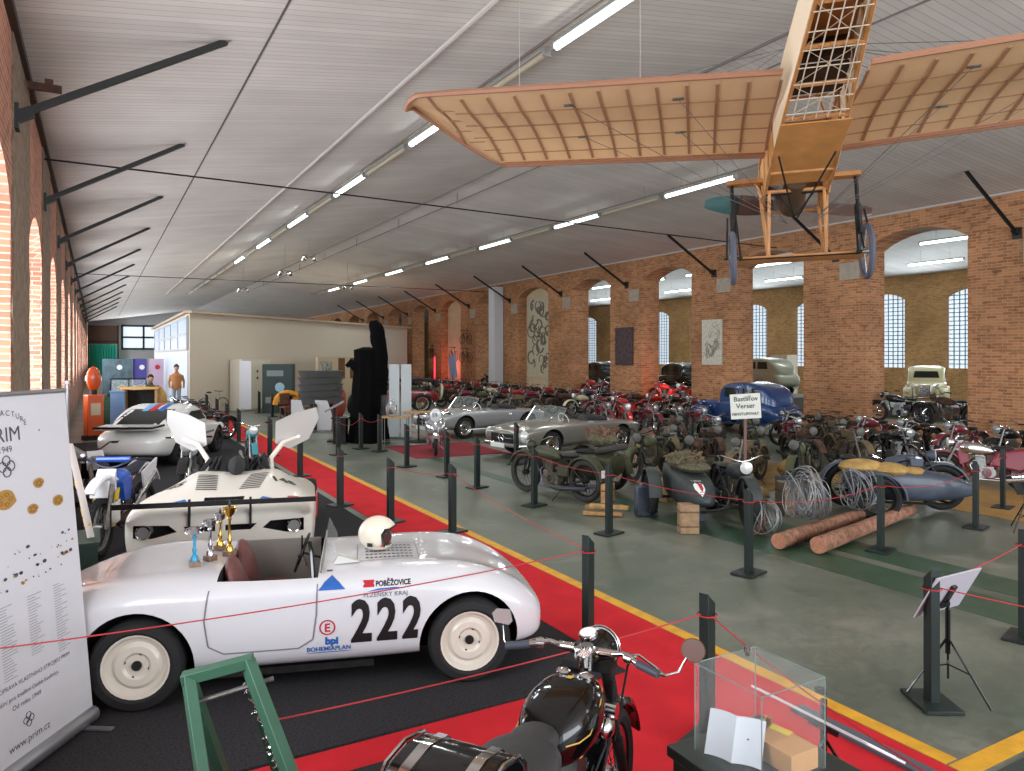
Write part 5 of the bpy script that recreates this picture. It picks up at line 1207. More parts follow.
# grey outfit at the right
az = math.radians(-41.3); F = Vector((11.65, 6.88)); h = Vector((math.cos(az), math.sin(az))); o = F-h*.70
def gx(t):
    MB().prism([(.34, .74), (.36, .76), (.98, .60), (.98, .58)], -.012, .012).build('cable', m_iron, t)
    p = MB(); p.tube([(.62, 0, .735), (.72, 0, .735), (.86, 0, .70)], .012, 4, flat=5); p.build('number_plate', m_paper, t)
t = moto('sidecar_motorcycle', 'field grey army motorcycle with ochre canvas on its sidecar, nose to the right', (o.x, o.y, .012), az, m_field, m_iron, m_field, m_iron, 1.40, .36, .10, m_leather, 'army', m_dust, hi=True, parts=gx, lampm=m_field)
sidecar(t, -1, m_field, 1.12, -.52, canvas=m_ochre, Rw=.34)
mb = MB(); mb.ell((-.62, -.62, .74), (.34, .30, .12), 14, 8); mb.ell((-.25, -.68, .72), (.3, .33, .10), 12, 8); mb.ell((.05, -.62, .70), (.2, .32, .08), 12, 8); mb.build('canvas_sheet', m_ochre, t)
mb = MB(); mb.box((.12, -.62, .84), (.18, .26, .12)); mb.build('ammunition_box', m_field, t, bevel=.01)
# black outfit facing the camera
az = math.radians(-119.3); F = Vector((7.97, 7.42)); h = Vector((math.cos(az), math.sin(az))); o = F-h*.70
t = moto('sidecar_motorcycle', 'black army motorcycle and sidecar facing the camera with big round headlamp', (o.x, o.y, .004), az, m_darkfield, m_iron, m_darkfield, m_iron, 1.40, .36, .10, m_leather, 'girder', m_dust, hi=True, lampm=m_black, bars=.4)
tub = sidecar(t, -1, m_darkfield, 1.18, canvas=mat('faded_tarpaulin', (98, 96, 82), .9, var=.25, scale=9, bump=.4), Rw=.34)
decal(poly_mb([(-.07, .07), (.07, .07), (.07, -.01), (0, -.09), (-.07, -.01)]), bvh_of(tub), 'white_shield_emblem', m_paper, t, -.70, .60, side=1, axis='x', off=.006)
decal(poly_mb([(-.01, .05), (.05, .05), (.05, -.0), (.01, -.04)]), bvh_of(tub), 'red_lion_emblem', m_dred, t, -.70, .60, side=1, axis='x', off=.012)
mb = MB(); mb.ell((-.3, -.66, .84), (.45, .30, .14), 14, 8); mb.ell((.1, -.62, .80), (.3, .25, .08), 12, 6); mb.build('camouflage_net', mat('camouflage_netting', (84, 80, 60), .95, var=.5, scale=24, bump=1), t)
mb = MB()
for i in range(26): a = random.uniform(-.5, .2); b = random.uniform(-.9, -.4); mb.tube([(a, b, .86), (a+random.uniform(-.15, .15), b+random.uniform(-.15, .15), .98), (a+random.uniform(-.2, .2), b+random.uniform(-.2, .2), .90)], .012, 4, flat=.4)
mb.build('dry_leaves', mat('dry_brown_leaves', (112, 92, 66), .9, var=.4, scale=20), t)
MB().box((.62, -1.10, .44), (.22, .17, .48)).box((.62, -1.10, .70), (.10, .03, .03)).build('jerrycan', m_field, t, bevel=.02) if False else None
# olive machine with sidecar behind it
t = moto('sidecar_motorcycle', 'olive green army motorcycle side-on, nose to the left, with spare tyre on its sidecar', (6.93, 10.84, .004), math.radians(105), m_olv, m_iron, m_olv, m_iron, 1.40, .36, .095, m_leather, 'girder', m_dust, hi=True, plate=True, tyre=m_mudrub, exh=mat('blued_steel_exhaust', (84, 86, 96), .35, .7))
sidecar(t, -1, m_olv, 1.25, Rw=.34, spare=True)
mb = MB(); mb.ell((-.5, -.7, .98), (.30, .26, .14), 14, 8); mb.build('camouflage_net', mat('camouflage_netting', (0, 0, 0)), t)
mb = MB()
for i in range(22): a = random.uniform(-.75, -.25); b = random.uniform(-.95, -.45); mb.tube([(a, b, 1.04), (a+random.uniform(-.12, .12), b+random.uniform(-.12, .12), 1.2), (a+random.uniform(-.2, .2), b+random.uniform(-.2, .2), 1.1)], .010, 4, flat=.4)
mb.build('dry_leaves', mat('reddish_dry_leaves', (120, 84, 64), .9, var=.3, scale=20), t)
# maroon machine at the right edge
t = moto('maroon_motorcycle', 'maroon motorcycle with chrome tank at the right edge', (14.05, 7.55, .012), math.radians(137), m_chrome, mat('maroon_enamel', (118, 24, 44), .3, coat=.6), mat('maroon_enamel', (0, 0, 0)), m_chrome, 1.36, .34, .09, m_leather, 'deep', m_steel, hi=True)
mb = MB(); mb.prism([(-.85, .80), (-.2, .72), (-.05, .46), (-.55, .36), (-.9, .5)], -.15, .15); mb.build('rear_enclosure', mat('maroon_enamel', (0, 0, 0)), t, bevel=.04)
mb = MB(); mb.prism([(.30, .90), (.48, .86), (.40, .45), (.22, .52)], -.08, .08); mb.build('fork_shroud', mat('maroon_enamel', (0, 0, 0)), t, bevel=.02)
# chrome faired motorcycle by the convertibles
def fx(t):
    mb = MB(); mb.ell((.34, 0, .70), (.38, .26, .26), 18, 12, E(y=.35)); mb.ell((.1, 0, .45), (.42, .20, .22), 16, 10); mb.build('fairing', mat('polished_alloy_fairing', (196, 200, 204), .18, .85), t)
    mb = MB(); mb.ell((.62, 0, .98), (.03, .14, .17), 16, 10); b = mb.build('number_disc', m_white, t); text_on('59', .14, (.655, -.09, .94), (0, 1, 0), (0, 0, 1), 'race_number', m_dblack, t, align='LEFT')
moto('faired_racing_motorcycle', 'silver faired racing motorcycle with white number disc beside the crimson carpet', (7.45, 17.25, .02), math.radians(-112), m_chrome, m_steel, m_chrome, m_chrome, 1.36, .33, .08, m_leather, 'road', m_steel, hi=True, parts=fx)
# blue dirt bike behind the banner
m_yblue = mat('bright_blue_plastic', (40, 84, 176), .35, coat=.3)
t = moto('dirt_bike', 'blue and white dirt bike with knobbly tyres behind the roll-up banner', (.30, 10.9, .014), math.radians(-112), m_yblue, mat('dark_blue_frame', (34, 40, 70), .4), mat('white_plastic', (214, 214, 218), .4), m_steel, 1.46, .34, .10, mat('dark_blue_seat', (30, 34, 52), .7), 'enduro', m_dust, hi=True, bars=.40)
mb = MB()
for s in (-1, 1): mb.prism([(-.30, .88), (-.85, 1.0), (-.80, .84), (-.35, .66)], s*.13-.012, s*.13+.012)
mb.build('side_panel', mat('white_plastic', (0, 0, 0)), t)
mb = MB()
for s in (-1, 1): mb.prism([(.46, .80), (.56, .74), (.66, .36), (.58, .36)], s*.12-.014, s*.12+.014)
mb.build('fork_guard', mat('yellow_plastic', (220, 190, 40), .4), t)
mb = MB(); mb.cyl((.30, -.2, 1.13), (.30, .2, 1.13), .035, n=8); mb.build('bar_pad', m_yblue, t)
mb = MB(); mb.box((.72, 0, .82), (.02, .20, .20), E(y=-.3)); mb.build('number_board', mat('white_plastic', (0, 0, 0)), t)
moto('dirt_bike', 'dark dirt bike with black mudguards behind the blue dirt bike', (-.15, 13.0, .014), math.radians(-75), m_black, m_iron, m_black, m_iron, 1.44, .34, .09, m_leather, 'enduro', m_dust, hi=True)
t = moto('trial_motorcycle', 'white and black motorcycle standing between the blue dirt bike and the coupe', (1.5, 14.6, .014), math.radians(-105), mat('white_plastic', (0, 0, 0)), m_iron, m_leather, m_chrome, 1.36, .32, .09, m_leather, 'pillion', m_steel)
moto('moped', 'small turquoise moped standing right behind the raised left gullwing door', (2.95, 16.9, .014), math.radians(-95), mat('turquoise_paint', (60, 140, 150), .4), m_iron, None, m_steel, 1.2, .28, .07, m_leather, 'road', m_steel)
# ================================================================== FOREGROUND BLACK MOTORCYCLE
def hero():
    az = math.radians(35.2); t = thing('black_motorcycle', 'glossy black classic motorcycle with chrome handlebars in the foreground', 'motorcycle', (1.64, 2.58, .012), az)
    f, rr, R = .72, -.70, .335; gb = mat('gloss_black_lacquer', (6, 6, 8), .1, spec=.35, coat=.35); gold = mat('gold_pinstripe', (200, 160, 60), .4)
    mwheel('front_wheel', t, f, R, .09, m_chrome, 32, 36); mwheel('rear_wheel', t, rr, R, .10, m_chrome, 32, 36)
    mb = MB()
    for s in (-.085, .085): mb.cyl((f, s, R), (f-.26, s, .98), .019, n=10); mb.cyl((f, s, R), (f-.11, s, .60), .028, n=10); mb.cyl((f-.20, s, .84), (f-.26, s, .98), .032, n=10)
    mb.box((f-.265, 0, 1.0), (.09, .24, .03)); mb.build('front_fork', m_iron, t)
    mb = MB(); mb.tube([(.42, 0, .96), (.34, 0, .70), (.30, 0, .30), (0, 0, .22), (-.3, 0, .26), (-.34, 0, .70), (.38, 0, .84)], .02, 8)
    for s in (-.1, .1): mb.tube([(-.3, s*.4, .28), (rr, s, R)], .016, 6); mb.tube([(-.34, s*.5, .70), (rr, s, R+.02)], .016, 6); mb.cyl((rr+.02, s*1.2, R+.02), (rr+.14, s*1.2, R+.36), .026, n=8)
    mb.build('frame', gb, t)
    # big vee-twin engine
    mb = MB(); mb.box((.0, 0, .36), (.42, .22, .22)); mb.cyl((.08, -.15, .36), (.08, .15, .36), .12, n=20); mb.cyl((-.15, -.14, .36), (-.15, .14, .36), .10, n=18); mb.build('crankcase', m_steel, t, bevel=.01)
    for a, c in ((.42, .1), (-.42, -.06)):
        up = Vector((math.sin(a), 0, math.cos(a))); mb = MB()
        for i in range(9): mb.box(Vector((c, 0, .47))+up*i*.021, (.17, .18, .010), E(y=a))
        mb.box(Vector((c, 0, .47))+up*.10, (.11, .12, .22), E(y=a)); mb.box(Vector((c, 0, .47))+up*.22, (.13, .12, .05), E(y=a)); mb.build('cylinder', mat('dark_finned_alloy', (62, 60, 58), .4, .7), t)
    mb = MB()
    for s in (-1, 1): mb.tube([(.2, s*.06, .62), (.34, s*.10, .52), (.30, s*.14, .26), (-.1, s*.16, .22), (-.3, s*.165, .22), (-.95, s*.17, .26)], [.02, .02, .02, .022, .045, .04], 10)
    mb.build('exhaust', m_chrome, t)
    mb = MB(); mb.tube([(.18, -.10, .60), (.30, -.13, .72), (.42, -.10, .86)], .006, 5); mb.tube([(.30, -.09, .45), (.48, -.10, .7), (.44, -.12, .95)], .007, 5); mb.tube([(.30, .09, .45), (.5, .12, .7), (.44, .14, .98)], .007, 5); mb.tube([(.44, -.2, 1.05), (.60, -.14, .96), (.58, -.08, .6)], .006, 5); mb.build('control_cable', m_rub, t)
    # tank
    st = [(-.24, .05, .80, .88), (-.21, .10, .76, .93), (-.12, .145, .74, .975), (.02, .168, .735, 1.0), (.16, .165, .745, 1.005), (.27, .14, .77, .99), (.33, .09, .80, .965), (.36, .03, .85, .92)]; st = [(.36-(.36-x)*.84, wd, zb+.035, zt+.035) for x, wd, zb, zt in st]; rings = []
    for x, wd, zb, zt in st: rings.append([Vector((x, wd*math.copysign(abs(math.cos(a))**.75, math.cos(a)), (zb+zt)/2+(zt-zb)/2*math.copysign(abs(math.sin(a))**.75, math.sin(a)))) for a in [2*PI*i/20 for i in range(20)]])
    mb = MB(); mb.skin(rings); tk = mb.build('fuel_tank', gb, t, sub=2, ang=70); bake(tk); bv = bvh_of(tk)
    for s in (-1, 1):
        loop = [(-.11, .10), (-.06, .138), (.02, .156), (.16, .152), (.26, .125), (.31, .08)]
        pts = []
        for x, y in loop:
            hit = bv.ray_cast(Vector((x, s*y, 2)), Vector((0, 0, -1)))[0]; pts.append((hit if hit is not None else Vector((x, s*y, .9)))+Vector((0, 0, .001)))
        MB().tube(pts, .0035, 5).build('gold_pinstripe', gold, tk)
        lo = [(-.12, .84), (-.0, .81), (.15, .82), (.3, .87)]; pp_ = []
        for x, z in lo:
            hit = bv.ray_cast(Vector((x, s*1, z)), Vector((0, -s, 0)))[0]; pp_.append(hit if hit is not None else Vector((x, s*.1, z)))
        MB().tube(pp_, .0035, 5).build('gold_pinstripe', gold, tk)
    em = poly_mb([(-.014, -.022), (.012, -.022), (.016, .004), (.006, .024), (.0, .01), (-.012, .012)]); decal(em, bv, 'gold_emblem', gold, t, .20, .0, top=True, rot=-PI/2)
    for x, y, rd_ in ((.27, .06, .030), (.25, -.055, .030)):
        z = bv.ray_cast(Vector((x, y, 2)), Vector((0, 0, -1)))[0].z; MB().lathe([(rd_, -.005), (rd_*1.1, .01), (rd_*.8, .018), (0, .022)], (x, y, z), n=16).build('filler_cap', m_chrome, tk)
    # saddle, rear rack and top box
    mb = MB(); mb.ell((-.36, 0, .93), (.21, .165, .07), 20, 12); mb.ell((-.20, 0, .945), (.12, .10, .05), 14, 8); mb.build('seat', mat('worn_black_saddle', (44, 44, 44), .55, bump=.15, scale=30), t)
    for s in (-.09, .09): MB().torus((-.46, s, .80), (0, 0, 1), .03, .005, 12, 5).torus((-.46, s, .82), (0, 0, 1), .03, .005, 12, 5).torus((-.46, s, .84), (0, 0, 1), .03, .005, 12, 5).build('saddle_spring', m_chrome, t)
    mb = MB(); arc_strip(mb, (rr, 0, R), R+.06, 5, 178, .18, n=20); mb.build('rear_mudguard', gb, t); mb = MB(); arc_strip(mb, (f, 0, R), R+.05, 15, 172, .15, n=20); mb.build('front_mudguard', gb, t)
    bx = thing_part('top_box', t); BX = -.82
    prof = [(x, z+.065) for x, z in ((-.17, .86), (.17, .86), (.185, .96), (.165, 1.06), (.11, 1.115), (.0, 1.135), (-.11, 1.115), (-.165, 1.06), (-.185, .96))]
    mb = MB(); mb.prism([(BX+x, z) for x, z in prof], -.175, .175); b = mb.build('box_shell', gb, bx, bevel=.018)
    mb = MB()
    for y in (-.10, .10): mb.prism([(BX+x*1.03, 1.06+(z-1.06)*1.035) for x, z in prof], y-.019, y+.019)
    mb.build('chrome_strap', m_chrome, bx)
    mb = MB()
    for y in (-.177, .177): mb.tube([(BX+x*.98, y, z) for x, z in prof], .007, 5, closed=True)
    mb.tube([(BX-.187, -.17, 1.035), (BX-.187, .17, 1.035)], .006, 5); mb.build('edge_bead', m_chrome, bx)
    mb = MB()
    for y in (-.15, -.05, .05, .15): mb.tube([(BX-.2, y, .915), (BX+.2, y, .915)], .007, 5)
    mb.tube([(BX+.2, .15, .915), (rr+.1, .11, .6)], .007, 5); mb.tube([(BX+.2, -.15, .915), (rr+.1, -.11, .6)], .007, 5); mb.build('rear_rack', m_chrome, t)
    for s in (-1, 1):
        mb = MB()
        for i in range(16): mb.ell((BX-.14+.018*i, s*.182, 1.065+.055*math.sin(i/15*PI)), (.006, .005, .006), 6, 4)
        mb.build('rivet', m_brass, bx)
    # handlebars
    hx, hz = .42, 1.04; mb = MB()
    for s in (-1, 1): mb.tube([(hx, 0, hz+.03), (hx, s*.09, hz+.03), (hx-.02, s*.18, hz+.055), (hx-.08, s*.27, hz+.045), (hx-.11, s*.34, hz+.035)], .0125, 10)
    hb = mb.build('handlebar', m_chrome, t)
    mb = MB(); mb.box((hx, 0, hz+.02), (.06, .10, .05)); mb.cyl((hx, 0, hz-.05), (hx, 0, hz+.06), .03, n=14); mb.cyl((hx-.05, 0, hz-.02), (hx-.05, 0, hz+.03), .028, n=14); mb.cyl((hx+.0, -.14, hz+.035), (hx, -.06, hz+.035), .022, n=10); mb.cyl((hx, .06, hz+.035), (hx, .14, hz+.035), .022, n=10); mb.build('clamp', m_chrome, hb)
    for s in (-1, 1):
        mb = MB(); mb.cyl((hx-.075, s*.26, hz+.045), (hx-.115, s*.365, hz+.033), .0185, n=12); mb.build('handgrip', mat('grey_rubber_grip', (58, 62, 72), .6), hb)
        mb = MB(); mb.tube([(hx-.03, s*.19, hz+.05), (hx+.02, s*.24, hz+.045), (hx-.02, s*.33, hz+.02), (hx-.07, s*.38, hz+.01)], [.008, .007, .006, .009], 6); mb.build('lever', m_chrome, hb)
        mb = MB(); mb.cyl((hx-.04, s*.20, hz+.05), (hx-.055, s*.235, hz+.05), .024, n=10); mb.build('switch_housing', m_chrome, hb)
    # headlamp with instrument pod
    c = Vector((hx+.15, 0, hz-.015)); mb = MB(); mb.lathe([(0, -.12), (.045, -.115), (.075, -.07), (.088, -.01), (.09, .04)], c, (1, 0, -.08), 22); hl = mb.build('headlamp', gb, t)
    MB().lathe([(.09, .035), (.095, .045), (.09, .055), (.06, .068), (0, .072)], c, (1, 0, -.08), 22).build('lens', m_lens, hl); MB().torus(c+Vector((.045, 0, 0)), (1, 0, -.08), .094, .007, 24, 6).build('lamp_rim', m_chrome, hl)
    mb = MB(); mb.lathe([(.042, -.03), (.047, 0), (.043, .012)], c+Vector((-.05, .03, .085)), (-.25, .1, 1), 18); q = mb.build('speedometer', m_chrome, hl); MB().lathe([(.04, .0122), (0, .0125)], c+Vector((-.05, .03, .0855)), (-.25, .1, 1), 18).build('dial', m_paper, q)
    # mirrors
    A = Vector((hx-.115, -.365, hz+.035)); mb = MB(); mb.tube([A, A+Vector((0, -.03, .0)), A+Vector((.03, -.08, .012)), A+Vector((.05, -.11, .07))], .006, 8); mb.build('mirror_arm', m_chrome, t)
    mc = A+Vector((.055, -.135, .105)); mb = MB(); mb.lathe([(0, .02), (.03, .018), (.05, .004), (.052, 0)], mc, (1, .15, -.05), 22); mi = mb.build('round_mirror', m_chrome, t); MB().lathe([(.048, -.001), (0, -.0015)], mc, (1, .15, -.05), 22).build('mirror_glass', mat('mirror_glass', (215, 220, 225), .3, 1), mi)
    A = Vector((hx-.115, .365, hz+.035)); mb = MB(); mb.tube([A, A+Vector((.0, .012, .03)), A+Vector((.01, .02, .09))], .005, 8); mb.build('mirror_arm', m_chrome, t)
    mb = MB(); mb.prism([(-.045, -.02), (-.03, -.035), (.04, -.028), (.052, .012), (.03, .034), (-.035, .034)], -.008, .004, 'yz'); Rz = Matrix.Rotation(.2, 3, 'Z'); mb.v = [tuple(Rz @ Vector(v)+A+Vector((.015, .02, .13))) for v in mb.v]; mb.build('square_mirror', mat('bright_mirror', (235, 240, 246), .12, .8), t)
    mb = MB(); mb.tube([(-.1, .12, .2), (-.16, .3, .02)], .01, 6); mb.build('side_stand', m_iron, t)
    mb = MB(); mb.ell((.30, -.14, .80), (.06, .03, .05), 10, 6); mb.cyl((.34, -.17, .86), (.34, -.12, .86), .035, n=14); mb.build('horn', m_chrome, t)
    return t
def thing_part(name, par):
    o = bpy.data.objects.new(name, None); COL.objects.link(o); o.parent = par; return o
hero()
# ================================================================== NEAR RIGHT CLUTTER: logs, wire, sign, boxes
m_bark = mat('pinkish_pine_bark', (158, 112, 88), .9, var=.3, scale=14, bump=1, rgb2=(112, 78, 60)); m_end = mat('sawn_log_end', (176, 120, 92), .8, var=.15, scale=30)
def log(A, B, R_, label):
    A = Vector(A); B = Vector(B); d = (B-A).normalized(); a = d.orthogonal().normalized(); b = d.cross(a); rd = random.Random(int(A.x*10)); rings = []; ph = [rd.uniform(-.09, .09) for _ in range(14)]
    for i in range(15):
        p = A.lerp(B, i/14); rings.append([p+(a*math.cos(2*PI*j/14)+b*math.sin(2*PI*j/14))*R_*(1+ph[j]*.5+rd.uniform(-.04, .04))*(1-.012*i) for j in range(14)])
    t = thing('pine_log', label, 'log'); MB().skin(rings, cap=False).build('bark', m_bark, t)
    mb = MB(); mb.add(rings[0], [tuple(range(14))]); mb.add(rings[-1], [tuple(range(14))]); mb.build('sawn_end', m_end, t, flat=True); return t
log((7.50, 6.50, .115), (9.92, 7.02, .115), .10, 'shorter pine log on the floor under the barbed wire, left one'); log((7.74, 6.10, .12), (10.80, 6.85, .115), .105, 'longer pine log on the floor, right one behind the barrier post')
m_bw = mat('galvanised_barbed_wire', (146, 148, 150), .45, .6)
def coil(c, R_, seed, label, n=15):
    rd = random.Random(seed); mb = MB(); C = Vector(c)
    for i in range(n):
        ax = Vector((rd.uniform(-.35, .35)+.9, rd.uniform(-.5, .5)-.5, rd.uniform(-.4, .4))); rr = R_*rd.uniform(.72, 1); cc = C+Vector((rd.uniform(-.14, .14), rd.uniform(-.14, .14), rr-R_+rd.uniform(0, .03)))
        mb.torus(cc, ax, rr, .008, 26, 4)
    for i in range(40):
        d = Vector((rd.gauss(0, 1), rd.gauss(0, 1), rd.gauss(0, 1))).normalized(); p = C+d*R_*rd.uniform(.7, .95); q = Vector((rd.uniform(-1, 1), rd.uniform(-1, 1), rd.uniform(-1, 1)))*.03; mb.cyl(p-q, p+q, .003, n=3)
    return tag(mb.build('barbed_wire_coil', m_bw), label, 'barbed wire')
coil((8.42, 6.80, .60), .36, 2, 'big loose coil of barbed wire resting on the two logs', 20); coil((9.75, 6.95, .50), .30, 5, 'smaller coil of barbed wire at the right end of the logs', 14); coil((7.95, 7.1, .28), .26, 8, 'loose barbed wire loops at the left beside the wooden block', 7)
tag(MB().box((8.05, 7.35, .11), (.5, .18, .22), E(z=.5)).box((8.05, 7.35, .225), (.44, .14, .01), E(z=.5)).build('wooden_block', m_wood2), 'dark wooden block behind the left log end', 'block')
def crate(x, y, rz, sx, sy, sz, m, label, name='wooden_crate', cat='crate', z=.003):
    t = thing(name, label, cat, (x, y, z), rz); MB().box((0, 0, sz/2), (sx, sy, sz)).build('box_body', m, t, bevel=.006); mb = MB()
    for k in (.25, .75): mb.box((0, 0, sz*k), (sx+.012, sy+.012, .02))
    mb.build('band', m_iron if name != 'wooden_crate' else m_wood2, t); return t
crate(7.15, 7.75, r(-29), .26, .20, .40, mat('faded_brown_wood', (146, 118, 88), .7, var=.2, scale=10), 'pale wooden box leaning on the black sidecar'); crate(7.85, 8.3, r(-29), .18, .24, .48, m_field, 'narrow grey metal canister between sidecar and black motorcycle', 'metal_canister', 'canister')
crate(9.35, 7.9, r(-20), .30, .30, .50, mat('weathered_grey_wood', (110, 98, 84), .8, var=.2, scale=9), 'weathered wooden box left of the grey sidecar wheel'); crate(8.5, 9.7, r(10), .5, .35, .35, m_tan, 'tan crate behind the black motorcycle'); crate(12.5, 11.6, r(20), .5, .35, .4, m_wood, 'pale wooden crate among the dusty army motorcycles'); crate(11.0, 13.2, 0, .6, .4, .45, m_tan, 'tan crate beside the sandy sheet, left end'); crate(7.15, 9.6, r(-60), .12, .3, .40, m_wood, 'pale board box behind the rope post left of the black sidecar')
def jerry(x, y, rz, m, label):
    t = thing('jerrycan', label, 'jerrycan', (x, y, .003), rz); mb = MB(); mb.prism([(-.17, 0), (.17, 0), (.17, .40), (.10, .46), (-.17, .46)], -.08, .08); mb.build('can_body', m, t, bevel=.02)
    mb = MB()
    for y_ in (-.04, 0, .04): mb.tube([(-.08, y_, .46), (-.07, y_, .50), (.06, y_, .50), (.07, y_, .46)], .008, 5)
    mb.build('handle', m, t); MB().cyl((.13, 0, .42), (.17, 0, .47), .025, n=8).build('spout_cap', m_iron, t)
jerry(10.0, 8.5, r(-40), m_darkfield, 'dark jerrycan standing left of the grey sidecar outfit'); jerry(9.2, 8.9, r(-60), m_iron, 'black jerrycan behind the dark one'); jerry(7.35, 8.9, r(-20), m_field, 'blue grey jerrycan behind the left end of the black sidecar')
# firewood and boards between the outfits
for i, (x, y, a) in enumerate(((6.75, 9.2, .3), (6.9, 9.35, .5), (6.8, 9.1, .1))):
    tag(MB().box((x, y, .04+.06*i), (.6, .08, .05), E(z=a-1.0)).box((x, y, .04+.06*i), (.56, .086, .01), E(z=a-1.0)).build('wooden_plank', m_wood), 'pale plank lying between the olive and black outfits, %s of the stack' % ('lowest', 'middle', 'topmost')[i], 'plank', 'planks between the sidecar outfits')
# sign on a pole
t = thing('sign_board', 'white hand-lettered sign on a brown wooden pole above the army motorcycles', 'sign', (9.55, 8.97, .003), r(-33))
MB().box((0, 0, .82), (.045, .03, 1.64)).build('pole', mat('pinkish_brown_pole', (112, 78, 72), .7), t)
MB().box((0, -.02, 1.60), (.50, .015, .42), E(y=-.06)).build('board', mat('off_white_board', (206, 206, 196), .7), t)
for s_, z, sz in (('Bastlířov', 1.69, .115), ('Verser', 1.57, .115), ('NEVSTUPOVAT', 1.45, .065)): text_on(s_, sz, (0, -.030, z), (1, 0, .06), (-.06, 0, 1), 'lettering', m_dblack, t, bold=.001)
# tripod base
mb = MB()
for a in (80, 200, 320): mb.tube([(0, 0, .35), (.3*math.cos(r(a)), .3*math.sin(r(a)), .01)], .012, 5)
mb.build('tripod_foot', m_iron, t)
# ================================================================== ROWS OF MOTORCYCLES
m_mar2 = mat('maroon_enamel', (118, 24, 44)); m_dbl = mat('dark_blue_enamel', (30, 40, 70), .3, coat=.5); m_cream = mat('cream_enamel', (206, 194, 160), .4); m_rust = mat('rusty_brown_paint', (84, 58, 44), .8, .2, var=.4, scale=14)
m_dull = mat('dusty_lamp_glass', (84, 82, 74), .5); m_gl2 = mat('grey_lamp_glass', (150, 152, 150), .15, .4)
m_khaki = mat('khaki_paint', (104, 88, 62), .7, var=.25, scale=10)
PROT = {}
def proto(k):
    cfg = dict(black=dict(tank=m_black, rim=m_chrome, lens=m_gl2), maroon=dict(tank=m_mar2, frame=m_mar2, rim=m_chrome, lens=m_gl2), red=dict(tank=m_brred, frame=m_brred, rim=m_chrome, kind='deep'), dark=dict(tank=m_rust, frame=m_iron, rim=m_iron, barm=m_iron, lens=m_dull, kind='girder', eng=m_dust, exh=m_iron, tyre=m_mudrub),
               khaki=dict(tank=m_khaki, frame=m_darkfield, rim=m_khaki, barm=m_iron, lens=m_dull, kind='flat', eng=m_dust, exh=m_iron, tyre=m_mudrub), cream=dict(tank=m_cream, frame=m_black, rim=m_chrome, kind='pillion'), blue=dict(tank=m_dbl, rim=m_chrome, kind='pillion'), olive=dict(tank=m_olive, frame=m_iron, rim=m_iron, barm=m_iron, lens=m_dull, kind='army', eng=m_dust, exh=m_iron, tyre=m_mudrub))[k]
    return cfg
NM = dict(black='black', maroon='maroon', red='bright red', dark='rusty brown', khaki='khaki', cream='cream', blue='dark blue', olive='olive drab')
def place_bike(k, x, y, az, label, group, z=.003, s=1):
    if k not in PROT:
        PROT[k] = moto('vintage_motorcycle', label, (x, y, z), az, group=group, **proto(k)); o = PROT[k]
        if s != 1: o.scale = (s, s, s)
        return o
    return copy_thing(PROT[k], (x, y, z), az, label, group, s)
CNT = {}
def row(pts, kinds, az, where, group, z=.003, jit=.14):
    rd = random.Random(len(pts)*7+int(pts[0][0]*3)); cn = {}
    tot = {}
    for i in range(len(pts)): tot[kinds[i % len(kinds)]] = tot.get(kinds[i % len(kinds)], 0)+1
    for i, (x, y) in enumerate(pts):
        k = kinds[i % len(kinds)]; j = cn.get(k, 0); cn[k] = j+1
        lab = ('%s %s motorcycle %s' % (nth(j) if tot[k] > 1 else 'single', NM[k], where)).replace('nearest', 'nearest')
        place_bike(k, x, y, az+rd.uniform(-jit, jit), lab, group, z)
wall_w = 'in the row along the right brick wall'
# (nearest first)
row([(19.9, 21.0+1.15*i) for i in range(26)], ['maroon', 'black', 'red', 'dark', 'maroon', 'black', 'blue'], PI, 'along the foot of the right brick wall', 'motorcycles along the right wall')
row([(17.3, 22.2+1.3*i) for i in range(17)], ['red', 'maroon', 'cream', 'dark', 'black', 'maroon'], PI, 'in the second row from the right wall', 'motorcycles of the second row')
row([(15.0, 26.0+1.6*i) for i in range(11)], ['khaki', 'black', 'olive', 'maroon', 'dark'], PI, 'in the third row, behind the pale silver convertible', 'motorcycles of the third row')
row([(14.6+.25*i, 19.9-.85*i) for i in range(5)], ['maroon', 'red', 'maroon', 'black'], r(-110), 'right behind the silver grey convertible', 'motorcycles behind the convertible')
row([(11.3+.72*i, 12.9-.62*i) for i in range(6)], ['khaki', 'dark', 'olive', 'dark', 'khaki', 'black'], r(-120), 'in the dusty row behind the sign pole', 'dusty motorcycles, front row')
row([(13.0+.72*i, 14.7-.66*i) for i in range(5)], ['dark', 'black', 'olive', 'maroon', 'khaki', 'dark'], r(-118), 'in the middle row before the blue saloon', 'dusty motorcycles, middle row')
row([(17.0+.1*i, 14.0-1.05*i) for i in range(7)], ['black', 'dark', 'maroon', 'black', 'maroon'], r(175), 'in the back row between the saloon and the maroon motorcycle', 'motorcycles, back row')
row([(9.7+.55*i, 11.6-.75*i) for i in range(4)], ['olive', 'dark', 'khaki'], r(-150), 'crowded directly behind the black sidecar outfit', 'dusty motorcycles behind the black outfit')
row([(2.75, 22.8+1.1*i) for i in range(7)], ['black', 'red', 'maroon', 'black', 'dark', 'blue'], r(-145), 'in the left line beyond the striped coupe', 'motorcycles along the left side')
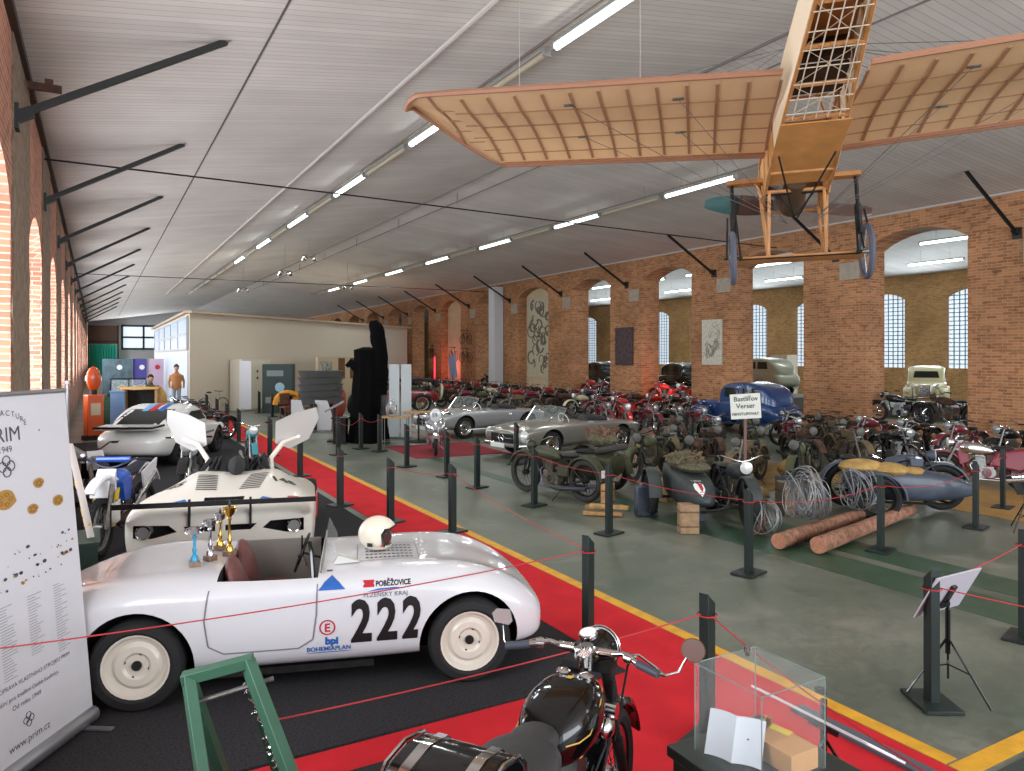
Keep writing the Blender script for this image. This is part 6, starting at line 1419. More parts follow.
# things strewn among the dusty machines
def tyre(x, y, z, tilt, label):
    t = thing('loose_tyre', label, 'tyre', (x, y, z)); t.rotation_euler = (tilt, 0, random.random()*3); MB().torus((0, 0, 0), (0, 0, 1), .27, .055, 24, 8).build('tyre_ring', m_mudrub, t); MB().torus((0, 0, 0), (0, 0, 1), .2, .015, 20, 5).build('rim', m_iron, t)
tyre(8.6, 9.05, .06, .0, 'loose dusty tyre lying behind the black motorcycle'); tyre(10.6, 10.3, .06, 0, 'loose dusty tyre lying behind the grey outfit')
def blanket(x, y, z, sx, sy, sz, m, label, rz=0, name='canvas_bundle', cat='bundle'):
    rd = random.Random(int(x*7+y)); mb = MB(); mb.ell((0, 0, sz/2), (sx/2, sy/2, sz/2), 18, 10)
    mb.v = [(vx*(1+rd.uniform(-.07, .07)), vy*(1+rd.uniform(-.07, .07)), max(0, vz*(1+rd.uniform(-.10, .06)))) for vx, vy, vz in mb.v]
    o = mb.build(name, m, None, sub=1); at(o, (x, y, z), rz); return tag(o, label, cat)
blanket(9.2, 8.6, .003, .9, .55, .38, m_tan, 'tan canvas bundle on the floor between the black and grey outfits'); blanket(10.4, 11.0, .003, .9, .6, .5, mat('camouflage_netting', (0, 0, 0)), 'heap of camouflage netting behind the dusty front row', cat='netting'); blanket(12.2, 10.2, .003, .8, .5, .4, m_ochre, 'ochre canvas bundle behind the grey outfit')
# ================================================================== CARS IN AND BEFORE THE ARCHES
def old_car(name, label, loc, rz, m, kind='sedan', group=None, m_roof=None):
    z = 0
    S = [(-.95, .45, .50, .60, .66), (-.85, .62, .42, .72, .86), (-.5, .70, .36, .84, 1.02), (0, .72, .34, .90, 1.08), (.8, .72, .34, .92, 1.06), (1.4, .70, .34, .92, 1.04), (1.6, .46, .36, .88, 1.02), (2.2, .36, .40, .86, 1.0), (2.75, .28, .44, .80, .94), (2.86, .2, .5, .74, .86)]
    G = [(-.75, .40, .80, .95, 1.0), (-.5, .58, .85, 1.3, 1.42), (0, .66, .85, 1.46, 1.60), (.6, .68, .85, 1.50, 1.63), (1.1, .66, .85, 1.47, 1.60), (1.38, .62, .85, 1.34, 1.46), (1.52, .60, .85, 1.0, 1.04)]
    def ex(t, b):
        g = [c for c in t.children if c.name.startswith('roof')][0]; bv = bvh_of(g)
        for s in (-1, 1):
            for (a, c) in ((-.30, .38), (.48, 1.18)):
                q = [(a, 1.14), (c, 1.14), (c-.03, 1.44), (a+.06, 1.44)]; q = q if s < 0 else [(-x, z) for x, z in q]
                decal(poly_mb(q), bv, 'side_window', m_tint, t, 0, 0, side=s, off=.008)
            # separate wings and running board
            mb = MB(); arc_strip(mb, (2.35, s*.60, .34), .46, -10, 185, .32, n=14); arc_strip(mb, (0, s*.66, .34), .46, -5, 185, .30, n=14); mb.prism([(.35, .30), (1.95, .30), (1.95, .34), (.35, .34)], s*.5, s*.8); mb.ell((2.42, s*.60, .62), (.42, .16, .16), 14, 8); mb.ell((-.02, s*.66, .62), (.45, .14, .18), 14, 8)
            mb.build('mudguard', m, t)
            MB().lathe([(.0, -.12), (.08, -.06), (.10, .02), (.09, .05)], (2.55, s*.42, .84), (1, 0, 0), 16).build('headlamp_shell', m, t); MB().lathe([(.092, .045), (.06, .065), (0, .07)], (2.55, s*.42, .84), (1, 0, 0), 16).build('headlamp', m_lens, t)
        decal(poly_mb([(-.46, 1.16), (.46, 1.16), (.40, 1.42), (-.40, 1.42)]), bv, 'windscreen', m_tint, t, 0, 0, side=1, axis='x', off=.008)
        mb = MB(); mb.box((2.88, 0, .68), (.06, .40, .46)); mb.build('radiator', m_chrome, t, bevel=.02); mb = MB(); mb.tube([(2.95, -.7, .44), (3.02, 0, .42), (2.95, .7, .44)], .04, 8, flat=.5); mb.build('bumper', m_chrome, t)
    return car(name, label, loc, rz, m, S, G, ((0, 2.35), .62, .34, .14), extra=ex, rimm=m_steel, group=group, kw=dict(pw=.5, qw=.7), gkw=dict(pw=.35, qw=.75, tuck=1.06))
m_bluecar = mat('royal_blue_paint', (24, 58, 106), .3, coat=.6, var=.08)
old_car('saloon_car', 'royal blue vintage saloon car parked before the brick pier', (18.3, 16.3, .003), r(88), m_bluecar)
old_car('vintage_car', 'cream vintage car facing the camera through the nearest arch', (30.3, 18.5, .42), r(-150), mat('pale_cream_paint', (214, 208, 168), .35, coat=.5))
old_car('vintage_car', 'black old car raised behind the third arch above a red motorcycle', (25.9, 29.0, .5), r(-100), m_black); old_car('vintage_car', 'black old car raised behind the fourth arch', (26.0, 35.8, .5), r(-100), mat('bluish_black_paint', (22, 30, 34), .3, coat=.5))
old_car('vintage_car', 'pale grey green old car raised behind the second arch', (25.6, 22.3, .75), r(75), mat('pale_grey_green_paint', (150, 152, 130), .4, coat=.3)); 
o = crate(28.8, 24.6, .3, 1.2, .8, 2.5, mat('stacked_white_wood', (190, 180, 160), .7), 'pale tall crate stack behind the grey green car')
# platforms carrying vehicles behind the arches
for x, y, sx, sy, z, l in ((30.0, 18.0, 5, 4.2, .42, 'below the cream car'), (25.7, 28.6, 3.2, 4.6, .5, 'below the black car, third arch'), (25.8, 35.0, 3.2, 5, .5, 'below the black car, fourth arch'), (25.9, 23.2, 3.4, 5, .75, 'below the grey green car')):
    tag(MB().box((x, y, z/2), (sx, sy, z-.004)).box((x, y, z-.03), (sx+.06, sy+.06, .05)).build('display_platform', mat('grey_platform_paint', (96, 96, 92), .7)), 'low grey display platform %s' % l, 'platform')
def arch_bike(k, i, x, dy, az, label, z=.355): place_bike(k, x, 13.5+5.55*i+dy, az, label, 'motorcycles standing in the arches', z)
arch_bike('black', 0, 21.9, .75, r(95), 'black motorcycle standing in the nearest arch, left one'); arch_bike('dark', 0, 22.0, -.75, r(85), 'rusty brown motorcycle standing in the nearest arch, right one')
arch_bike('red', 2, 21.9, .5, r(100), 'bright red motorcycle lit in the third arch, left one'); arch_bike('red', 2, 21.7, -.85, r(200), 'bright red motorcycle in the third arch, right one'); arch_bike('red', 3, 21.9, .4, r(95), 'bright red motorcycle standing in the fourth arch'); arch_bike('maroon', 3, 21.7, -.9, r(200), 'maroon motorcycle standing in the fourth arch')
arch_bike('black', 5, 21.9, .6, r(95), 'black motorcycle standing in the sixth arch beside the white casing')
pl = bpy.data.lights.new('red_lamp_light', 'POINT'); pl.energy = 45; pl.color = (1, .16, .08); pl.shadow_soft_size = .1; o = bpy.data.objects.new('red_lamp_light', pl); COL.objects.link(o); o.location = (21.1, 24.6, 1.2)
pl = bpy.data.lights.new('red_lamp_light', 'POINT'); pl.energy = 60; pl.color = (1, .2, .2); pl.shadow_soft_size = .1; o = bpy.data.objects.new('red_lamp_light', pl); COL.objects.link(o); o.location = (20.9, 47.0, 1.7)
tag(MB().cyl((20.7, 48.0, .4), (20.7, 48.0, 2.4), .05, n=8).cyl((20.7, 48, .003), (20.7, 48, .4), .12, n=8).build('neon_tube', mat('glowing_red_tube', (255, 60, 80), .3, emit=(255, 50, 80), es=2.2)), 'glowing red neon tube standing at the far right wall', 'neon tube')
# plaques
m_rel = mat('dark_purple_relief', (78, 62, 64), .8, var=.4, scale=9, bump=1); m_relw = mat('white_relief', (202, 196, 180), .8, var=.15, scale=12, bump=1); m_relg = mat('dark_line_artwork', (60, 56, 50), .9)
tag(MB().box((XR-.04, 27.42, 2.9), (.06, 1.30, 1.75)).box((XR-.075, 27.42, 2.9), (.012, 1.18, 1.63)).build('dark_plaque', m_rel), 'dark mottled rectangular plaque on the brick pier', 'plaque')
t = thing('white_plaque', 'white rectangular relief plaque on the brick pier', 'plaque'); MB().box((XR-.04, 21.79, 3.0), (.06, 1.08, 1.80)).build('plaque_panel', m_relw, t)
mb = MB(); rd = random.Random(9)
for i in range(16): cy, cz, q = 21.79+rd.uniform(-.3, .3), 3.0+rd.uniform(-.6, .6), rd.uniform(.05, .22); mb.tube([(XR-.075, cy+q*math.cos(a), cz+q*1.3*math.sin(a)) for a in [rd.random()*6+k*.5 for k in range(7)]], .008, 4)
mb.build('relief_lines', mat('grey_relief_line', (150, 144, 132), .9), t)
t = thing('wall_artwork', 'tall grey figure artwork on the beige panel in the fifth arch', 'artwork'); y0 = 35.75
MB().box((XR+.47, y0, 3.5), (.04, 2.7, 4.6)).build('art_sheet', mat('pale_art_sheet', (196, 184, 160), .8, var=.06), t); mb = MB()
for i in range(46): cy, cz, q = y0+rd.uniform(-1.0, 1.0), 3.5+rd.uniform(-1.9, 1.9), rd.uniform(.12, .38); a0 = rd.random()*6; mb.tube([(XR+.44, cy+q*math.cos(a0+k*.6), cz+q*math.sin(a0+k*.6)) for k in range(rd.randint(5, 10))], rd.uniform(.03, .06), 4)
mb.build('art_line', mat('grey_line_artwork', (120, 112, 100), .9), t)
# bicycles hung on the wall
def bicycle(x, y, z, rz, label, m=m_iron):
    t = thing('bicycle', label, 'bicycle', (x, y, z), rz, group='bicycles hung on the right wall')
    for nm, xx in (('rear_wheel', -.5), ('front_wheel', .52)):
        mb = MB(); mb.torus((xx, 0, .34), (0, 1, 0), .32, .018, 24, 5); 
        for i in range(10): a = 2*PI*i/10; mb.cyl((xx, 0, .34), (xx+.32*math.cos(a), 0, .34+.32*math.sin(a)), .004, n=3)
        mb.build(nm, m_rub, t)
    mb = MB(); mb.tube([(-.5, 0, .34), (-.1, 0, .30), (.38, 0, .72), (-.14, 0, .76), (-.5, 0, .34)], .018, 5); mb.tube([(-.1, 0, .30), (-.18, 0, .88)], .016, 5); mb.tube([(.52, 0, .34), (.40, 0, .66), (.34, 0, .92)], .016, 5); mb.build('frame', m, t)
    mb = MB(); mb.tube([(.30, -.26, .96), (.36, -.1, .94), (.36, .1, .94), (.30, .26, .96)], .014, 5); mb.build('handlebar', m_iron, t); MB().ell((-.2, 0, .91), (.14, .07, .04), 10, 6).build('saddle', m_leather, t)
    MB().torus((-.1, .04, .30), (0, 1, 0), .09, .008, 14, 4).build('chainwheel', m_steel, t)
bicycle(XR-.25, 43.9, 2.0, r(95), 'bicycle hung nearest on the wall beside the beige infill', m_iron); bicycle(XR-.30, 45.7, 2.1, r(85), 'second bicycle hung on the wall over the beige infill', m_iron); bicycle(XR-.25, 49.6, 2.3, r(80), 'farthest bicycle hung on the wall past the beige infill', m_iron); bicycle(XR-.25, 43.9, 3.2, r(92), 'upper bicycle hung above the nearest one on the wall', m_rust)
bicycle(4.3, 33.6, .003, r(35), 'pale bicycle leaning at the left end of the cream partition', mat('pale_bicycle_paint', (176, 168, 156), .5))
t = thing('poster_board', 'tilted blue grey poster board among the far motorcycles', 'poster board', (19.9, 43.2, .003), PI); MB().box((0, 0, 1.75), (.04, 1.0, 1.5), E(x=.25)).build('board', mat('blue_grey_poster', (150, 156, 190), .6), t); MB().cyl((0, 0, 0), (0, 0, 1.3), .03, n=6).build('stand', m_iron, t)
# dark red vintage car and wooden wheel
def touring():
    t = thing('touring_car', 'dark red open vintage car with black hood and cream spare wheel, far centre', 'car', (12.2, 30.6, .003), r(165)); m = m_red
    S = [(-1.1, .4, .5, .7, .74), (-.9, .62, .42, .86, .92), (0, .68, .40, .92, .96), (1.0, .66, .40, .92, .96), (1.5, .45, .42, .9, 1.0), (2.2, .38, .46, .86, .98), (2.5, .3, .5, .8, .94)]
    b = body_loft(S, 'body', [m, m_dark], t, None, pw=.35, qw=.6); bake(b)
    for i, x in enumerate((-.3, 2.3)):
        for s in (-1, 1): wheel_part(('rear_wheel', 'front_wheel')[i], t, (x, s*.62, .38), .38, .10, s, m_cream, .28, spokes=12)
    for x in (2.3, -.3):
        for s in (-.62, .62): arc_strip(MB(), (x, s, .38), .46, 0, 180, .24).build('mudguard', m_black, t)
    mb = MB(); mb.prism([(-1.0, 1.15), (-.95, 1.42), (-.2, 1.48), (1.0, 1.46), (1.15, 1.38), (1.1, 1.34), (-.8, 1.34), (-.9, 1.12)], -.66, .66); mb.build('folding_hood', mat('black_hood_fabric', (28, 28, 32)), t, bevel=.03)
    mb = MB()
    for s in (-.6, .6): mb.tube([(1.2, s, .95), (1.1, s, 1.38)], .02, 5); mb.tube([(-.8, s, .95), (-.7, s, 1.36)], .02, 5)
    mb.build('hood_frame', m_iron, t); mb = MB(); mb.torus((-1.2, 0, .85), (1, 0, .1), .30, .06, 20, 8); w = mb.build('spare_wheel', m_cream, t); MB().cyl((-1.22, 0, .85), (-1.16, 0, .85), .26, n=16).build('rim', m_steel, w)
    for s in (-1, 1): MB().lathe([(.0, -.1), (.09, -.04), (.12, .04), (.1, .06)], (2.4, s*.4, .9), (1, 0, 0), 14).build('headlamp', m_chrome, t)
    MB().box((2.56, 0, .72), (.06, .46, .5)).build('radiator', m_chrome, t)
touring()
# ================================================================== OBJECTS BEFORE THE PARTITION
c_, s_ = math.cos(pa), math.sin(pa)
def pw(u, d): # point u along the partition from its left end, d in front of it
    return (P0.x+u*c_+d*s_, P0.y+u*s_-d*c_)
x, y = pw(3.2, .45); t = thing('white_cabinet', 'tall cream double-door cabinet against the partition', 'cabinet', (x, y, .003), pa)
MB().box((0, 0, 1.15), (1.9, .7, 2.3)).build('cabinet_body', mat('cream_cabinet', (212, 206, 190), .5), t); MB().box((.0, -.37, 1.15), (.95, .04, 2.15)).box((.42, -.39, 1.1), (.03, .03, .12)).build('door', mat('cream_cabinet_door', (222, 216, 198), .5), t); MB().box((-.92, -.5, 1.15), (.05, .5, 2.15), E(z=.5)).build('open_door', mat('white_open_door', (214, 214, 220), .5), t)
for z, m in ((1.75, m_dgrey), (1.45, m_dred)): MB().cyl((.0, -.395, z), (.0, -.40, z), .07, n=12).build('round_label', m, t)
x, y = pw(7.2, 1.2); t = thing('kiosk', 'dark green information kiosk with blue badge in front of the partition', 'kiosk', (6.9, 33.0, .003), r(-25)); MB().box((0, 0, 1.05), (1.3, .5, 2.1)).build('kiosk_body', mat('dark_green_kiosk', (36, 56, 52), .5), t, bevel=.02); MB().cyl((.1, -.255, 1.1), (.1, -.27, 1.1), .2, n=20).build('round_badge', mat('pale_blue_badge', (150, 186, 206), .4), t); MB().box((-.1, -.26, 1.7), (.7, .02, .25)).build('sign_plate', mat('grey_sign', (120, 130, 130), .5), t); MB().box((-.2, -.35, .55), (.5, .25, .25)).build('shelf_box', m_steel, t)
# stack of grey tubs, orange arch, chairs, white panels
t = thing('tub_stack', 'stack of big dark grey oval tubs beside the black sculpture', 'tubs', (7.15, 27.0, .003), r(15)); m_tub = mat('grey_tub', (104, 104, 104), .4, .3)
mb = MB(); mb.cyl((0, 0, 0), (0, 0, .7), .35, .42, n=14); mb.build('support', m_iron, t)
for i in range(5): mb = MB(); mb.lathe([(.35, 0), (.62, .02), (.70, .22), (.72, .25), (.64, .25), (.3, .08)], (0, 0, .70+.24*i), n=24); mb.v = [(vx*1.25, vy*.8, vz) for vx, vy, vz in mb.v]; mb.build('tub', m_tub, t)
t = thing('orange_fender', 'bright orange arched tractor mudguard beside the kiosk', 'mudguard', (6.75, 30.5, .003), r(0)); mb = MB(); arc_strip(mb, (0, 0, .45), .62, 5, 175, .5, th=.03, n=14, drop=.14); mb.build('arched_mudguard', mat('bright_orange_paint', (226, 150, 24), .4), t); mb = MB(); mb.torus((0, 0, .42), (0, 1, 0), .32, .1, 20, 8); w = mb.build('wheel', m_rub, t); MB().cyl((0, -.06, .42), (0, .06, .42), .24, n=14).build('rim', m_red, w); mb = MB(); mb.box((.5, 0, .75), (.7, .4, .1)); mb.build('footplate', mat('bright_orange_paint', (0, 0, 0)), t)
def chair(x, y, rz, label):
    t = thing('wooden_chair', label, 'chair', (x, y, .003), rz, group='brown chairs by the kiosk')
    MB().box((0, 0, .45), (.42, .42, .05)).build('seat', m_wood2, t)
    for i in (-1, 1):
        for j in (-1, 1): MB().box((i*.18, j*.18, .22), (.04, .04, .44)).build('leg', m_wood2, t)
    MB().box((-.19, 0, .75), (.04, .42, .4)).box((-.19, 0, .95), (.05, .44, .06)).build('backrest', m_wood2, t)
chair(6.5, 29.6, r(-70), 'brown wooden chair in front of the green kiosk'); chair(7.1, 29.0, r(-60), 'brown wooden chair beside the orange mudguard')
for i, (x, y, h_, w_, lab) in enumerate(((5.75, 24.6, 1.0, .42, 'white angled board left of the dark tubs, left one'), (6.4, 23.9, 1.0, .52, 'white angled board in front of the tubs, right one'))):
    t = thing('angled_board', lab, 'board', (x, y, .003), r(-25)); mb = MB(); mb.prism([(-w_/2, .05), (w_/2, .05), (w_/2+.02, h_*.55), (w_*.25, h_), (-w_/2, h_*1.02)], -.03, .03); mb.build('panel_board', m_white, t); MB().box((0, 0, .03), (w_, .4, .05)).build('base', m_steel, t)
# reception counter with small posters and brown curtain board behind
x, y = 9.6, 31.6; t = thing('curtain_board', 'board with brown striped curtain behind the grey tubs', 'board', (10.6, 35.6, .003), pa)
MB().box((0, 0, 1.2), (4.6, .12, 2.4)).build('board', mat('beige_board', (196, 176, 146), .7), t)
for i, dx in enumerate((-.4, .6, 1.6)): MB().box((dx, -.08, 1.85), (.5, .04, 1.0)).build('brown_strip', mat('brown_cloth', (110, 74, 48), .9), t)
MB().box((-1.7, -.08, 1.6), (.9, .03, 1.2)).build('collage_poster', mat('collage_print', (150, 150, 140), .7, var=.5, scale=7), t)
for i, (dx, dy, m, h_) in enumerate(((8.4, 29.6, m_red, 1.3), (8.9, 28.6, m_iron, 1.1), (8.2, 28.4, mat('brick_red_cloth', (150, 64, 52), .8), 1.5))):
    tag(MB().ell((dx, dy, h_*.45), (.3, .3, h_*.45), 12, 10).box((dx, dy, .03), (.5, .5, .05)).build('machine', m), ('dark red small machine behind the tubs', 'dark iron machine behind the tubs', 'brick red draped dummy behind the orange mudguard')[i], 'machine')
# black draped sculpture
def sculpture():
    t = thing('draped_sculpture', 'tall black draped sculpture with raised neck in the middle of the hall', 'sculpture', (6.72, 20.3, .003), r(-29)); mb = MB(); rd = random.Random(5); rings = []; n = 28
    st = [(0, .60, .42, 0), (.5, .52, .36, 0), (1.0, .50, .33, 0), (1.6, .48, .30, .02), (2.0, .44, .28, .03), (2.4, .40, .26, .0), (2.62, .36, .24, -.05), (2.70, .10, .08, -.05)]
    ph = [rd.uniform(-1, 1) for _ in range(n)]
    for z, a, b, dx in st: rings.append([Vector((dx+a*(1+.10*ph[i])*math.cos(2*PI*i/n), b*(1+.12*ph[(i*3) % n])*math.sin(2*PI*i/n), z)) for i in range(n)])
    mb.skin(rings); mb.build('draped_body', mat('black_drape', (8, 8, 9), .95, spec=.08), t)
    mb = MB(); mb.tube([(.28, 0, 1.8), (.34, 0, 2.4), (.30, 0, 2.9), (.16, 0, 3.35), (.14, 0, 3.45)], [.24, .22, .2, .16, .10], 12); mb.ell((.26, 0, 3.0), (.22, .16, .42), 12, 8); mb.tube([(.36, 0, 2.4), (.44, 0, 2.0), (.42, 0, 1.4)], [.12, .14, .10], 8); mb.build('raised_neck', mat('black_drape', (0, 0, 0)), t)
    mb = MB(); mb.tube([(-.3, 0, 2.1), (-.52, 0, 2.25), (-.62, .0, 2.15)], [.16, .12, .06], 10); mb.build('side_horn', mat('black_drape', (0, 0, 0)), t)
    MB().box((-.72, -.3, .35), (.35, .3, .7)).box((-.72, -.3, .72), (.45, .4, .04)).build('low_plinth', m_black, t)
sculpture()
t = thing('lectern_screen', 'grey tilted reading screen at the left foot of the black sculpture', 'screen', (5.95, 21.0, .003), r(-20)); MB().box((0, 0, 1.0), (.6, .35, .05), E(y=-.5)).build('screen', mat('grey_screen', (130, 132, 134), .4), t); MB().box((0, 0, .48), (.08, .08, .96)).box((0, 0, .02), (.4, .4, .04)).build('stand', m_iron, t)
for i, dx in enumerate((0, .36)):
    t = thing('white_radiator_panel', ('narrow white upright panel right of the black sculpture, left one', 'narrow white upright panel right of the black sculpture, right one')[i], 'panel', (7.75+dx*.87, 21.0-dx*.49, .003), r(-29)); MB().box((0, 0, 1.1), (.30, .05, 2.2)).build('panel', mat('bluish_white_panel', (200, 206, 208), .5), t); MB().box((0, 0, .02), (.3, .3, .03)).build('foot', m_steel, t)
# small wooden table with a chrome engine
t = thing('small_table', 'small wooden topped table with thin metal legs right of the sculpture', 'table', (7.05, 19.0, .003), r(-29)); MB().box((0, 0, .80), (.75, .5, .03)).build('tabletop', m_wood, t)
for i in (-1, 1):
    for j in (-1, 1): MB().cyl((i*.33, j*.2, 0), (i*.33, j*.2, .79), .014, n=6).build('leg', m_steel, t)
MB().tube([(-.33, -.2, .15), (.33, -.2, .15), (.33, .2, .15), (-.33, .2, .15)], .01, 5, closed=True).build('stretcher', m_steel, t)
t = thing('engine_in_case', 'chrome engine in a clear case on the small wooden table', 'engine', (6.95, 19.05, .82), r(-29)); mb = MB(); mb.box((0, 0, .18), (.26, .2, .24)); mb.cyl((-.02, -.12, .16), (-.02, .12, .16), .11, n=14)
for i in range(5): mb.box((0, 0, .33+i*.03), (.18, .16, .012))
mb.build('engine_block', m_chrome, t, bevel=.01); mb = MB(); mb.box((0, .17, .28), (.5, .004, .56)); mb.box((-.25, 0, .28), (.004, .34, .56)); mb.box((.25, 0, .28), (.004, .34, .56)); mb.build('case', mat('display_glass', (0, 0, 0)), t)
t = thing('round_table', 'round pale wooden table right of the small table', 'table', (8.0, 19.7, .003)); MB().cyl((0, 0, .82), (0, 0, .86), .42, n=28).build('tabletop', m_wood, t); MB().cyl((0, 0, 0), (0, 0, .82), .03, n=8).cyl((0, 0, 0), (0, 0, .03), .28, n=16).build('pedestal', m_iron, t)
# ================================================================== LEFT BACKGROUND
t = thing('petrol_pump', 'orange petrol pump with round top beside the left wall', 'petrol pump', (-.08, 24.9, .003), r(-75)); mo = mat('orange_pump_enamel', (214, 84, 22), .4, coat=.4)
MB().box((0, 0, .72), (.42, .44, 1.2)).build('pump_body', mo, t, bevel=.03); MB().box((0, 0, .06), (.5, .52, .12)).build('pump_base', m_iron, t); MB().cyl((0, 0, 1.3), (0, 0, 1.45), .09, n=12).build('neck', m_iron, t)
mb = MB(); mb.ell((0, 0, 1.78), (.09, .20, .36), 20, 14); mb.build('round_head', mo, t); MB().torus((0, 0, 1.78), (1, 0, 0), .20, .02, 22, 6).build('head_rim', m_chrome, t).scale = (1, 1, 1)
MB().box((.22, 0, .9), (.01, .25, .35)).build('dial_plate', m_cream, t)
tag(at(MB().box((0, 0, .68), (.38, .12, 1.36)).box((0, 0, 1.38), (.42, .16, .04)).build('blue_panel', mat('light_blue_panel', (120, 156, 200), .6)), (.55, 25.2, .003), r(-20)), 'light blue upright panel right of the orange petrol pump', 'panel')
t = thing('side_table', 'yellow wooden topped stand right of the blue panel', 'table', (1.25, 26.5, .003), r(-15)); MB().box((0, 0, 1.42), (1.1, .6, .06)).build('tabletop', mat('yellow_wood', (206, 158, 84), .5), t)
for i in (-1, 1): MB().box((i*.48, 0, .7), (.08, .5, 1.38)).build('leg', m_wood, t)
MB().box((0, .2, .7), (.88, .04, 1.3)).build('dark_back', m_iron, t)
def mannequin(x, y, z, coat, legs, label, rz=0):
    t = thing('mannequin', label, 'mannequin', (x, y, z), rz); mb = MB()
    mb.lathe([(.10, .80), (.17, .90), (.15, 1.08), (.20, 1.30), (.19, 1.40), (.07, 1.48), (.05, 1.56)], n=14); mb.v = [(vx*1.15, vy*.7, vz) for vx, vy, vz in mb.v]
    for s in (-1, 1): mb.tube([(s*.20, 0, 1.38), (s*.27, .02, 1.12), (s*.25, -.10, .90)], [.055, .045, .035], 8)
    mb.build('torso', coat, t); mb = MB(); mb.ell((0, 0, 1.68), (.09, .105, .125), 14, 10); mb.ell((0, -.10, 1.67), (.018, .02, .025), 6, 5)
    mb.build('head', mat('mannequin_skin', (186, 140, 110), .5), t); mb = MB(); mb.ell((0, .02, 1.72), (.10, .115, .115), 14, 10); mb.build('hair', mat('dark_hair', (50, 36, 30), .9), t)
    for s in (-1, 1): MB().tube([(s*.09, 0, .85), (s*.10, 0, .45), (s*.10, .02, .03)], [.085, .06, .045], 8).build('leg', legs, t)
    MB().box((0, 0, .015), (.5, .4, .03)).build('stand', m_steel, t)
mannequin(2.75, 32.0, .30, mat('orange_brown_coat', (176, 118, 70), .8), mat('pale_trousers', (140, 150, 160), .8), 'mannequin in an orange brown jacket before the white flank of the partition'); 
tag(MB().box((2.75, 32.0, .15), (.9, .9, .29)).box((2.75, 32.0, .28), (.96, .96, .035)).build('white_plinth', m_white), 'low white plinth under the mannequin in orange jacket', 'plinth')
mannequin(1.6, 28.0, .003, m_olive, m_olive, 'mannequin in olive army coat beside the yellow topped stand')
# army jeep with helmets and kit
t = thing('army_jeep', 'olive army jeep with folded windscreen at the far left', 'car', (1.2, 33.4, .003), r(-100)); mb = MB(); mb.box((-.3, 0, .75), (1.9, 1.4, .5)); mb.box((1.2, 0, .85), (1.2, 1.0, .42)); b = mb.build('body', m_olive, t, bevel=.04)
for i, x in enumerate((-.8, 1.35)):
    for s in (-1, 1): wheel_part(('rear_wheel', 'front_wheel')[i], t, (x, s*.68, .36), .36, .2, s, m_olive, .2)
mb = MB(); mb.tube([(.55, -.66, 1.0), (.6, -.62, 1.55), (.6, .62, 1.55), (.55, .66, 1.0)], .03, 6); mb.tube([(.6, 0, 1.0), (.6, 0, 1.55)], .02, 5); w = mb.build('windscreen_frame', m_iron, t); MB().box((.59, 0, 1.28), (.01, 1.2, .46)).build('windscreen', m_glass, w)
mb = MB()
for s in (-1, 1): mb.prism([(.85, .98), (1.9, .98), (1.9, .92), (.85, .92)], s*.5, s*.8)
mb.build('mudguard', m_olive, t); mb = MB()
for y_ in (-.3, .3): mb.ell((-.1, y_, 1.05), (.1, .24, .26), 12, 8)
mb.build('seat', m_tan, t)
for i, (x, y, z, sx, sy, sz, m, lab) in enumerate(((.9, 28.9, .003, .8, .6, 1.2, m_tan, 'tall brown leather baggage pile left of the jeep'), (1.3, 29.9, .003, .9, .7, 1.0, m_rust, 'brown kit bags heaped before the jeep'), (2.0, 30.9, .003, .7, .6, 1.35, mat('mustard_cloth', (188, 150, 84), .9), 'mustard cloth bundle right of the jeep'), (.6, 29.9, .003, .5, .5, .85, mat('dull_red_cloth', (150, 54, 46), .9), 'dull red bag in front of the kit bags'), (.4, 27.8, .003, .6, .6, 1.2, mat('dark_green_foliage', (44, 70, 48), .9, var=.5, scale=30), 'dark green camouflage bundle behind the petrol pump'))):
    blanket(x, y, z, sx, sy, sz, m, lab, name='kit_bundle')
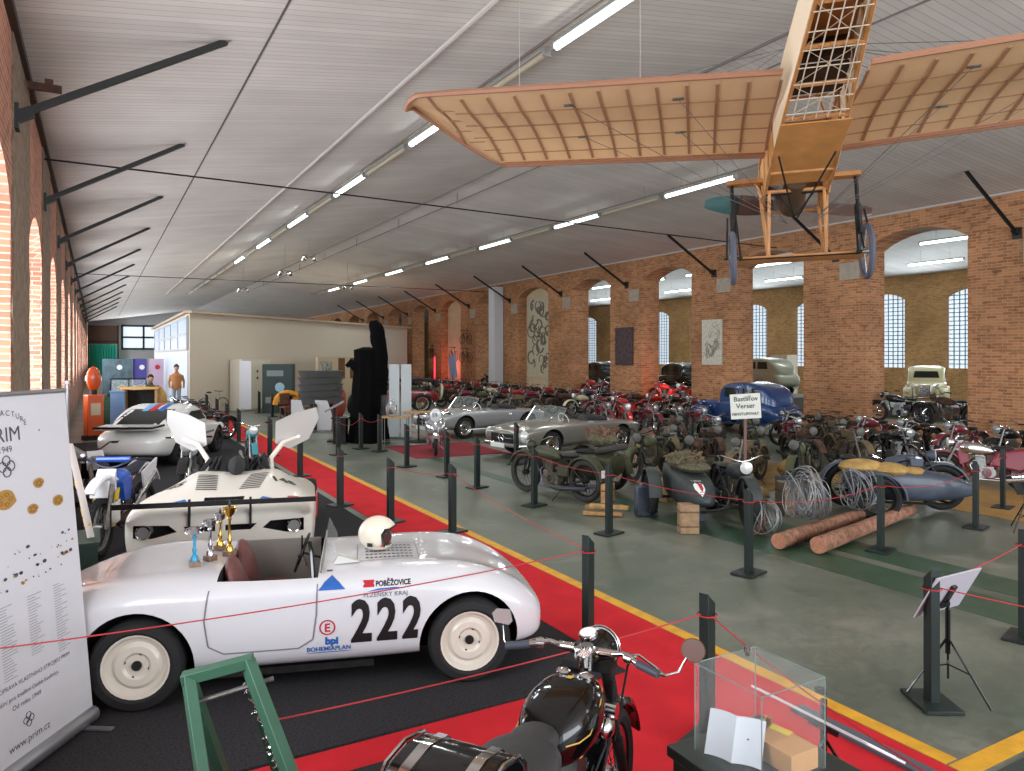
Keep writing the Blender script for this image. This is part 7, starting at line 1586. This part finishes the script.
# exhibition banners and green curtain at the far end
for i, (x, y, w_, h0, h1, m, lab) in enumerate(((.95, 44, 1.4, .3, 2.3, mat('dark_slate_banner', (74, 92, 100), .7, var=.3, scale=3), 'dark slate exhibition banner at the far left'), (2.0, 44, .65, .9, 2.3, mat('violet_blue_banner', (74, 68, 140), .7), 'violet blue exhibition banner in the far left group'), (2.75, 44, .8, .3, 2.3, mat('pale_pink_banner', (196, 170, 190), .7), 'pale pink exhibition banner before the glazed flank'))):
    t = thing('exhibition_banner', lab, 'banner', (x, y, .003), r(-5)); MB().box((0, 0, (h0+h1)/2), (w_, .03, h1-h0)).build('printed_sheet', m, t); mb = MB()
    for s in (-1, 1): mb.cyl((s*(w_/2-.03), .03, 0), (s*(w_/2-.03), .03, h1), .02, n=6)
    mb.build('stand', m_steel, t)
    MB().cyl((.1, -.02, h1-.45), (.1, -.03, h1-.45), .13, n=14).build('round_print', m_dred if i == 2 else m_paper, t)
mb = MB(); pts = []
for i in range(61): x = -.75+i*(2.7)/60; pts.append((x, 96.5-.12*math.cos(i*1.05)))
vs = [(x, y, z) for z in (.05, 3.75) for x, y in pts]+[(x, y+.02, z) for z in (.05, 3.75) for x, y in pts]; n = 61
fs = [(i, i+1, n+i+1, n+i) for i in range(60)]+[(2*n+i+1, 2*n+i, 3*n+i, 3*n+i+1) for i in range(60)]
mb.add(vs, fs); 
o = mb.build('curtain', mat('teal_green_curtain', (52, 176, 154), .7)); tag(o, 'teal green pleated curtain hanging at the far left end', 'curtain')
t = thing('curtain_partition', 'brown board above the teal curtain at the far left', 'board', (.65, 96.9, 0)); MB().box((0, 0, 4.9), (2.9, .1, 2.1)).build('brown_board', mat('dark_brown_board', (92, 70, 58), .8), t); mb = MB()
for s in (-1, 1): mb.box((s*1.5, 0, 3.0), (.14, .14, 6.0))
mb.box((0, -.1, 4.12), (3.0, .05, .08)); mb.build('frame_post', m_iron, t)
tag(MB().box((XL+.25, 21.0, .9), (.05, .9, 1.8)).box((XL+.25, 21.0, 1.82), (.08, .94, .05)).build('leaning_board', mat('grey_board', (150, 150, 152), .6)), 'grey white board standing against the left wall before the petrol pump', 'board')
